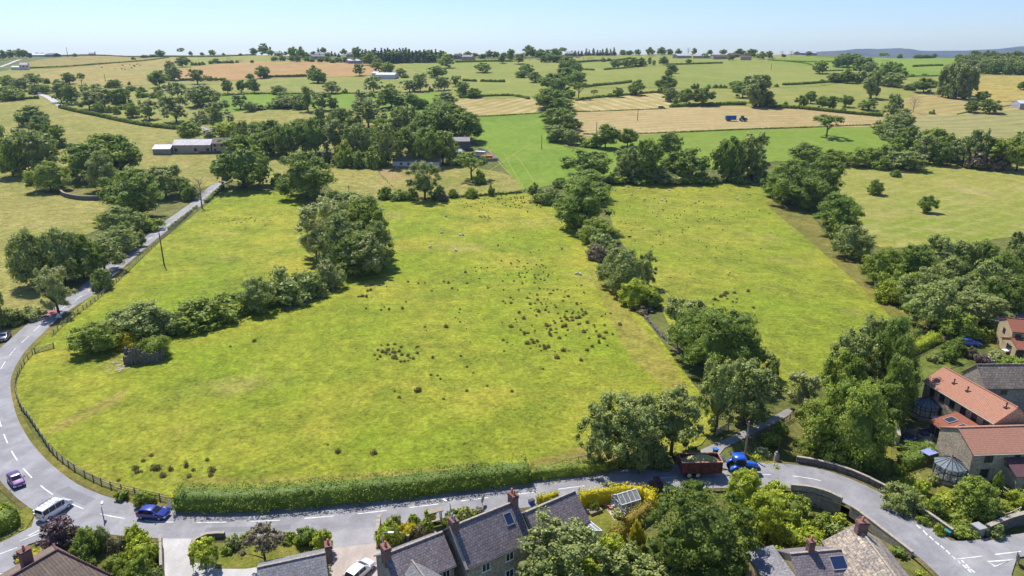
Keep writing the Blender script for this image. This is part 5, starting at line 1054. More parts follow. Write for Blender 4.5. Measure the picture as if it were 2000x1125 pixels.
# the ruined barn
def ruin():
    p = at(285, 702); r = empty('ruined_barn', p, R(12), 'small roofless ruined stone barn with a broken gable in the front field', 'ruin')
    bm = bmesh.new()
    for x0, x1, y, hs in ((-3.3, 3.3, -2.2, [2.0, 3.0, 3.6, 3.2, 2.6, 2.3, 2.2, 2.3]), (-3.3, 3.3, 2.2, [1.6, 2.1, 2.4, 2.0, 1.7, 1.8, 2.2, 2.0])):
        n = len(hs)
        for i in range(n): box(bm, x0 + (x1-x0)*i/n, y-.3, -.6, x0 + (x1-x0)*(i+1)/n, y+.3, hs[i])
    for i, z in enumerate([2.0, 3.2, 2.3, 1.2]): box(bm, -3.6, -2.1 + i*1.05, -.6, -3.0, -2.1 + (i+1)*1.05, z)
    for i, z in enumerate([2.0, 2.6, 2.2, 1.8]): box(bm, 3.0, -2.1 + i*1.05, -.6, 3.6, -2.1 + (i+1)*1.05, z)
    bmesh.ops.subdivide_edges(bm, edges=bm.edges[:], cuts=2, use_grid_fill=True); rnd = random.Random(2)
    for v in bm.verts: v.co += Vector((rnd.uniform(-.09, .09), rnd.uniform(-.09, .09), rnd.uniform(-.16, .12)))
    obj('wall', bm, RUBBLE, r)
    bm = bmesh.new(); rnd = random.Random(5)
    for k in range(46):
        a = rnd.uniform(0, 6.28); q = Vector((-5.2 + rnd.gauss(0, 1.0), -2.0 + rnd.gauss(0, 1.1), 0)); s = rnd.uniform(.1, .3)
        box(bm, q.x-s, q.y-s*.7, -.2, q.x+s, q.y+s*.7, s*.8, M=Matrix.Rotation(a*.1, 4, 'Z'))
    tag(obj('rubble', bm, STONEC, r), kind='stuff')
ruin()
# ------------------------------------------------------------------ fences
def fence(label, P, H=1.15, rails=3, sp=1.9, mat=OLDWOOD, hf=h, name='field_fence', pw=.07):
    c0 = P[len(P)//2].copy(); c0.z = hf(c0.x, c0.y); root = empty(name, c0, 0, label, 'fence'); Nn = normals(P)
    for k in range(rails):
        z = H * (.32 + .62 * k / max(1, rails-1)); bm = bmesh.new()
        pts = [Vector((p.x-c0.x, p.y-c0.y, hf(p.x, p.y)-c0.z+z)) for p in P]
        for (a, na), (b, nb) in zip(zip(pts, Nn), zip(pts[1:], Nn[1:])):
            o_ = .09; q = [a+na*o_, b+nb*o_]; t = Vector((0,0,.055))
            poly(bm, [q[0]-t, q[1]-t, q[1]+t, q[0]+t]); poly(bm, [q[0]+t, q[1]+t, q[1]+t-nb*.05, q[0]+t-na*.05]); poly(bm, [q[0]-t-na*.05, q[0]+t-na*.05, q[1]+t-nb*.05, q[1]-t-nb*.05])
        obj('rail', bm, mat, root)
    post = None; acc = 0; n = 0
    for i in range(len(P)):
        if i == 0 or acc >= sp:
            if n >= 100: break
            q = (P[i].x-c0.x, P[i].y-c0.y, hf(P[i].x, P[i].y)-c0.z)
            if post is None:
                bm = bmesh.new(); box(bm, -pw, -pw, -.3, pw, pw, H + .1); post = obj('post', bm, mat, root); o = post
            else: o = post.copy(); COL.objects.link(o); o.parent = root
            o.location = q; n += 1; acc = 0
        if i + 1 < len(P): acc += (P[i+1] - P[i]).length
    return root
fence('weathered post and rail fence along the straight road', path([(372,417),(330,455),(290,492),(240,540),(190,585),(150,615),(122,638),(100,658)], .95))
fence('weathered post and rail fence curving round the road bend', path([(64,692),(45,716),(33,742),(31,765),(40,795),(57,818),(77,848),(108,891),(158,927),(205,950),(228,957),(264,966),(332,982)], .95))
fence('sagging post and wire fence by the dry bank near the hedge', path([(1070,922),(1105,912),(1130,905),(1160,900)], 1.4), 1.2, 2, 3.4)
fence('dark rail fence beside the farm track', path([(1470,862),(1500,846),(1525,832),(1556,812)], .9), 1.2, 3, 2.0, TIMBER)
fence('field rail fence above the fresh green hedge', path([(1765,662),(1785,655),(1806,648),(1822,641)], 1.0), 1.2, 2, 2.4)
fence('thin post fence across the paddock', path([(738,335),(745,345),(755,355),(768,368),(775,380)], 2), 1.3, 1, 3.6)
fence('garden rail fence by the right side road', path([(1935,1010),(1960,1018),(1990,1005)], .9), 1.0, 2, 1.6, CREAM, hf=h0)
fence('wooden garden fence behind the lower right lawn', path([(1955,960),(1975,975),(2000,992)], .9), 1.0, 2, 1.5, CREAM)
def gate(px, py, ang, label, w_=3.2):
    r = empty('field_gate', at(px, py), ang, label, 'gate'); bm = bmesh.new()
    for k in range(5): box(bm, 0, -.03, .2 + k*.22, w_, .03, .29 + k*.22)
    tube(bm, [(0, 0, .2), (w_, 0, 1.15)], .04, 4); obj('bars', bm, OLDWOOD, r)
    for x in (-.12, w_ + .12):
        bm = bmesh.new(); box(bm, x-.1, -.1, -.3, x+.1, .1, 1.4); obj('post', bm, OLDWOOD, r)
gate(70, 690, R(52), 'wooden field gate beside the ruin at the bend', 3.4); gate(1400, 850, R(40), 'wooden gate at the mouth of the farm track'); gate(1838, 668, R(30), 'pale gate beside the fresh green hedge')
# ------------------------------------------------------------------ poles, lamps, signs
def pole(bx, by, ty, label, arm=0, r=.13, mat=BARK):
    p = at(bx, by); up = ray(bx, ty); H = CAMZ + up.z * (p.y / up.y) - p.z; root = empty('telegraph_pole', p, .4, label, 'pole', 'telegraph poles'); bm = bmesh.new()
    tube(bm, [(0, 0, -.4), (0, 0, H)], [r*1.15, r*.8], 8); obj('post', bm, mat, root)
    if arm: bm = bmesh.new(); box(bm, -arm, -.07, H-.75, arm, .07, H-.6); box(bm, -arm*.6, -.06, H-1.3, arm*.6, .06, H-1.16); obj('crossarm', bm, mat, root)
    return Vector((p.x, p.y, p.z + H))
t1 = pole(321, 519, 455, 'tall dark telegraph pole standing in the front field near the straight road', r=.17)
pole(1058, 292, 264, 'telegraph pole in the lush green field beside the tree belt', r=.2); pole(1245, 236, 214, 'telegraph pole in the middle of the big hay field', r=.22); pole(1165, 258, 238, 'telegraph pole by the left end of the big hay field', r=.22)
pole(682, 378, 361, 'telegraph pole with a crossarm behind the field clump', 1.3); t2 = pole(1454, 898, 823, 'tall weathered pole beside the blue tractor', r=.15, mat=OLDWOOD); pole(206, 159, 145, 'thin pole in the tan meadow below the left skyline', r=.25); pole(133, 112, 92, 'tall pole on the left skyline', r=.4); pole(1506, 137, 124, 'thin pole in the meadow left of the hillside oaks', r=.25); pole(1515, 918, 862, 'slim dark pole among the trackside garden plants', r=.07)
def lamp(bx, by, ty, label, ang=0, reach=.9):
    p = at(bx, by); up = ray(bx, ty); H = CAMZ + up.z * (p.y / up.y) - p.z; root = empty('street_lamp', p, ang, label, 'street lamp', 'street lamps'); bm = bmesh.new()
    tube(bm, [(0, 0, -.3), (0, 0, H-.3), (.15, 0, H-.05), (reach, 0, H)], [.09, .065, .055, .045], 7); obj('post', bm, flat('lamp_post', (.30,.31,.32,1), .5, .4), root)
    bm = bmesh.new(); box(bm, reach-.15, -.15, H-.09, reach+.6, .15, H+.08); bmesh.ops.bevel(bm, geom=bm.edges[:], offset=.05); obj('lamp_head', bm, RENDER, root)
lamp(749, 1083, 1040, 'grey street lamp beside the forecourt'); lamp(881, 1022, 984, 'grey street lamp in front of the flower bushes', 2.4); lamp(1918, 1026, 986, 'street lamp among the shrubs at the right edge', 1.2); lamp(204, 1019, 991, 'dark lamp post at the road bend above the garden shrubs', 2.0)
def sign(bx, by, ty, label, shape, fac=0, size=.55, col=WHITEP, edge=None):
    p = at(bx, by); up = ray(bx, ty); H = max(1.4, CAMZ + up.z * (p.y / up.y) - p.z); root = empty('road_sign', p, fac, label, 'road sign'); bm = bmesh.new()
    tube(bm, [(0, .06, -.3), (0, .06, H)], .04, 6); obj('post', bm, flat('lamp_post', (.3,.31,.32,1)), root); bm = bmesh.new()
    S_ = {'tri': [(-.55, 0), (.55, 0), (0, .95)], 'sq': [(-.5, 0), (.5, 0), (.5, .9), (-.5, .9)], 'wide': [(-1.1, 0), (1.1, 0), (1.1, .4), (-1.1, .4)], 'disc': [(.5*math.cos(a*.5236), .5+.5*math.sin(a*.5236)) for a in range(12)], 'chev': [(-.9, 0), (-.2, .0), (.3, .45), (-.2, .9), (-.9, .9), (-.4, .45)]}[shape]
    k = size / .55
    prism(bm, [(x*k, y*k) for x, y in S_], -.02, .02, Matrix.Translation((0, 0, H - .95*k)) @ Matrix.Rotation(R(90), 4, 'X')); obj('sign_plate', bm, col, root)
sign(332, 994, 986, 'white triangular road sign at the left end of the long hedge', 'tri', -.3, .8); sign(251, 517, 499, 'small warning sign beside the straight road', 'wide', .6, .5, OLDWOOD); sign(943, 988, 969, 'grey backed round road sign near the terrace', 'disc', 1.2, .6, LEAD); sign(115, 621, 611, 'white sign back beside the red road patch', 'tri', .2, .9); sign(1298, 886, 876, 'small white square sign under the lane trees', 'sq', .4, .6); sign(1673, 1016, 996, 'round road sign behind the mottled roof chimney', 'disc', 1.9, .6, LEAD); sign(1412, 902, 891, 'black and white chevron board at the track corner', 'chev', .3, .8); sign(1985, 1102, 1082, 'dark backed road sign on the right hand junction', 'sq', 1.2, .6, DARKF)
# wires along the straight road
def wire(a, b, label, sag=.8):
    bm = bmesh.new(); P = [a.lerp(b, k/12) - Vector((0, 0, sag * 4 * (k/12) * (1-k/12))) - a for k in range(13)]; tube(bm, P, .03, 3, False); tag(obj('overhead_wire', bm, DARKF, loc=a), label, 'wire')
wire(t1 - Vector((0, 0, .3)), t1 + Vector((-58, -62, -1)), 'thin wire from the field pole over the roadside trees to the left', 1.5)
wire(t1 - Vector((0, 0, .6)), t1 + Vector((-8, 92, 1)), 'thin wire running from the field pole up along the straight road', 1.5)
# ------------------------------------------------------------------ vehicles
TYRE = flat('tyre', (.025,.025,.027,1), .8, .2); RIM = flat('alloy_rim', (.45,.46,.48,1), .35, .5, .6); HEADL = flat('headlamp_lens', (.75,.77,.8,1), .1, .6); TAILL = flat('tail_lamp_lens', (.35,.02,.02,1), .2, .5); PLATEM = flat('plate_white', (.75,.74,.7,1)); PLATEY = flat('plate_yellow', (.7,.55,.08,1))
def paint(name, c): return flat(name, c, .28, .5, .15, .8, .04)
def wheel(parent, x, y, r, w_, rimm=RIM, rr=.62):
    bm = bmesh.new(); s = 1 if y > 0 else -1
    prof_ = [(r*.66, -w_/2), (r*.92, -w_/2), (r, -w_*.32), (r, w_*.32), (r*.92, w_/2), (r*.66, w_/2)]; n = 20; rings = [[bm.verts.new((x + q*math.cos(2*math.pi*k/n), y + o, r + q*math.sin(2*math.pi*k/n))) for k in range(n)] for q, o in prof_]
    for a, b in zip(rings, rings[1:] + rings[:1]):
        for k in range(n): bm.faces.new((a[k], a[(k+1) % n], b[(k+1) % n], b[k]))
    bmesh.ops.recalc_face_normals(bm, faces=bm.faces); t = obj('wheel', bm, TYRE, parent, True)
    bm = bmesh.new(); cyl(bm, (x, y + s*w_*.32, r), (0, 1, 0), r*.66, w_*.08, 18); cyl(bm, (x, y + s*w_*.42, r), (0, 1, 0), r*.22, w_*.06, 10); obj('rim', bm, rimm, t)
def car(label, p, ang, L, W, st, col, cat='car', wr=.31, roofbars=False, name='hatchback_car', roofm=None):
    "st: stations (x 0..1 rear to front, belt z, top z, top half width share, is cabin)"
    r = empty(name, p, ang, label, cat); bm = bmesh.new(); rings = []
    for x, zb, zt, ws, c in st:
        X = (x - .5) * L; e = 1 - .10 * (abs(x - .5) * 2) ** 4; w_ = W/2 * e; wt = w_ * ws
        ring = [(X, w_*.90, .20), (X, w_, .42), (X, w_*.985, zb*.82), (X, w_*.95, zb), (X, wt + (w_*.95-wt)*.06, zb + (zt-zb)*.88), (X, wt*.86, zt)]
        rings.append([bm.verts.new(q) for q in ring] + [bm.verts.new((q[0], -q[1], q[2])) for q in ring[::-1]])
    for a, b in zip(rings, rings[1:]):
        for k in range(12): bm.faces.new((a[k], a[(k+1) % 12], b[(k+1) % 12], b[k]))
    bm.faces.new(rings[0][::-1]); bm.faces.new(rings[-1]); bmesh.ops.recalc_face_normals(bm, faces=bm.faces)
    pos = [[v.co.copy() for v in q] for q in rings]
    bd = obj('body', bm, col, r, True); bd.data.polygons.foreach_set('use_smooth', [True] * len(bd.data.polygons)); md = bd.modifiers.new('b', 'BEVEL'); md.width = .05; md.segments = 2; md.limit_method = 'ANGLE'; md.angle_limit = .5
    gi = [i for i, q in enumerate(st) if q[4]]
    def inset(q, k=.08, o=.015):
        c = sum(q, Vector()) / 4; n = (q[1]-q[0]).cross(q[3]-q[0]).normalized(); n = n if n.dot(c - Vector((0, 0, .6))) > 0 else -n; return [v.lerp(c, k) + n * o for v in q]
    bm = bmesh.new()
    for i in gi[:-1]:
        if st[i+1][4]:
            for a, b in ((3, 4), (8, 7)): poly(bm, inset([pos[i][a], pos[i+1][a], pos[i+1][b], pos[i][b]], .07))
    obj('side_windows', bm, CARGL, r)
    for nm, i, j in (('windscreen', gi[-1], gi[-1]+1), ('rear_window', gi[0], gi[0]-1)):
        if 0 <= j < len(st): bm = bmesh.new(); A, B = pos[i], pos[j]; poly(bm, inset([A[5], A[6], B[6].lerp(A[6], .03), B[5].lerp(A[5], .03)], .06)); o = obj(nm, bm, CARGL, r)
    for x in (.17, .81):
        for s in (1, -1): wheel(r, (x-.5)*L, s*(W/2-.10), wr, .21)
    zf = st[-1][2] * .82
    for s in (1, -1):
        bm = bmesh.new(); box(bm, L/2-.30, s*W*.36-.17, zf-.12, L/2+.015, s*W*.36+.17, zf+.06); bmesh.ops.bevel(bm, geom=bm.edges[:], offset=.03); obj('headlight', bm, HEADL, r)
        bm = bmesh.new(); box(bm, -L/2-.02, s*W*.38-.12, .75, -L/2+.18, s*W*.38+.12, 1.05); obj('tail_light', bm, TAILL, r)
        bm = bmesh.new(); box(bm, L*.16, s*(W/2+.10)-.09, .95, L*.16+.16, s*(W/2+.10)+.09, 1.10); obj('wing_mirror', bm, col, r)
    bm = bmesh.new(); box(bm, L/2-.02, -.26, .38, L/2+.03, .26, .5); obj('number_plate', bm, PLATEM, r)
    bm = bmesh.new(); box(bm, -L/2-.03, -.26, .55, -L/2+.02, .26, .67); obj('number_plate', bm, PLATEY, r)
    if roofbars:
        zt = max(q[2] for q in st); bm = bmesh.new()
        for s in (1, -1): tube(bm, [(-L*.36, s*W*.36, zt+.08), (L*.10, s*W*.36, zt+.08)], .03, 5)
        for k in range(4): tube(bm, [(-L*.34 + k*L*.12, -W*.38, zt+.09), (-L*.34 + k*L*.12, W*.38, zt+.09)], .022, 5)
        obj('roof_rack', bm, DARKF, r)
    return r
HATCH = [(0, .80, .86, .95, 0), (.03, .92, 1.02, .9, 0), (.12, .93, 1.42, .78, 1), (.30, .93, 1.5, .8, 1), (.46, .93, 1.49, .8, 1), (.56, .92, 1.42, .78, 1), (.74, .90, .99, .9, 0), (.94, .76, .84, .9, 0), (1, .62, .68, .85, 0)]
VAN = [(0, .95, 1.30, .95, 0), (.015, 1.05, 1.82, .88, 1), (.2, 1.05, 1.92, .88, 1), (.42, 1.05, 1.93, .88, 1), (.62, 1.05, 1.90, .88, 1), (.72, 1.04, 1.78, .86, 1), (.86, 1.02, 1.12, .9, 0), (.97, .86, .94, .9, 0), (1, .66, .74, .85, 0)]
def road_ang(px, py):
    i = near_s(px, py); d = MP[i+1] - MP[i-1]; return math.atan2(d.y, d.x)
def rp(px, py): p = at(px, py, .12); return Vector((p.x, p.y, h0(p.x, p.y) + .13))
car('small purple hatchback coming down the road at the left edge', rp(33, 944), road_ang(44, 914), 3.75, 1.68, HATCH, paint('purple_paint', (.085,.02,.14,1)))
a_, b_ = rp(90, 1013), rp(126, 990); car('white people carrier with black roof bars turning at the bottom left junction', a_.lerp(b_, .5), math.atan2(b_.y-a_.y, b_.x-a_.x), 4.4, 1.9, VAN, paint('white_paint', (.72,.73,.76,1)), 'van', .34, True, 'people_carrier')
car('dark blue hatchback driving right below the fence end', rp(301, 1009), road_ang(300, 1018), 4.1, 1.76, HATCH, paint('blue_paint', (.012,.025,.23,1)))
car('dark car in the shade of the trees at the left edge', rp(10, 662), road_ang(20, 694), 4.2, 1.78, HATCH, paint('navy_paint', (.015,.02,.05,1)))
car('white car parked in the gravel yard beside the terrace', on(*rp(703, 1122).xy, .13), R(60), 4.3, 1.8, HATCH, paint('white_paint', (.72,.73,.76,1)))
car('blue and white car parked under the trees by the buff house', on(*at(1893, 674).xy, .1), R(-14), 4.4, 1.8, HATCH, paint('bright_blue_paint', (.08,.16,.62,1)))
car('white van in the yard of the long farm building', on(*at(362, 297).xy, .1), R(185), 5.4, 2.0, VAN, paint('white_paint', (.7,.7,.72,1)), 'van', .34, name='white_van'); car('dark car beside the white van in the farm yard', on(*at(377, 298).xy, .1), R(5), 4.4, 1.8, HATCH, paint('navy_paint', (.02,.02,.04,1))); car('silver car at the right end of the farm yard', on(*at(408, 298.5).xy, .1), R(5), 4.4, 1.8, HATCH, paint('silver_paint', (.4,.41,.43,1)))
TBLUE = paint('tractor_blue', (.02,.12,.60,1)); RUST = flat('rusty_red_steel', (.135,.04,.035,1), .8, .25, var=.6, sc=1.6); RUSTL = flat('worn_steel_edge', (.42,.22,.16,1), .8, .25, var=.4, sc=3); CREAMR = flat('cream_rim', (.60,.55,.45,1), .5, .3)
def tractor(label, p, ang, col, name='farm_tractor', sc=1.0):
    r = empty(name, p, ang, label, 'tractor'); r.scale = (sc,)*3; bm = bmesh.new()
    hood = [(.35, .42, 1.05, 1.95), (1.2, .42, 1.0, 1.92), (2.1, .40, .95, 1.78), (2.55, .34, .95, 1.60), (2.68, .26, 1.0, 1.42)]; rings = []
    for x, w_, z0, z1 in hood: rings.append([bm.verts.new(q) for q in ((x, w_, z0), (x, w_, z1-.16), (x, w_*.72, z1), (x, -w_*.72, z1), (x, -w_, z1-.16), (x, -w_, z0))])
    for a, b in zip(rings, rings[1:]):
        for k in range(6): bm.faces.new((a[k], a[(k+1) % 6], b[(k+1) % 6], b[k]))
    bm.faces.new(rings[0][::-1]); bm.faces.new(rings[-1]); bmesh.ops.recalc_face_normals(bm, faces=bm.faces); obj('hood', bm, col, r, True)
    bm = bmesh.new(); box(bm, -1.3, -.35, .55, 2.45, .35, 1.04); box(bm, 1.5, -.95, .55, 1.75, .95, .75); box(bm, -.85, -.85, .75, -.55, .85, 1.0); box(bm, -.5, -.7, .7, .6, .7, 1.2); box(bm, 2.4, -.4, .6, 2.95, .4, 1.0); obj('chassis', bm, DARKF, r)
    bm = bmesh.new()
    for x, y, x2, y2 in ((-1.0, .75, -.85, .70), (.45, .72, .25, .66), (-.3, .78, -.3, .72)):
        for s in (1, -1): tube(bm, [(x, s*y, 1.2), (x2, s*y2, 2.72)], .055, 5)
    obj('cab_frame', bm, DARKF, r)
    bm = bmesh.new(); a = [(-1.0, -.74, 1.25), (.45, -.70, 1.25), (.45, .70, 1.25), (-1.0, .74, 1.25)]; b = [(-.85, -.68, 2.7), (.25, -.64, 2.7), (.25, .64, 2.7), (-.85, .68, 2.7)]
    for i in range(4): poly(bm, [a[i], a[(i+1) % 4], b[(i+1) % 4], b[i]])
    obj('cab_windows', bm, CARGL, r)
    bm = bmesh.new(); box(bm, -1.15, -.86, 2.70, .55, .86, 2.98); bmesh.ops.bevel(bm, geom=bm.edges[:], offset=.11, segments=2); obj('cab_roof', bm, col, r, True)
    for s in (1, -1):
        bm = bmesh.new(); n = 9; prev = None
        for k in range(n):
            t = R(15 + 145 * k / (n-1)); x, z = -.75 + 1.0*math.cos(t), .86 + 1.0*math.sin(t); q = [bm.verts.new((x, s*.62, z)), bm.verts.new((x, s*1.22, z)), bm.verts.new((x*.97-.02, s*1.24, z-.12))]
            if prev: bm.faces.new((prev[0], prev[1], q[1], q[0])); bm.faces.new((prev[1], prev[2], q[2], q[1]))
            prev = q
        o = obj('mudguard', bm, col, r, True); o.modifiers.new('s', 'SOLIDIFY').thickness = .04
        wheel(r, -.75, s*.93, .86, .52, CREAMR); wheel(r, 1.65, s*.88, .60, .42, CREAMR)
        bm = bmesh.new(); box(bm, 2.5, s*.22-.1, 1.32, 2.71, s*.22+.1, 1.5); obj('headlight', bm, HEADL, r)
    bm = bmesh.new(); tube(bm, [(.55, -.5, 1.5), (.55, -.5, 2.8)], .06, 8); obj('exhaust_pipe', bm, DARKF, r)
    return r
def trailer(label, p, ang, L, H, col, edge, name='farm_trailer', load=True):
    r = empty(name, p, ang, label, 'trailer'); W = 1.22; z0 = 1.05; t = .06; Z = z0 + H; x0, x1 = -L/2, L/2
    bm = bmesh.new(); box(bm, x0, -W, z0-.1, x1, W, z0); box(bm, x0, -W-t, z0-.05, x1, -W, Z); box(bm, x0, W, z0-.05, x1, W+t, Z); box(bm, x1, -W-t, z0-.05, x1+t, W+t, Z); box(bm, x0-t, -W-t, z0-.05, x0, W+t, Z)
    for k in range(7):
        x = x0 + L * k / 6
        for s in (1, -1): box(bm, x-.05, s*(W+t+.002) if s > 0 else -W-t-.08, z0-.04, x+.05, W+t+.08 if s > 0 else -W-t-.002, Z-.1)
    obj('body', bm, col, r); bm = bmesh.new()
    for s in (1, -1): box(bm, x0-.08, s*W-.10 if s > 0 else -W-.14, Z+.002, x1+.08, W+.14 if s > 0 else -W+.10, Z+.10)
    for x in (x0-.08, x1-.04): box(bm, x, -W+.101, Z+.002, x+.12, W-.101, Z+.098)
    obj('top_rail', bm, edge, r); bm = bmesh.new(); box(bm, x0+.2, -.5, .75, x1, -.35, z0-.1); box(bm, x0+.2, .35, .75, x1, .5, z0-.1); tube(bm, [(x1-.3, -.4, .85), (x1+1.5, 0, .7)], .08, 5); tube(bm, [(x1-.3, .4, .85), (x1+1.5, 0, .7)], .08, 5); obj('chassis', bm, DARKF, r)
    for x in (-L*.30, -L*.08):
        for s in (1, -1): wheel(r, x, s*1.0, .53, .42, CREAMR)
    if load:
        rs = np.random.RandomState(4); n = 26; bm = bmesh.new(); g = [[bm.verts.new((x0 + .03 + (L-.06)*i/n, -W + .03 + (2*W-.06)*j/12, z0 + H*.62 + (H*.72) * max(0, math.sin(math.pi*i/n))**.8 * max(0, math.sin(math.pi*j/12))**.8 + rs.uniform(-.07, .07))) for j in range(13)] for i in range(n+1)]
        for a, b in zip(g, g[1:]):
            for j in range(12): bm.faces.new((a[j], b[j], b[j+1], a[j+1]))
        bmesh.ops.recalc_face_normals(bm, faces=bm.faces); m = N('cut_grass'); o_ = m.objc(); c = m.mix(m.ramp(m.noise(o_, 4, 5, .7), .35, .65), (.27,.26,.08,1), (.46,.43,.17,1)); m.bump(m.noise(o_, 9, 4), 1, .1); m.col(c)
        o = obj('grass_load', bm, m.m, None, loc=p); o.rotation_euler.z = ang; tag(o, 'heap of cut grass in the rusty red trailer', 'grass load', kind='thing')
    return r
ta = road_ang(1420, 932); pt = rp(1443, 930); tractor('bright blue tractor pulling a red trailer on the road', pt, ta, TBLUE, sc=1.05)
d_ = Vector((math.cos(ta), math.sin(ta), 0)); pl = pt - d_ * 6.2; pl.z = h0(pl.x, pl.y) + .13; trailer('rusty red farm trailer heaped with cut grass behind the blue tractor', pl, ta, 6.0, 1.75, RUST, RUSTL)
q_ = on(*at(1450, 237).xy, .15); tractor('small green tractor in the big hay field', q_, R(2), flat('green_paint', (.03,.10,.06,1)), sc=1.25); q2 = on(q_.x - 8.6, q_.y - .2, .15); trailer('blue silage trailer in the big hay field', q2, R(2), 7.2, 2.5, flat('blue_steel', (.02,.10,.38,1), .6), flat('blue_steel', (.02,.10,.38,1)), load=False)
car('small red farm machine at the end of the curved hay rows', on(*at(1292, 212).xy, .1), R(10), 5.0, 2.3, VAN, flat('machine_red', (.25,.04,.03,1)), 'farm machine', .5, name='farm_machine')
# ------------------------------------------------------------------ garden and yard things
def greenhouse():
    p = at(1222, 990); r = empty('greenhouse', p, R(25), 'white framed greenhouse beside the golden hedge', 'greenhouse'); a, b, z, t = 1.6, 1.25, 1.6, 2.5; bm = bmesh.new()
    for k in range(5):
        x = -a + 2*a*k/4
        for s in (1, -1): tube(bm, [(x, s*b, 0), (x, s*b, z)], .05, 4); tube(bm, [(x, s*b, z), (x, 0, t)], .05, 4)
    for s in (1, -1):
        for zz in (.05, .75, z): tube(bm, [(-a, s*b, zz), (a, s*b, zz)], .05, 4)
        for xx in (-a, a): tube(bm, [(xx, s*b*.35, 0), (xx, s*b*.35, 2.2)], .045, 4)
        tube(bm, [(s*a, -b, z), (s*a, b, z)], .045, 4)
    tube(bm, [(-a, 0, t), (a, 0, t)], .06, 4); obj('frame', bm, WHITEP, r); bm = bmesh.new()
    for s in (1, -1): poly(bm, [(-a, s*b, 0), (a, s*b, 0), (a, s*b, z), (-a, s*b, z)]); poly(bm, [(-a, s*b, z), (a, s*b, z), (a, 0, t), (-a, 0, t)]); poly(bm, [(s*a, -b, 0), (s*a, b, 0), (s*a, b, z), (s*a, 0, t), (s*a, -b, z)])
    obj('glazing', bm, CGLASS, r)
greenhouse()
def trampoline():
    p = at(1767, 857); r = empty('trampoline', p, 0, 'round trampoline with a tall dark safety net on the lawn', 'trampoline'); n = 20; P = [(1.7*math.cos(2*math.pi*k/n), 1.7*math.sin(2*math.pi*k/n)) for k in range(n)]
    bm = bmesh.new(); prism(bm, [(x*.86, y*.86) for x, y in P], .82, .86); obj('mat', bm, flat('black_mat', (.03,.03,.035,1)), r); bm = bmesh.new()
    for (x, y), (x2, y2) in zip(P, P[1:] + P[:1]): poly(bm, [(x*.87, y*.87, .88), (x2*.87, y2*.87, .88), (x2*1.04, y2*1.04, .86), (x*1.04, y*1.04, .86)])
    o = obj('padding', bm, flat('blue_pad', (.05,.10,.30,1)), r); o.modifiers.new('s', 'SOLIDIFY').thickness = .05; bm = bmesh.new()
    for k in range(0, n, 3): x, y = P[k]; tube(bm, [(x, y, 0), (x, y, 1.0), (x*1.05, y*1.05, 2.4), (x*.95, y*.95, 2.75)], .04, 5)
    for (x, y), (x2, y2) in zip(P, P[1:] + P[:1]): tube(bm, [(x*.96, y*.96, 2.7), (x2*.96, y2*.96, 2.7)], .03, 4); tube(bm, [(x, y, .8), (x2, y2, .8)], .04, 4)
    obj('frame', bm, DARKF, r); bm = bmesh.new()
    for k in range(n * 2):
        a = math.pi*k/n; tube(bm, [(1.6*math.cos(a), 1.6*math.sin(a), .9), (1.6*math.cos(a), 1.6*math.sin(a), 2.65)], .012, 3, False)
    for zz in np.linspace(1.0, 2.6, 10):
        for (x, y), (x2, y2) in zip(P, P[1:] + P[:1]): tube(bm, [(x*.94, y*.94, zz), (x2*.94, y2*.94, zz)], .012, 3, False)
    obj('net', bm, DARKF, r)
trampoline()
def simple(name, label, cat, px, py, parts, ang=0, grp=None):
    r = empty(name, at(px, py), ang, label, cat, grp)
    for nm, mat, boxes in parts:
        bm = bmesh.new()
        for q in boxes: box(bm, *q)
        bmesh.ops.bevel(bm, geom=bm.edges[:], offset=.015); obj(nm, bm, mat, r)
    return r
def legs(a, b, z, t=.04): return [(sx*a-t, sy*b-t, 0, sx*a+t, sy*b+t, z) for sx in (1, -1) for sy in (1, -1)]
simple('garden_table', 'white round topped garden table beside the long orange house conservatory', 'table', 1827, 822, [('tabletop', WHITEP, [(-.9, -.6, .72, .9, .6, .78)]), ('legs', WHITEP, legs(.75, .45, .715))], .3)
simple('garden_table', 'white garden table on the deck by the nearest orange roof', 'table', 1826, 856, [('tabletop', WHITEP, [(-.7, -.45, .72, .7, .45, .78)]), ('legs', WHITEP, legs(.6, .35, .715))], .3)
simple('decking', 'small raised deck with dark seats beside the sunroom', 'deck', 1822, 853, [('deck', STONEC, [(-2.0, -2.0, -.3, 2.0, 1.4, .08)]), ('seats', flat('purple_cushion', (.09,.06,.12,1)), [(-1.6, .3, .09, .6, 1.1, .6), (-1.6, 1.101, .09, .6, 1.3, 1.0)])], .25)
simple('garden_swing', 'blue canopied garden swing seat beside the nearest house', 'swing seat', 1810, 904, [('frame', DARKF, legs(.95, .7, 1.95)), ('canopy', flat('blue_canopy', (.22,.26,.50,1)), [(-1.05, -.8, 1.96, 1.05, .8, 2.05)]), ('seat', DARKF, [(-.8, -.2, .5, .8, .35, .62), (-.8, .351, .5, .8, .45, 1.1)])], .4)
simple('grit_bin', 'teal green cover box at the right hand road junction', 'grit bin', 1850, 1049, [('bin', flat('teal_plastic', (.03,.22,.20,1), .5), [(-.5, -.4, 0, .5, .4, 1.0)]), ('lid', flat('teal_plastic', (.03,.22,.20,1)), [(-.54, -.44, 1.002, .54, .44, 1.16)])], .5)
simple('stone_shelter', 'small dark stone shelter with a pale roof at the right hand junction', 'shelter', 1907, 1048, [('wall', STONEG, [(-.55, -.55, -.4, .55, .55, 1.6)]), ('roof', LEAD, [(-.68, -.68, 1.602, .68, .68, 1.74)])], .3)
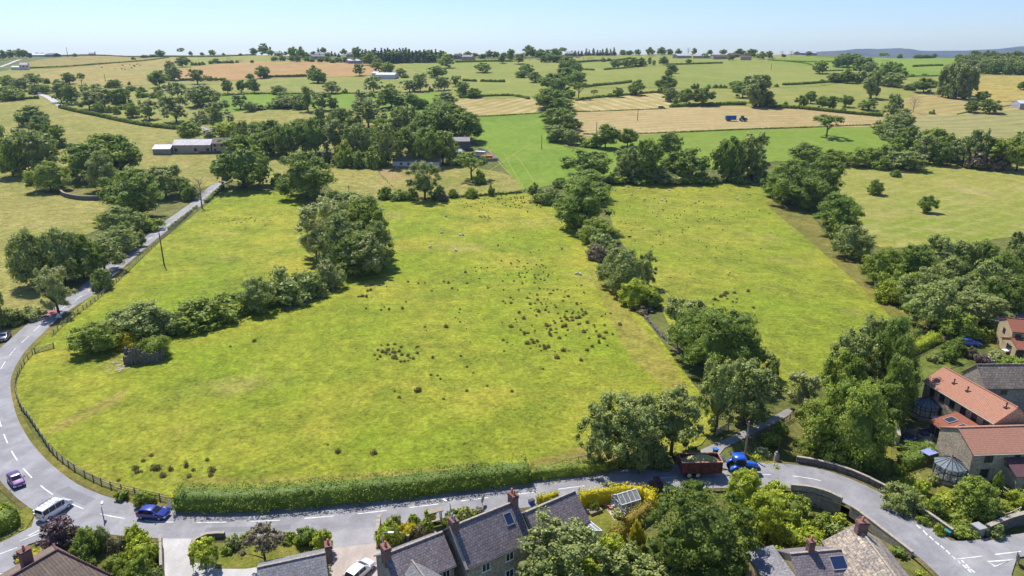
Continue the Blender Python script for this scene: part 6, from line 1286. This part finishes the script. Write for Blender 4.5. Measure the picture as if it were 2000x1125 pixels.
simple('wheelie_bin', 'blue lidded bin at the corner of the farm track', 'bin', 1397, 887, [('bin', DARKF, [(-.3, -.3, 0, .3, .3, .95)]), ('lid', flat('blue_lid', (.03,.15,.55,1)), [(-.38, -.38, .952, .38, .38, 1.06)])], .3)
simple('wheelie_bin', 'blue box standing behind the terrace by the road', 'bin', 1038, 985, [('bin', flat('blue_lid', (.03,.15,.55,1)), [(-.4, -.25, 0, .4, .25, .7)]), ('lid', DARKF, [(-.43, -.28, .702, .43, .28, .76)])], .5)
simple('skip', 'orange skip in the yard beside the open barn', 'skip', 950, 311, [('body', flat('skip_orange', (.65,.13,.03,1)), [(-3.2, -1.6, 0, 3.2, 1.6, 2.0)]), ('rim', flat('skip_orange', (.65,.13,.03,1)), [(-3.4, -1.8, 2.002, 3.4, 1.8, 2.2)])], -.1)
simple('container', 'pale container in the yard beside the orange skip', 'container', 938, 304, [('body', SHEETW, [(-3, -1.3, 0, 3, 1.3, 2.4)]), ('roof', WHITEP, [(-3.05, -1.35, 2.402, 3.05, 1.35, 2.5)])], -.4)
simple('garden_arch', 'wooden garden arch with a pale seat among the flower bushes', 'arch', 851, 1022, [('posts', OLDWOOD, legs(.75, .35, 2.0, .06)), ('top', OLDWOOD, [(-1.0, -.5, 2.002, 1.0, .5, 2.12)]), ('bench', STONEC, [(-.6, -.2, .4, .6, .25, .5)])], .4)
simple('paddling_pool', 'pale blue garden pool cover near the dark shrubs on the right', 'pool', 1935, 705, [('cover', flat('pool_blue', (.32,.50,.72,1)), [(-1.8, -1.0, 0, 1.8, 1.0, .5)]), ('rim', WHITEP, [(-1.9, -1.1, .502, 1.9, 1.1, .56)])], -.3)
simple('parasol_base_table', 'pale sheltered garden table by the rust tiled extension', 'table', 1966, 690, [('tabletop', WHITEP, [(-.9, -.6, .72, .9, .6, .78)]), ('legs', WHITEP, legs(.75, .45, .715))], .1)
simple('shed', 'small grey shed below the buff house lane', 'shed', 1955, 648, [('wall', OLDWOOD, [(-1.2, -1, -.2, 1.2, 1, 1.9)]), ('roof', SHEETD, [(-1.35, -1.15, 1.902, 1.35, 1.15, 2.02)])], .2)
simple('bird_table', 'little wooden bird table on the trampoline lawn', 'bird table', 1758, 880, [('post', OLDWOOD, [(-.05, -.05, 0, .05, .05, 1.1)]), ('top', TIMBER, [(-.3, -.3, 1.102, .3, .3, 1.2)])])
def pots():
    for k, (x, y) in enumerate(((1188,991),(1196,990),(1193,995),(1182,990))):
        p = at(x, y); bm = bmesh.new(); tube(bm, [(0, 0, 0), (0, 0, .4), (0, 0, .45)], [.2, .3, .32], 12); r = obj('flower_pot', bm, POT if k != 1 else WHITEP, loc=p)
        tag(r, ['terracotta pot, left of middle on the terrace patio', 'white pot on the terrace patio', 'terracotta pot nearest the terrace lawn', 'terracotta pot leftmost on the terrace patio'][k], 'pot', 'pots on the terrace patio')
pots()
def bed():
    simple('raised_bed', 'dark timber raised bed with a leafy plant by the terrace end', 'planter', 1160, 1000, [('planter', TIMBER, [(-1.0, -.7, 0, 1.0, .7, .5)])], .5)
bed()
# ------------------------------------------------------------------ gardens and near foliage
def one(code, x, y, t, w_, label): plant(code, x, y, t, w_, label)
for q in [
 ('B', 1360, 1112, 928, 208, 'very big dark round tree at the bottom right of the terrace garden'), ('A', 1100, 1150, 1010, 185, 'large grey green tree in front of the terrace at the bottom edge'), ('Y', 1452, 1000, 915, 80, 'yellow green tree in front of the blue tractor'),
 ('A', 1205, 1140, 1060, 110, 'grey green tree left of the very big dark tree at the bottom'), ('Y', 1190, 1120, 1040, 70, 'yellow green shrub tree below the terrace lawn'), ('u', 1245, 1070, 1003, 34, 'golden conifer bush against the very big dark tree'), ('d', 1232, 1092, 1050, 50, 'dark green bush below the golden conifer bush'),
 ('A', 1270, 1150, 1085, 100, 'loose grey green shrub under the very big dark tree'), ('Y', 1150, 1150, 1090, 60, 'yellow green shrub at the bottom edge below the terrace lawn'),
 ('K', 1280, 957, 925, 32, 'copper bush at the right end of the golden hedge'), ('y', 1515, 990, 930, 70, 'yellow green bush beside the road left of the retaining wall'), ('Y', 1490, 1050, 955, 90, 'bushy yellow green tree right of the very big dark tree'), ('b', 1545, 1010, 950, 80, 'green bush overhanging the retaining wall'), ('y', 1540, 1065, 1005, 90, 'lush bright green bush below the retaining wall'), ('y', 1480, 1120, 1065, 90, 'rough yellow green bush at the bottom edge left of the small house'), ('y', 1590, 1060, 1022, 60, 'bright bush above the small slate roofed house'), ('g', 1625, 1040, 1012, 44, 'pale bush at the foot of the retaining wall'), ('b', 1450, 1075, 1030, 60, 'green bush beside the very big dark tree at the right'), ('y', 1520, 1100, 1062, 50, 'weedy bright bush behind the small house'), ('b', 1600, 1030, 990, 50, 'mid green bush against the retaining wall'),
 # bottom left garden
 ('k', 118, 1072, 1007, 76, 'copper purple tree beside the white people carrier'), ('b', 180, 1078, 1012, 54, 'fresh green shrub right of the copper tree'), ('w', 200, 1070, 1013, 34, 'pale shrub by the dark lamp post'), ('d', 165, 1098, 1045, 60, 'dark shrub under the copper tree'), ('n', 235, 1085, 1034, 44, 'reddish brown shrub in the bottom left garden'), ('y', 262, 1075, 1016, 60, 'tall yellow green shrub at the road end of the bottom left garden'), ('y', 280, 1100, 1035, 70, 'broad yellow green shrub by the driveway wall'), ('b', 270, 1135, 1070, 70, 'leafy green shrub beside the bungalow gable'), ('b', 232, 1120, 1070, 50, 'light shrub behind the bungalow roof'), ('u', 70, 1105, 1058, 60, 'golden yellow bush at the corner of the bungalow garden'), ('n', 40, 1095, 1068, 24, 'thin twiggy shrub beside the side road'), ('K', 310, 1090, 1058, 20, 'dark purple shrub on the driveway wall'), ('g', 305, 1135, 1098, 34, 'grey green shrub at the foot of the driveway wall'), ('y', 8, 1010, 978, 34, 'small yellow green bush by the left edge wall'),
 # middle garden
 ('e', 402, 1112, 1054, 62, 'round weeping bush beside the grey driveway'), ('w', 455, 1068, 1036, 34, 'white flowering bush on the garden wall'), ('b', 447, 1078, 1056, 30, 'green bush under the white flowering bush'), ('N', 520, 1110, 1018, 92, 'brownish pink small tree on the lawn'), ('d', 600, 1062, 1018, 48, 'dark green bush at the road end of the lawn'), ('v', 631, 1082, 1032, 44, 'rounded clipped golden green bush beside the forecourt'), ('v', 584, 1063, 1046, 17, 'tiny clipped yellow bush at the lawn edge'), ('b', 565, 1058, 1036, 36, 'mid green bush behind the brownish tree'), ('n', 548, 1052, 1034, 30, 'brown twiggy bush by the road behind the lawn'), ('b', 482, 1055, 1034, 30, 'green bush beside the white flowering bush'),
 # terrace front garden
 ('y', 758, 1058, 1008, 50, 'yellow green bush at the corner of the forecourt'), ('w', 772, 1035, 994, 34, 'white rose bush above the forecourt corner'), ('u', 796, 1050, 1010, 40, 'bright yellow bush in the middle of the terrace flower bed'), ('b', 775, 1062, 1020, 34, 'glossy green bush beside the bright yellow bush'), ('n', 818, 1052, 1016, 32, 'buff flowering bush right of the bright yellow bush'), ('b', 808, 1028, 1000, 30, 'green bush behind the bright yellow bush'), ('y', 840, 1014, 988, 26, 'yellow green bush climbing the garden arch'), ('b', 832, 1040, 1006, 30, 'dark leafy bush left of the garden arch'), ('b', 885, 1024, 988, 38, 'green bush right of the garden arch'), ('w', 905, 1014, 980, 38, 'cream flowering bush by the road behind the terrace'), ('b', 918, 1016, 988, 32, 'green bush under the cream flowering bush'), ('y', 815, 1066, 1048, 36, 'low yellow green bush beside the left cottage roof'), ('n', 935, 1002, 988, 24, 'small flowering bush nearest the round sign'), ('y', 712, 1122, 1100, 16, 'small upright yellow green shrub by the white car'), ('w', 933, 938, 893, 38, 'silvery bush growing out of the long dark hedge'),
 ('b', 1160, 998, 975, 22, 'leafy plant in the raised bed'), ('w', 1206, 1008, 990, 26, 'white flowering plant beside the greenhouse'), ('d', 898, 1125, 1058, 26, 'ivy bush climbing the gap between the two cottages'),
 ('b', 240, 975, 950, 30, 'small bush on the verge at the end of the curving fence'), ('b', 285, 985, 948, 44, 'larger bush on the verge by the road sign'),
 # gardens by the parapet and the right cluster
 ('y', 1505, 925, 895, 44, 'spiky bright plant by the parapet pillar'), ('w', 1490, 892, 868, 36, 'silvery plants in the trackside garden'), ('y', 1475, 905, 880, 36, 'bright green plants behind the blue tractor'), ('b', 1530, 935, 912, 40, 'green plants along the start of the parapet'), ('g', 1560, 938, 910, 44, 'grey green bush against the parapet near the pillar'), ('y', 1595, 950, 918, 50, 'yellow green bush behind the parapet'), ('d', 1640, 968, 930, 60, 'dark bush in the stream hollow behind the parapet'), ('G', 1755, 1010, 938, 90, 'wide grey green shrub behind the middle of the parapet'), ('y', 1785, 970, 918, 60, 'yellow green shrub above the parapet gardens'), ('b', 1830, 1015, 962, 56, 'green shrub between the parapet and the right gardens'), ('b', 1800, 1030, 992, 44, 'small green shrub at the lower end of the parapet'), ('y', 1832, 1050, 1018, 26, 'yellow green shrub next to the teal box'), ('E', 1900, 1010, 928, 92, 'round green tree in the lower right garden'), ('b', 1865, 1025, 985, 54, 'mid green shrub left of the round green garden tree'), ('b', 1882, 1046, 1010, 54, 'green shrub above the stone shelter'), ('g', 1935, 1045, 1010, 50, 'grey green shrub right of the stone shelter'), ('y', 1990, 985, 945, 50, 'bright yellow green shrub at the right edge'), ('d', 1945, 965, 912, 22, 'dark ivy column on the garage corner'), ('b', 1768, 902, 878, 36, 'round green garden bush below the trampoline'), ('d', 1780, 880, 858, 60, 'dark garden bush beside the pale stepped wall'), ('y', 1752, 935, 895, 26, 'yellow green garden bush beside the narrow lawn'), ('w', 1800, 905, 885, 22, 'silvery garden bush near the swing seat'), ('w', 1822, 945, 918, 22, 'white flowering bush left of the nearest conservatory'), ('d', 1735, 955, 920, 50, 'dark shrub under the trackside trees'), ('b', 1890, 935, 920, 30, 'pale flowering bush right of the nearest conservatory'), ('b', 1960, 1000, 975, 40, 'small round bush on the lower right lawn'), ('d', 1755, 1085, 1062, 32, 'single dark shrub beside the road right of the mottled roof'), ('y', 1800, 1125, 1112, 26, 'low bush at the bottom edge by the road'), ('b', 1712, 990, 955, 50, 'green shrub behind the parapet by the stream'), ('y', 1800, 1000, 965, 40, 'yellow flowering shrub above the lower parapet'),
 ('E', 1870, 660, 605, 70, 'bushy dark tree above the blue and white car'), ('d', 1862, 690, 650, 44, 'dark upright tree left of the blue and white car'), ('X', 1880, 640, 606, 34, 'leafless pale tree among the bushy trees near the buff house'), ('b', 1915, 660, 634, 50, 'green shrub behind the blue and white car'), ('u', 1938, 652, 638, 20, 'golden yellow bush near the buff house'), ('n', 1899, 700, 672, 26, 'orange tinted bush in the right garden'), ('K', 1915, 710, 684, 36, 'dark purple bush in the right garden'), ('w', 1945, 705, 680, 36, 'pale bush between the pool cover and the extension'), ('b', 1985, 715, 690, 44, 'green bush in front of the rust tiled extension'), ('d', 1850, 705, 668, 36, 'dark bush right of the fresh green hedge'), ('g', 1825, 705, 684, 34, 'low grey green bush below the fresh green hedge'), ('b', 1960, 712, 694, 34, 'low green bush behind the grey stone house'), ('b', 1905, 640, 610, 60, 'leafy bush at the foot of the right wood'),
]: one(*q)
# ------------------------------------------------------------------ rush tufts
for q in [('b', 1600, 985, 958, 40, 'leafy bush between the big trackside trees and the parapet'), ('y', 1470, 985, 945, 60, 'yellow green bush under the yellow green tree by the tractor'), ('b', 1430, 1030, 985, 60, 'mid green bush on the right flank of the very big dark tree'), ('y', 1565, 1035, 995, 60, 'bright bush filling the hollow by the retaining wall'), ('g', 1500, 1015, 975, 60, 'grey green bush in the hollow left of the retaining wall'), ('y', 1640, 1020, 998, 30, 'small bright bush by the mottled roof chimney'), ('b', 1720, 1000, 962, 50, 'leafy bush just behind the middle parapet'), ('g', 1600, 962, 926, 46, 'grey green bush spilling over the parapet top'), ('b', 1690, 982, 944, 50, 'leafy bush leaning on the parapet by the stream'), ('y', 1845, 985, 955, 50, 'yellow green bush in the right garden border'), ('b', 1930, 1000, 960, 60, 'leafy bush right of the round green garden tree'), ('b', 1685, 960, 915, 60, 'green bush in the stream hollow'), ('y', 1420, 1110, 1060, 70, 'bright bush at the bottom edge beside the very big dark tree'), ('g', 1310, 1150, 1085, 80, 'grey green bush below the very big dark tree'), ('b', 1845, 880, 868, 14, 'small green shrub beside the deck'), ('y', 1765, 960, 925, 50, 'light green bush behind the wide grey shrub')]: one(*q)
def rushes():
    rs = np.random.RandomState(8); protos = []
    for v in range(4):
        n = 230; a = rs.rand(n) * 6.283; rr = .5 * np.sqrt(rs.rand(n)); P = np.stack([rr*np.cos(a), rr*np.sin(a), rs.uniform(.04, 1.0, n) ** 1.2 * (1 - .9*rr)], 1)
        Nn = np.stack([np.cos(a), np.sin(a), rs.uniform(.1, .8, n)], 1) + rs.normal(size=(n, 3)) * .55
        core = ICV * [.24, .24, .22] * (1 + rs.uniform(-.15, .15, (len(ICV), 1))) + [0, 0, .16]
        protos.append(quads('rush_tuft', P, Nn, rs.uniform(.14, .34, n), rs.rand(n), LEAF['r'], .35, core=(core, ICF, np.full(len(ICV), .3))))
    spots = []
    def cl(place, n, cx, cy, sx, sy, sz=1.0):
        for k in range(n): spots.append((place, rs.normal(cx, sx), rs.normal(cy, sy), sz))
    cl('by the left end of the long hedge', 1, 0, 0, 1, 1); spots.pop()
    for x, y, s in ((265,917,1.1),(269,924,1),(277,923,1),(280,902,1.2),(296,891,1),(298,912,.9),(301,918,1.1),(309,917,1.2),(334,919,1.1),(318,931,1.7),(364,912,1.3),(378,920,.9),(370,932,1),(414,921,1.2),(412,930,1.1),(405,900,.9),(232,940,.9),(321,932,1.2)): spots.append(('by the left end of the long hedge', x, y, s))
    for x, y, s in ((715,560,1.5),(726,558,1.4),(724,568,1.4),(708,580,2.2),(716,581,1.6),(718,570,1),(700,581,.9),(797,552,1.2),(817,555,1),(830,554,.9),(867,551,1),(876,554,1.3),(909,533,1.4),(912,555,1.2),(883,565,1.2),(894,568,.9),(973,481,1.2),(928,524,.9),(940,524,.8),(753,549,.7),(755,561,.7),(717,596,.8),(715,604,.8),(751,601,1),(745,607,1),(760,606,1),(786,604,.9),(793,591,.9)): spots.append(('below the field clump', x, y, s))
    for x, y, s in ((660,885,1.4),(730,887,1.3),(815,765,1.8),(820,763,1.2),(780,778,1),(771,766,.9),(912,765,1),(855,735,.9),(860,742,.9),(845,700,.9),(900,697,1),(871,640,1),(830,640,.8),(497,668,1.3),(450,678,.8),(790,707,1),(640,870,.7)): spots.append(('scattered over the lower front field', x, y, s))
    for place, n, cx, cy, sx, sy, sz in (('in the thick patch in the middle of the front field', 34, 775, 691, 26, 8, .9), ('scattered over the lower front field', 22, 900, 700, 150, 70, .7), ('in the dense right hand patch of the front field', 70, 1092, 638, 52, 26, 1.05), ('in the dense right hand patch of the front field', 16, 1160, 632, 30, 15, 1.1), ('in the dense right hand patch of the front field', 14, 1040, 660, 28, 18, 1.0), ('up the middle of the front field', 34, 1040, 560, 46, 26, 1.0), ('up the middle of the front field', 26, 1020, 520, 34, 22, .9), ('at the top of the front field', 60, 1022, 394, 26, 11, 1.1), ('at the top of the front field', 12, 945, 425, 10, 3, .9), ('at the top of the front field', 14, 930, 402, 20, 6, .9)): cl(place, n, cx, cy, sx, sy, sz)
    for place, n, cx, cy, sx, sy, sz in (('over the right hand field', 60, 1340, 425, 80, 28, .9), ('up the middle of the front field', 70, 1050, 590, 75, 55, .62), ('up the middle of the front field', 60, 960, 530, 80, 60, .5), ('at the top of the front field', 70, 1000, 410, 55, 18, .55), ('over the right hand field', 50, 1380, 440, 110, 45, .5), ('over the right hand field', 14, 1420, 585, 18, 8, 1.2), ('over the right hand field', 18, 1400, 470, 50, 30, .8), ('in the left corner of the front field', 18, 480, 430, 26, 7, .8)): cl(place, n, cx, cy, sx, sy, sz)
    order = sorted(range(len(spots)), key=lambda i: -spots[i][2]); rest = []
    for k, i_ in enumerate(order):
        place, x, y, s = spots[i_]
        if 'right hand field' not in place and 'left corner' not in place and x > 1000 and y > 470 and x > 1090 + (y - 430) * .66: continue
        p = at(x, y)
        if k >= 290: rest.append((p, s)); continue
        o = bpy.data.objects.new('rush_tuft', protos[k % 4]); o.location = p; o.rotation_euler.z = k * 1.7; s = min(1.3, s * .8 * float(rs.uniform(.6, 1.4))); o.scale = (s, s * rs.uniform(.55, 1.3), s * rs.uniform(.7, 1.05)); link(o)
        tag(o, f'dark brown green rush tuft {place}', 'rush tuft', 'rush tufts ' + place)
    Ps, Ns, Ss = [], [], []; c0 = rest[0][0]
    for p, s in rest:
        n = 40; a = rs.rand(n) * 6.283; rr = .5 * np.sqrt(rs.rand(n)); q = np.stack([rr*np.cos(a), rr*np.sin(a), rs.uniform(.05, .8, n) * (1 - .5*rr)], 1) * .7 * s
        Ps.append(q + np.array(p - c0)); Ns.append(np.stack([np.cos(a), np.sin(a), rs.uniform(.1, .8, n)], 1)); Ss.append(rs.uniform(.25, .5, n) * s)
    o = bpy.data.objects.new('rush_clumps', quads('rush_clumps', np.vstack(Ps), np.vstack(Ns), np.concatenate(Ss), rs.rand(40 * len(rest)), LEAF['r'], .4)); o.location = c0; link(o)
    tag(o, 'smallest rush clumps spread over the far ends of both fields', 'rushes', kind='stuff')
rushes()
# ------------------------------------------------------------------ sheep and cattle
WOOL = N('wool'); WOOL.bump(WOOL.noise(WOOL.objc(), 9, 4), .8, .06); WOOL = WOOL.col((.52,.49,.43,1)); WOOLD = flat('black_wool', (.03,.027,.025,1), .95, .1); FACE = flat('sheep_face', (.30,.27,.23,1), .9); COWB = flat('cow_brown', (.12,.06,.035,1), .8); COWK = flat('cow_black', (.02,.02,.02,1), .7); COWW = flat('cow_pale', (.5,.44,.36,1), .8)
def beast(L, H, leg, wid, headdown, wool):
    "one skinned body: trunk, neck, head, four jointed legs, ears and tail; x forward"
    bm = bmesh.new(); sk = bm.verts.layers.skin.verify(); V = []
    def v(p, r, root=False):
        q = bm.verts.new(p); q[sk].radius = r if isinstance(r, tuple) else (r, r); q[sk].use_root = root; V.append(q); return q
    zb = leg + (H - leg) * .55; rb = wid
    a = v((-L*.42, 0, zb), (rb*.72, rb*.85), True); b = v((-L*.12, 0, zb - .02*H), (rb, rb*1.02)); c = v((L*.18, 0, zb - .03*H), (rb*.95, rb*1.08)); d = v((L*.36, 0, zb + .03*H), (rb*.6, rb*.7))
    zn = zb - .18*H if headdown else zb + .30*H
    e = v((L*.52, 0, (zb + zn)/2 + .03*H), (rb*.36, rb*.45)); f = v((L*.60, 0, zn + .04*H), (rb*.34, rb*.38)); g = v((L*.76, 0, zn - .10*H), (rb*.2, rb*.2))
    for x, y in ((a, b), (b, c), (c, d), (d, e), (e, f), (f, g)): bm.edges.new((x, y))
    for s in (1, -1):
        er = v((L*.575, s*rb*.62, zn + .06*H), rb*.09); bm.edges.new((f, er))
        hk = v((-L*.40, s*rb*.5, leg*.95), rb*.34); kn = v((-L*.46, s*rb*.52, leg*.42), rb*.14); ft = v((-L*.42, s*rb*.52, .03), rb*.12); bm.edges.new((a, hk)); bm.edges.new((hk, kn)); bm.edges.new((kn, ft))
        sh = v((L*.26, s*rb*.5, leg*.9), rb*.27); k2 = v((L*.28, s*rb*.5, leg*.42), rb*.13); f2 = v((L*.27, s*rb*.5, .03), rb*.12); bm.edges.new((c, sh)); bm.edges.new((sh, k2)); bm.edges.new((k2, f2))
    tl = v((-L*.54, 0, zb - .12*H), rb*.12); bm.edges.new((a, tl))
    me = bpy.data.meshes.new('b'); bm.to_mesh(me); bm.free(); o = bpy.data.objects.new('b', me); COL.objects.link(o); o.modifiers.new('s', 'SKIN').use_smooth_shade = True; o.modifiers.new('u', 'SUBSURF').levels = 1
    dg = bpy.context.evaluated_depsgraph_get(); m2 = bpy.data.meshes.new_from_object(o.evaluated_get(dg)); bpy.data.objects.remove(o); m2.materials.clear()
    for mm in wool: m2.materials.append(mm)
    for pl_ in m2.polygons:
        ctr = pl_.center; pl_.use_smooth = True; pl_.material_index = 1 if (ctr.x > L*.50 or ctr.z < leg*.62) else 0
    return m2
SH = [beast(1.25, .85, .36, .29, True, (WOOL, FACE)), beast(1.25, .9, .36, .29, False, (WOOL, FACE)), beast(1.25, .85, .36, .29, True, (WOOLD, WOOLD))]
sheep = [(862,457,0,'near the field clump'),(898,461,1,'left of a pair in the front field'),(904,461,0,'right of a pair in the front field'),(840,485,0,'below the others in the front field'),(890,491,1,'nearest the rushes in the front field'),(871,424,0,'high in the front field'),(747,411,0,'right behind the field clump'),(584,410,0,'left behind the field clump'),(1097,487,1,'beside the hedgerow between the fields'),(1127,537,0,'left of the pair under the hedgerow'),(1133,538,1,'right of the pair under the hedgerow'),(1128,464,0,'in the hedgerow shade'),(1201,373,1,'leftmost at the top of the right field'),(1219,371,0,'second at the top of the right field'),(1227,366,0,'tucked against the top hedge'),(1250,369,1,'third along the top of the right field'),(1307,373,0,'right along the top of the right field'),(1234,382,0,'lower left in the right field'),(1258,392,1,'in the upper middle of the right field'),(1293,393,0,'left of the pair in the right field'),(1301,394,1,'right of the pair in the right field'),(1357,398,0,'alone in the right field'),(1440,390,0,'towards the right end of the right field'),(1464,381,0,'furthest right in the right field'),(1229,465,2,'alone beside the hedgerow')]
for k, (x, y, t, lab) in enumerate(sheep):
    o = bpy.data.objects.new('sheep', SH[t]); o.location = at(x, y); o.rotation_euler.z = (k * 2.1) % 6.28; o.scale = (1.0,) * 3; link(o)
    tag(o, ('black sheep ' if t == 2 else 'white sheep grazing ' if t == 0 else 'white sheep with raised head ') + lab, 'sheep', 'sheep in the fields')
CW = [beast(2.3, 1.45, .62, .42, hd, (m_, m_)) for hd, m_ in ((True, COWB), (False, COWK), (True, COWW))]
for k, (x, y, t, lab) in enumerate(((199,133,0,'standing apart at the left'),(224,135,2,'pale, left of the herd'),(238,136,0,'lower left of the herd'),(244,137,2,'pale, at the lower edge of the herd'),(240,129,1,'upper left of the herd'),(254,128,1,'top of the herd'),(262,129,0,'upper right of the herd'),(263,131,1,'in the middle right of the herd'),(257,134,0,'lower right of the herd'),(252,137,2,'pale, lowest of the herd'),(274,129,0,'rightmost of the herd'),(268,127,1,'highest of the herd'))):
    o = bpy.data.objects.new('cow', CW[t]); o.location = at(x, y); o.rotation_euler.z = k * 2.3; o.scale = (1.2,) * 3; link(o)
    tag(o, f"{('brown','black','cream')[t]} cow in the tan meadow, {lab}", 'cow', 'cattle in the tan meadow')
for k, (x, y) in enumerate(((1130,114),(1140,115),(1152,113),(1126,113))):
    o = bpy.data.objects.new('cow', CW[1]); o.location = at(x, y); o.rotation_euler.z = k * 2.3; o.scale = (1.2,) * 3; link(o); tag(o, 'black cow on the ridge below the small pines', 'cow', 'cattle on the ridge')
# ------------------------------------------------------------------ the air
def haze():
    bm = bmesh.new(); box(bm, -9000, -300, -12, 9000, 7600, 190)
    m = bpy.data.materials.new('haze'); m.use_nodes = True; t = m.node_tree; t.nodes.remove(t.nodes['Principled BSDF'])
    v = t.nodes.new('ShaderNodeVolumePrincipled'); v.inputs['Color'].default_value = (.58, .78, 1, 1); v.inputs['Density'].default_value = HAZE
    v.inputs['Anisotropy'].default_value = .3
    t.links.new(v.outputs[0], t.nodes['Material Output'].inputs['Volume'])
    o = obj('haze', bm, m); tag(o, kind='stuff')
HAZE = .00006
haze()
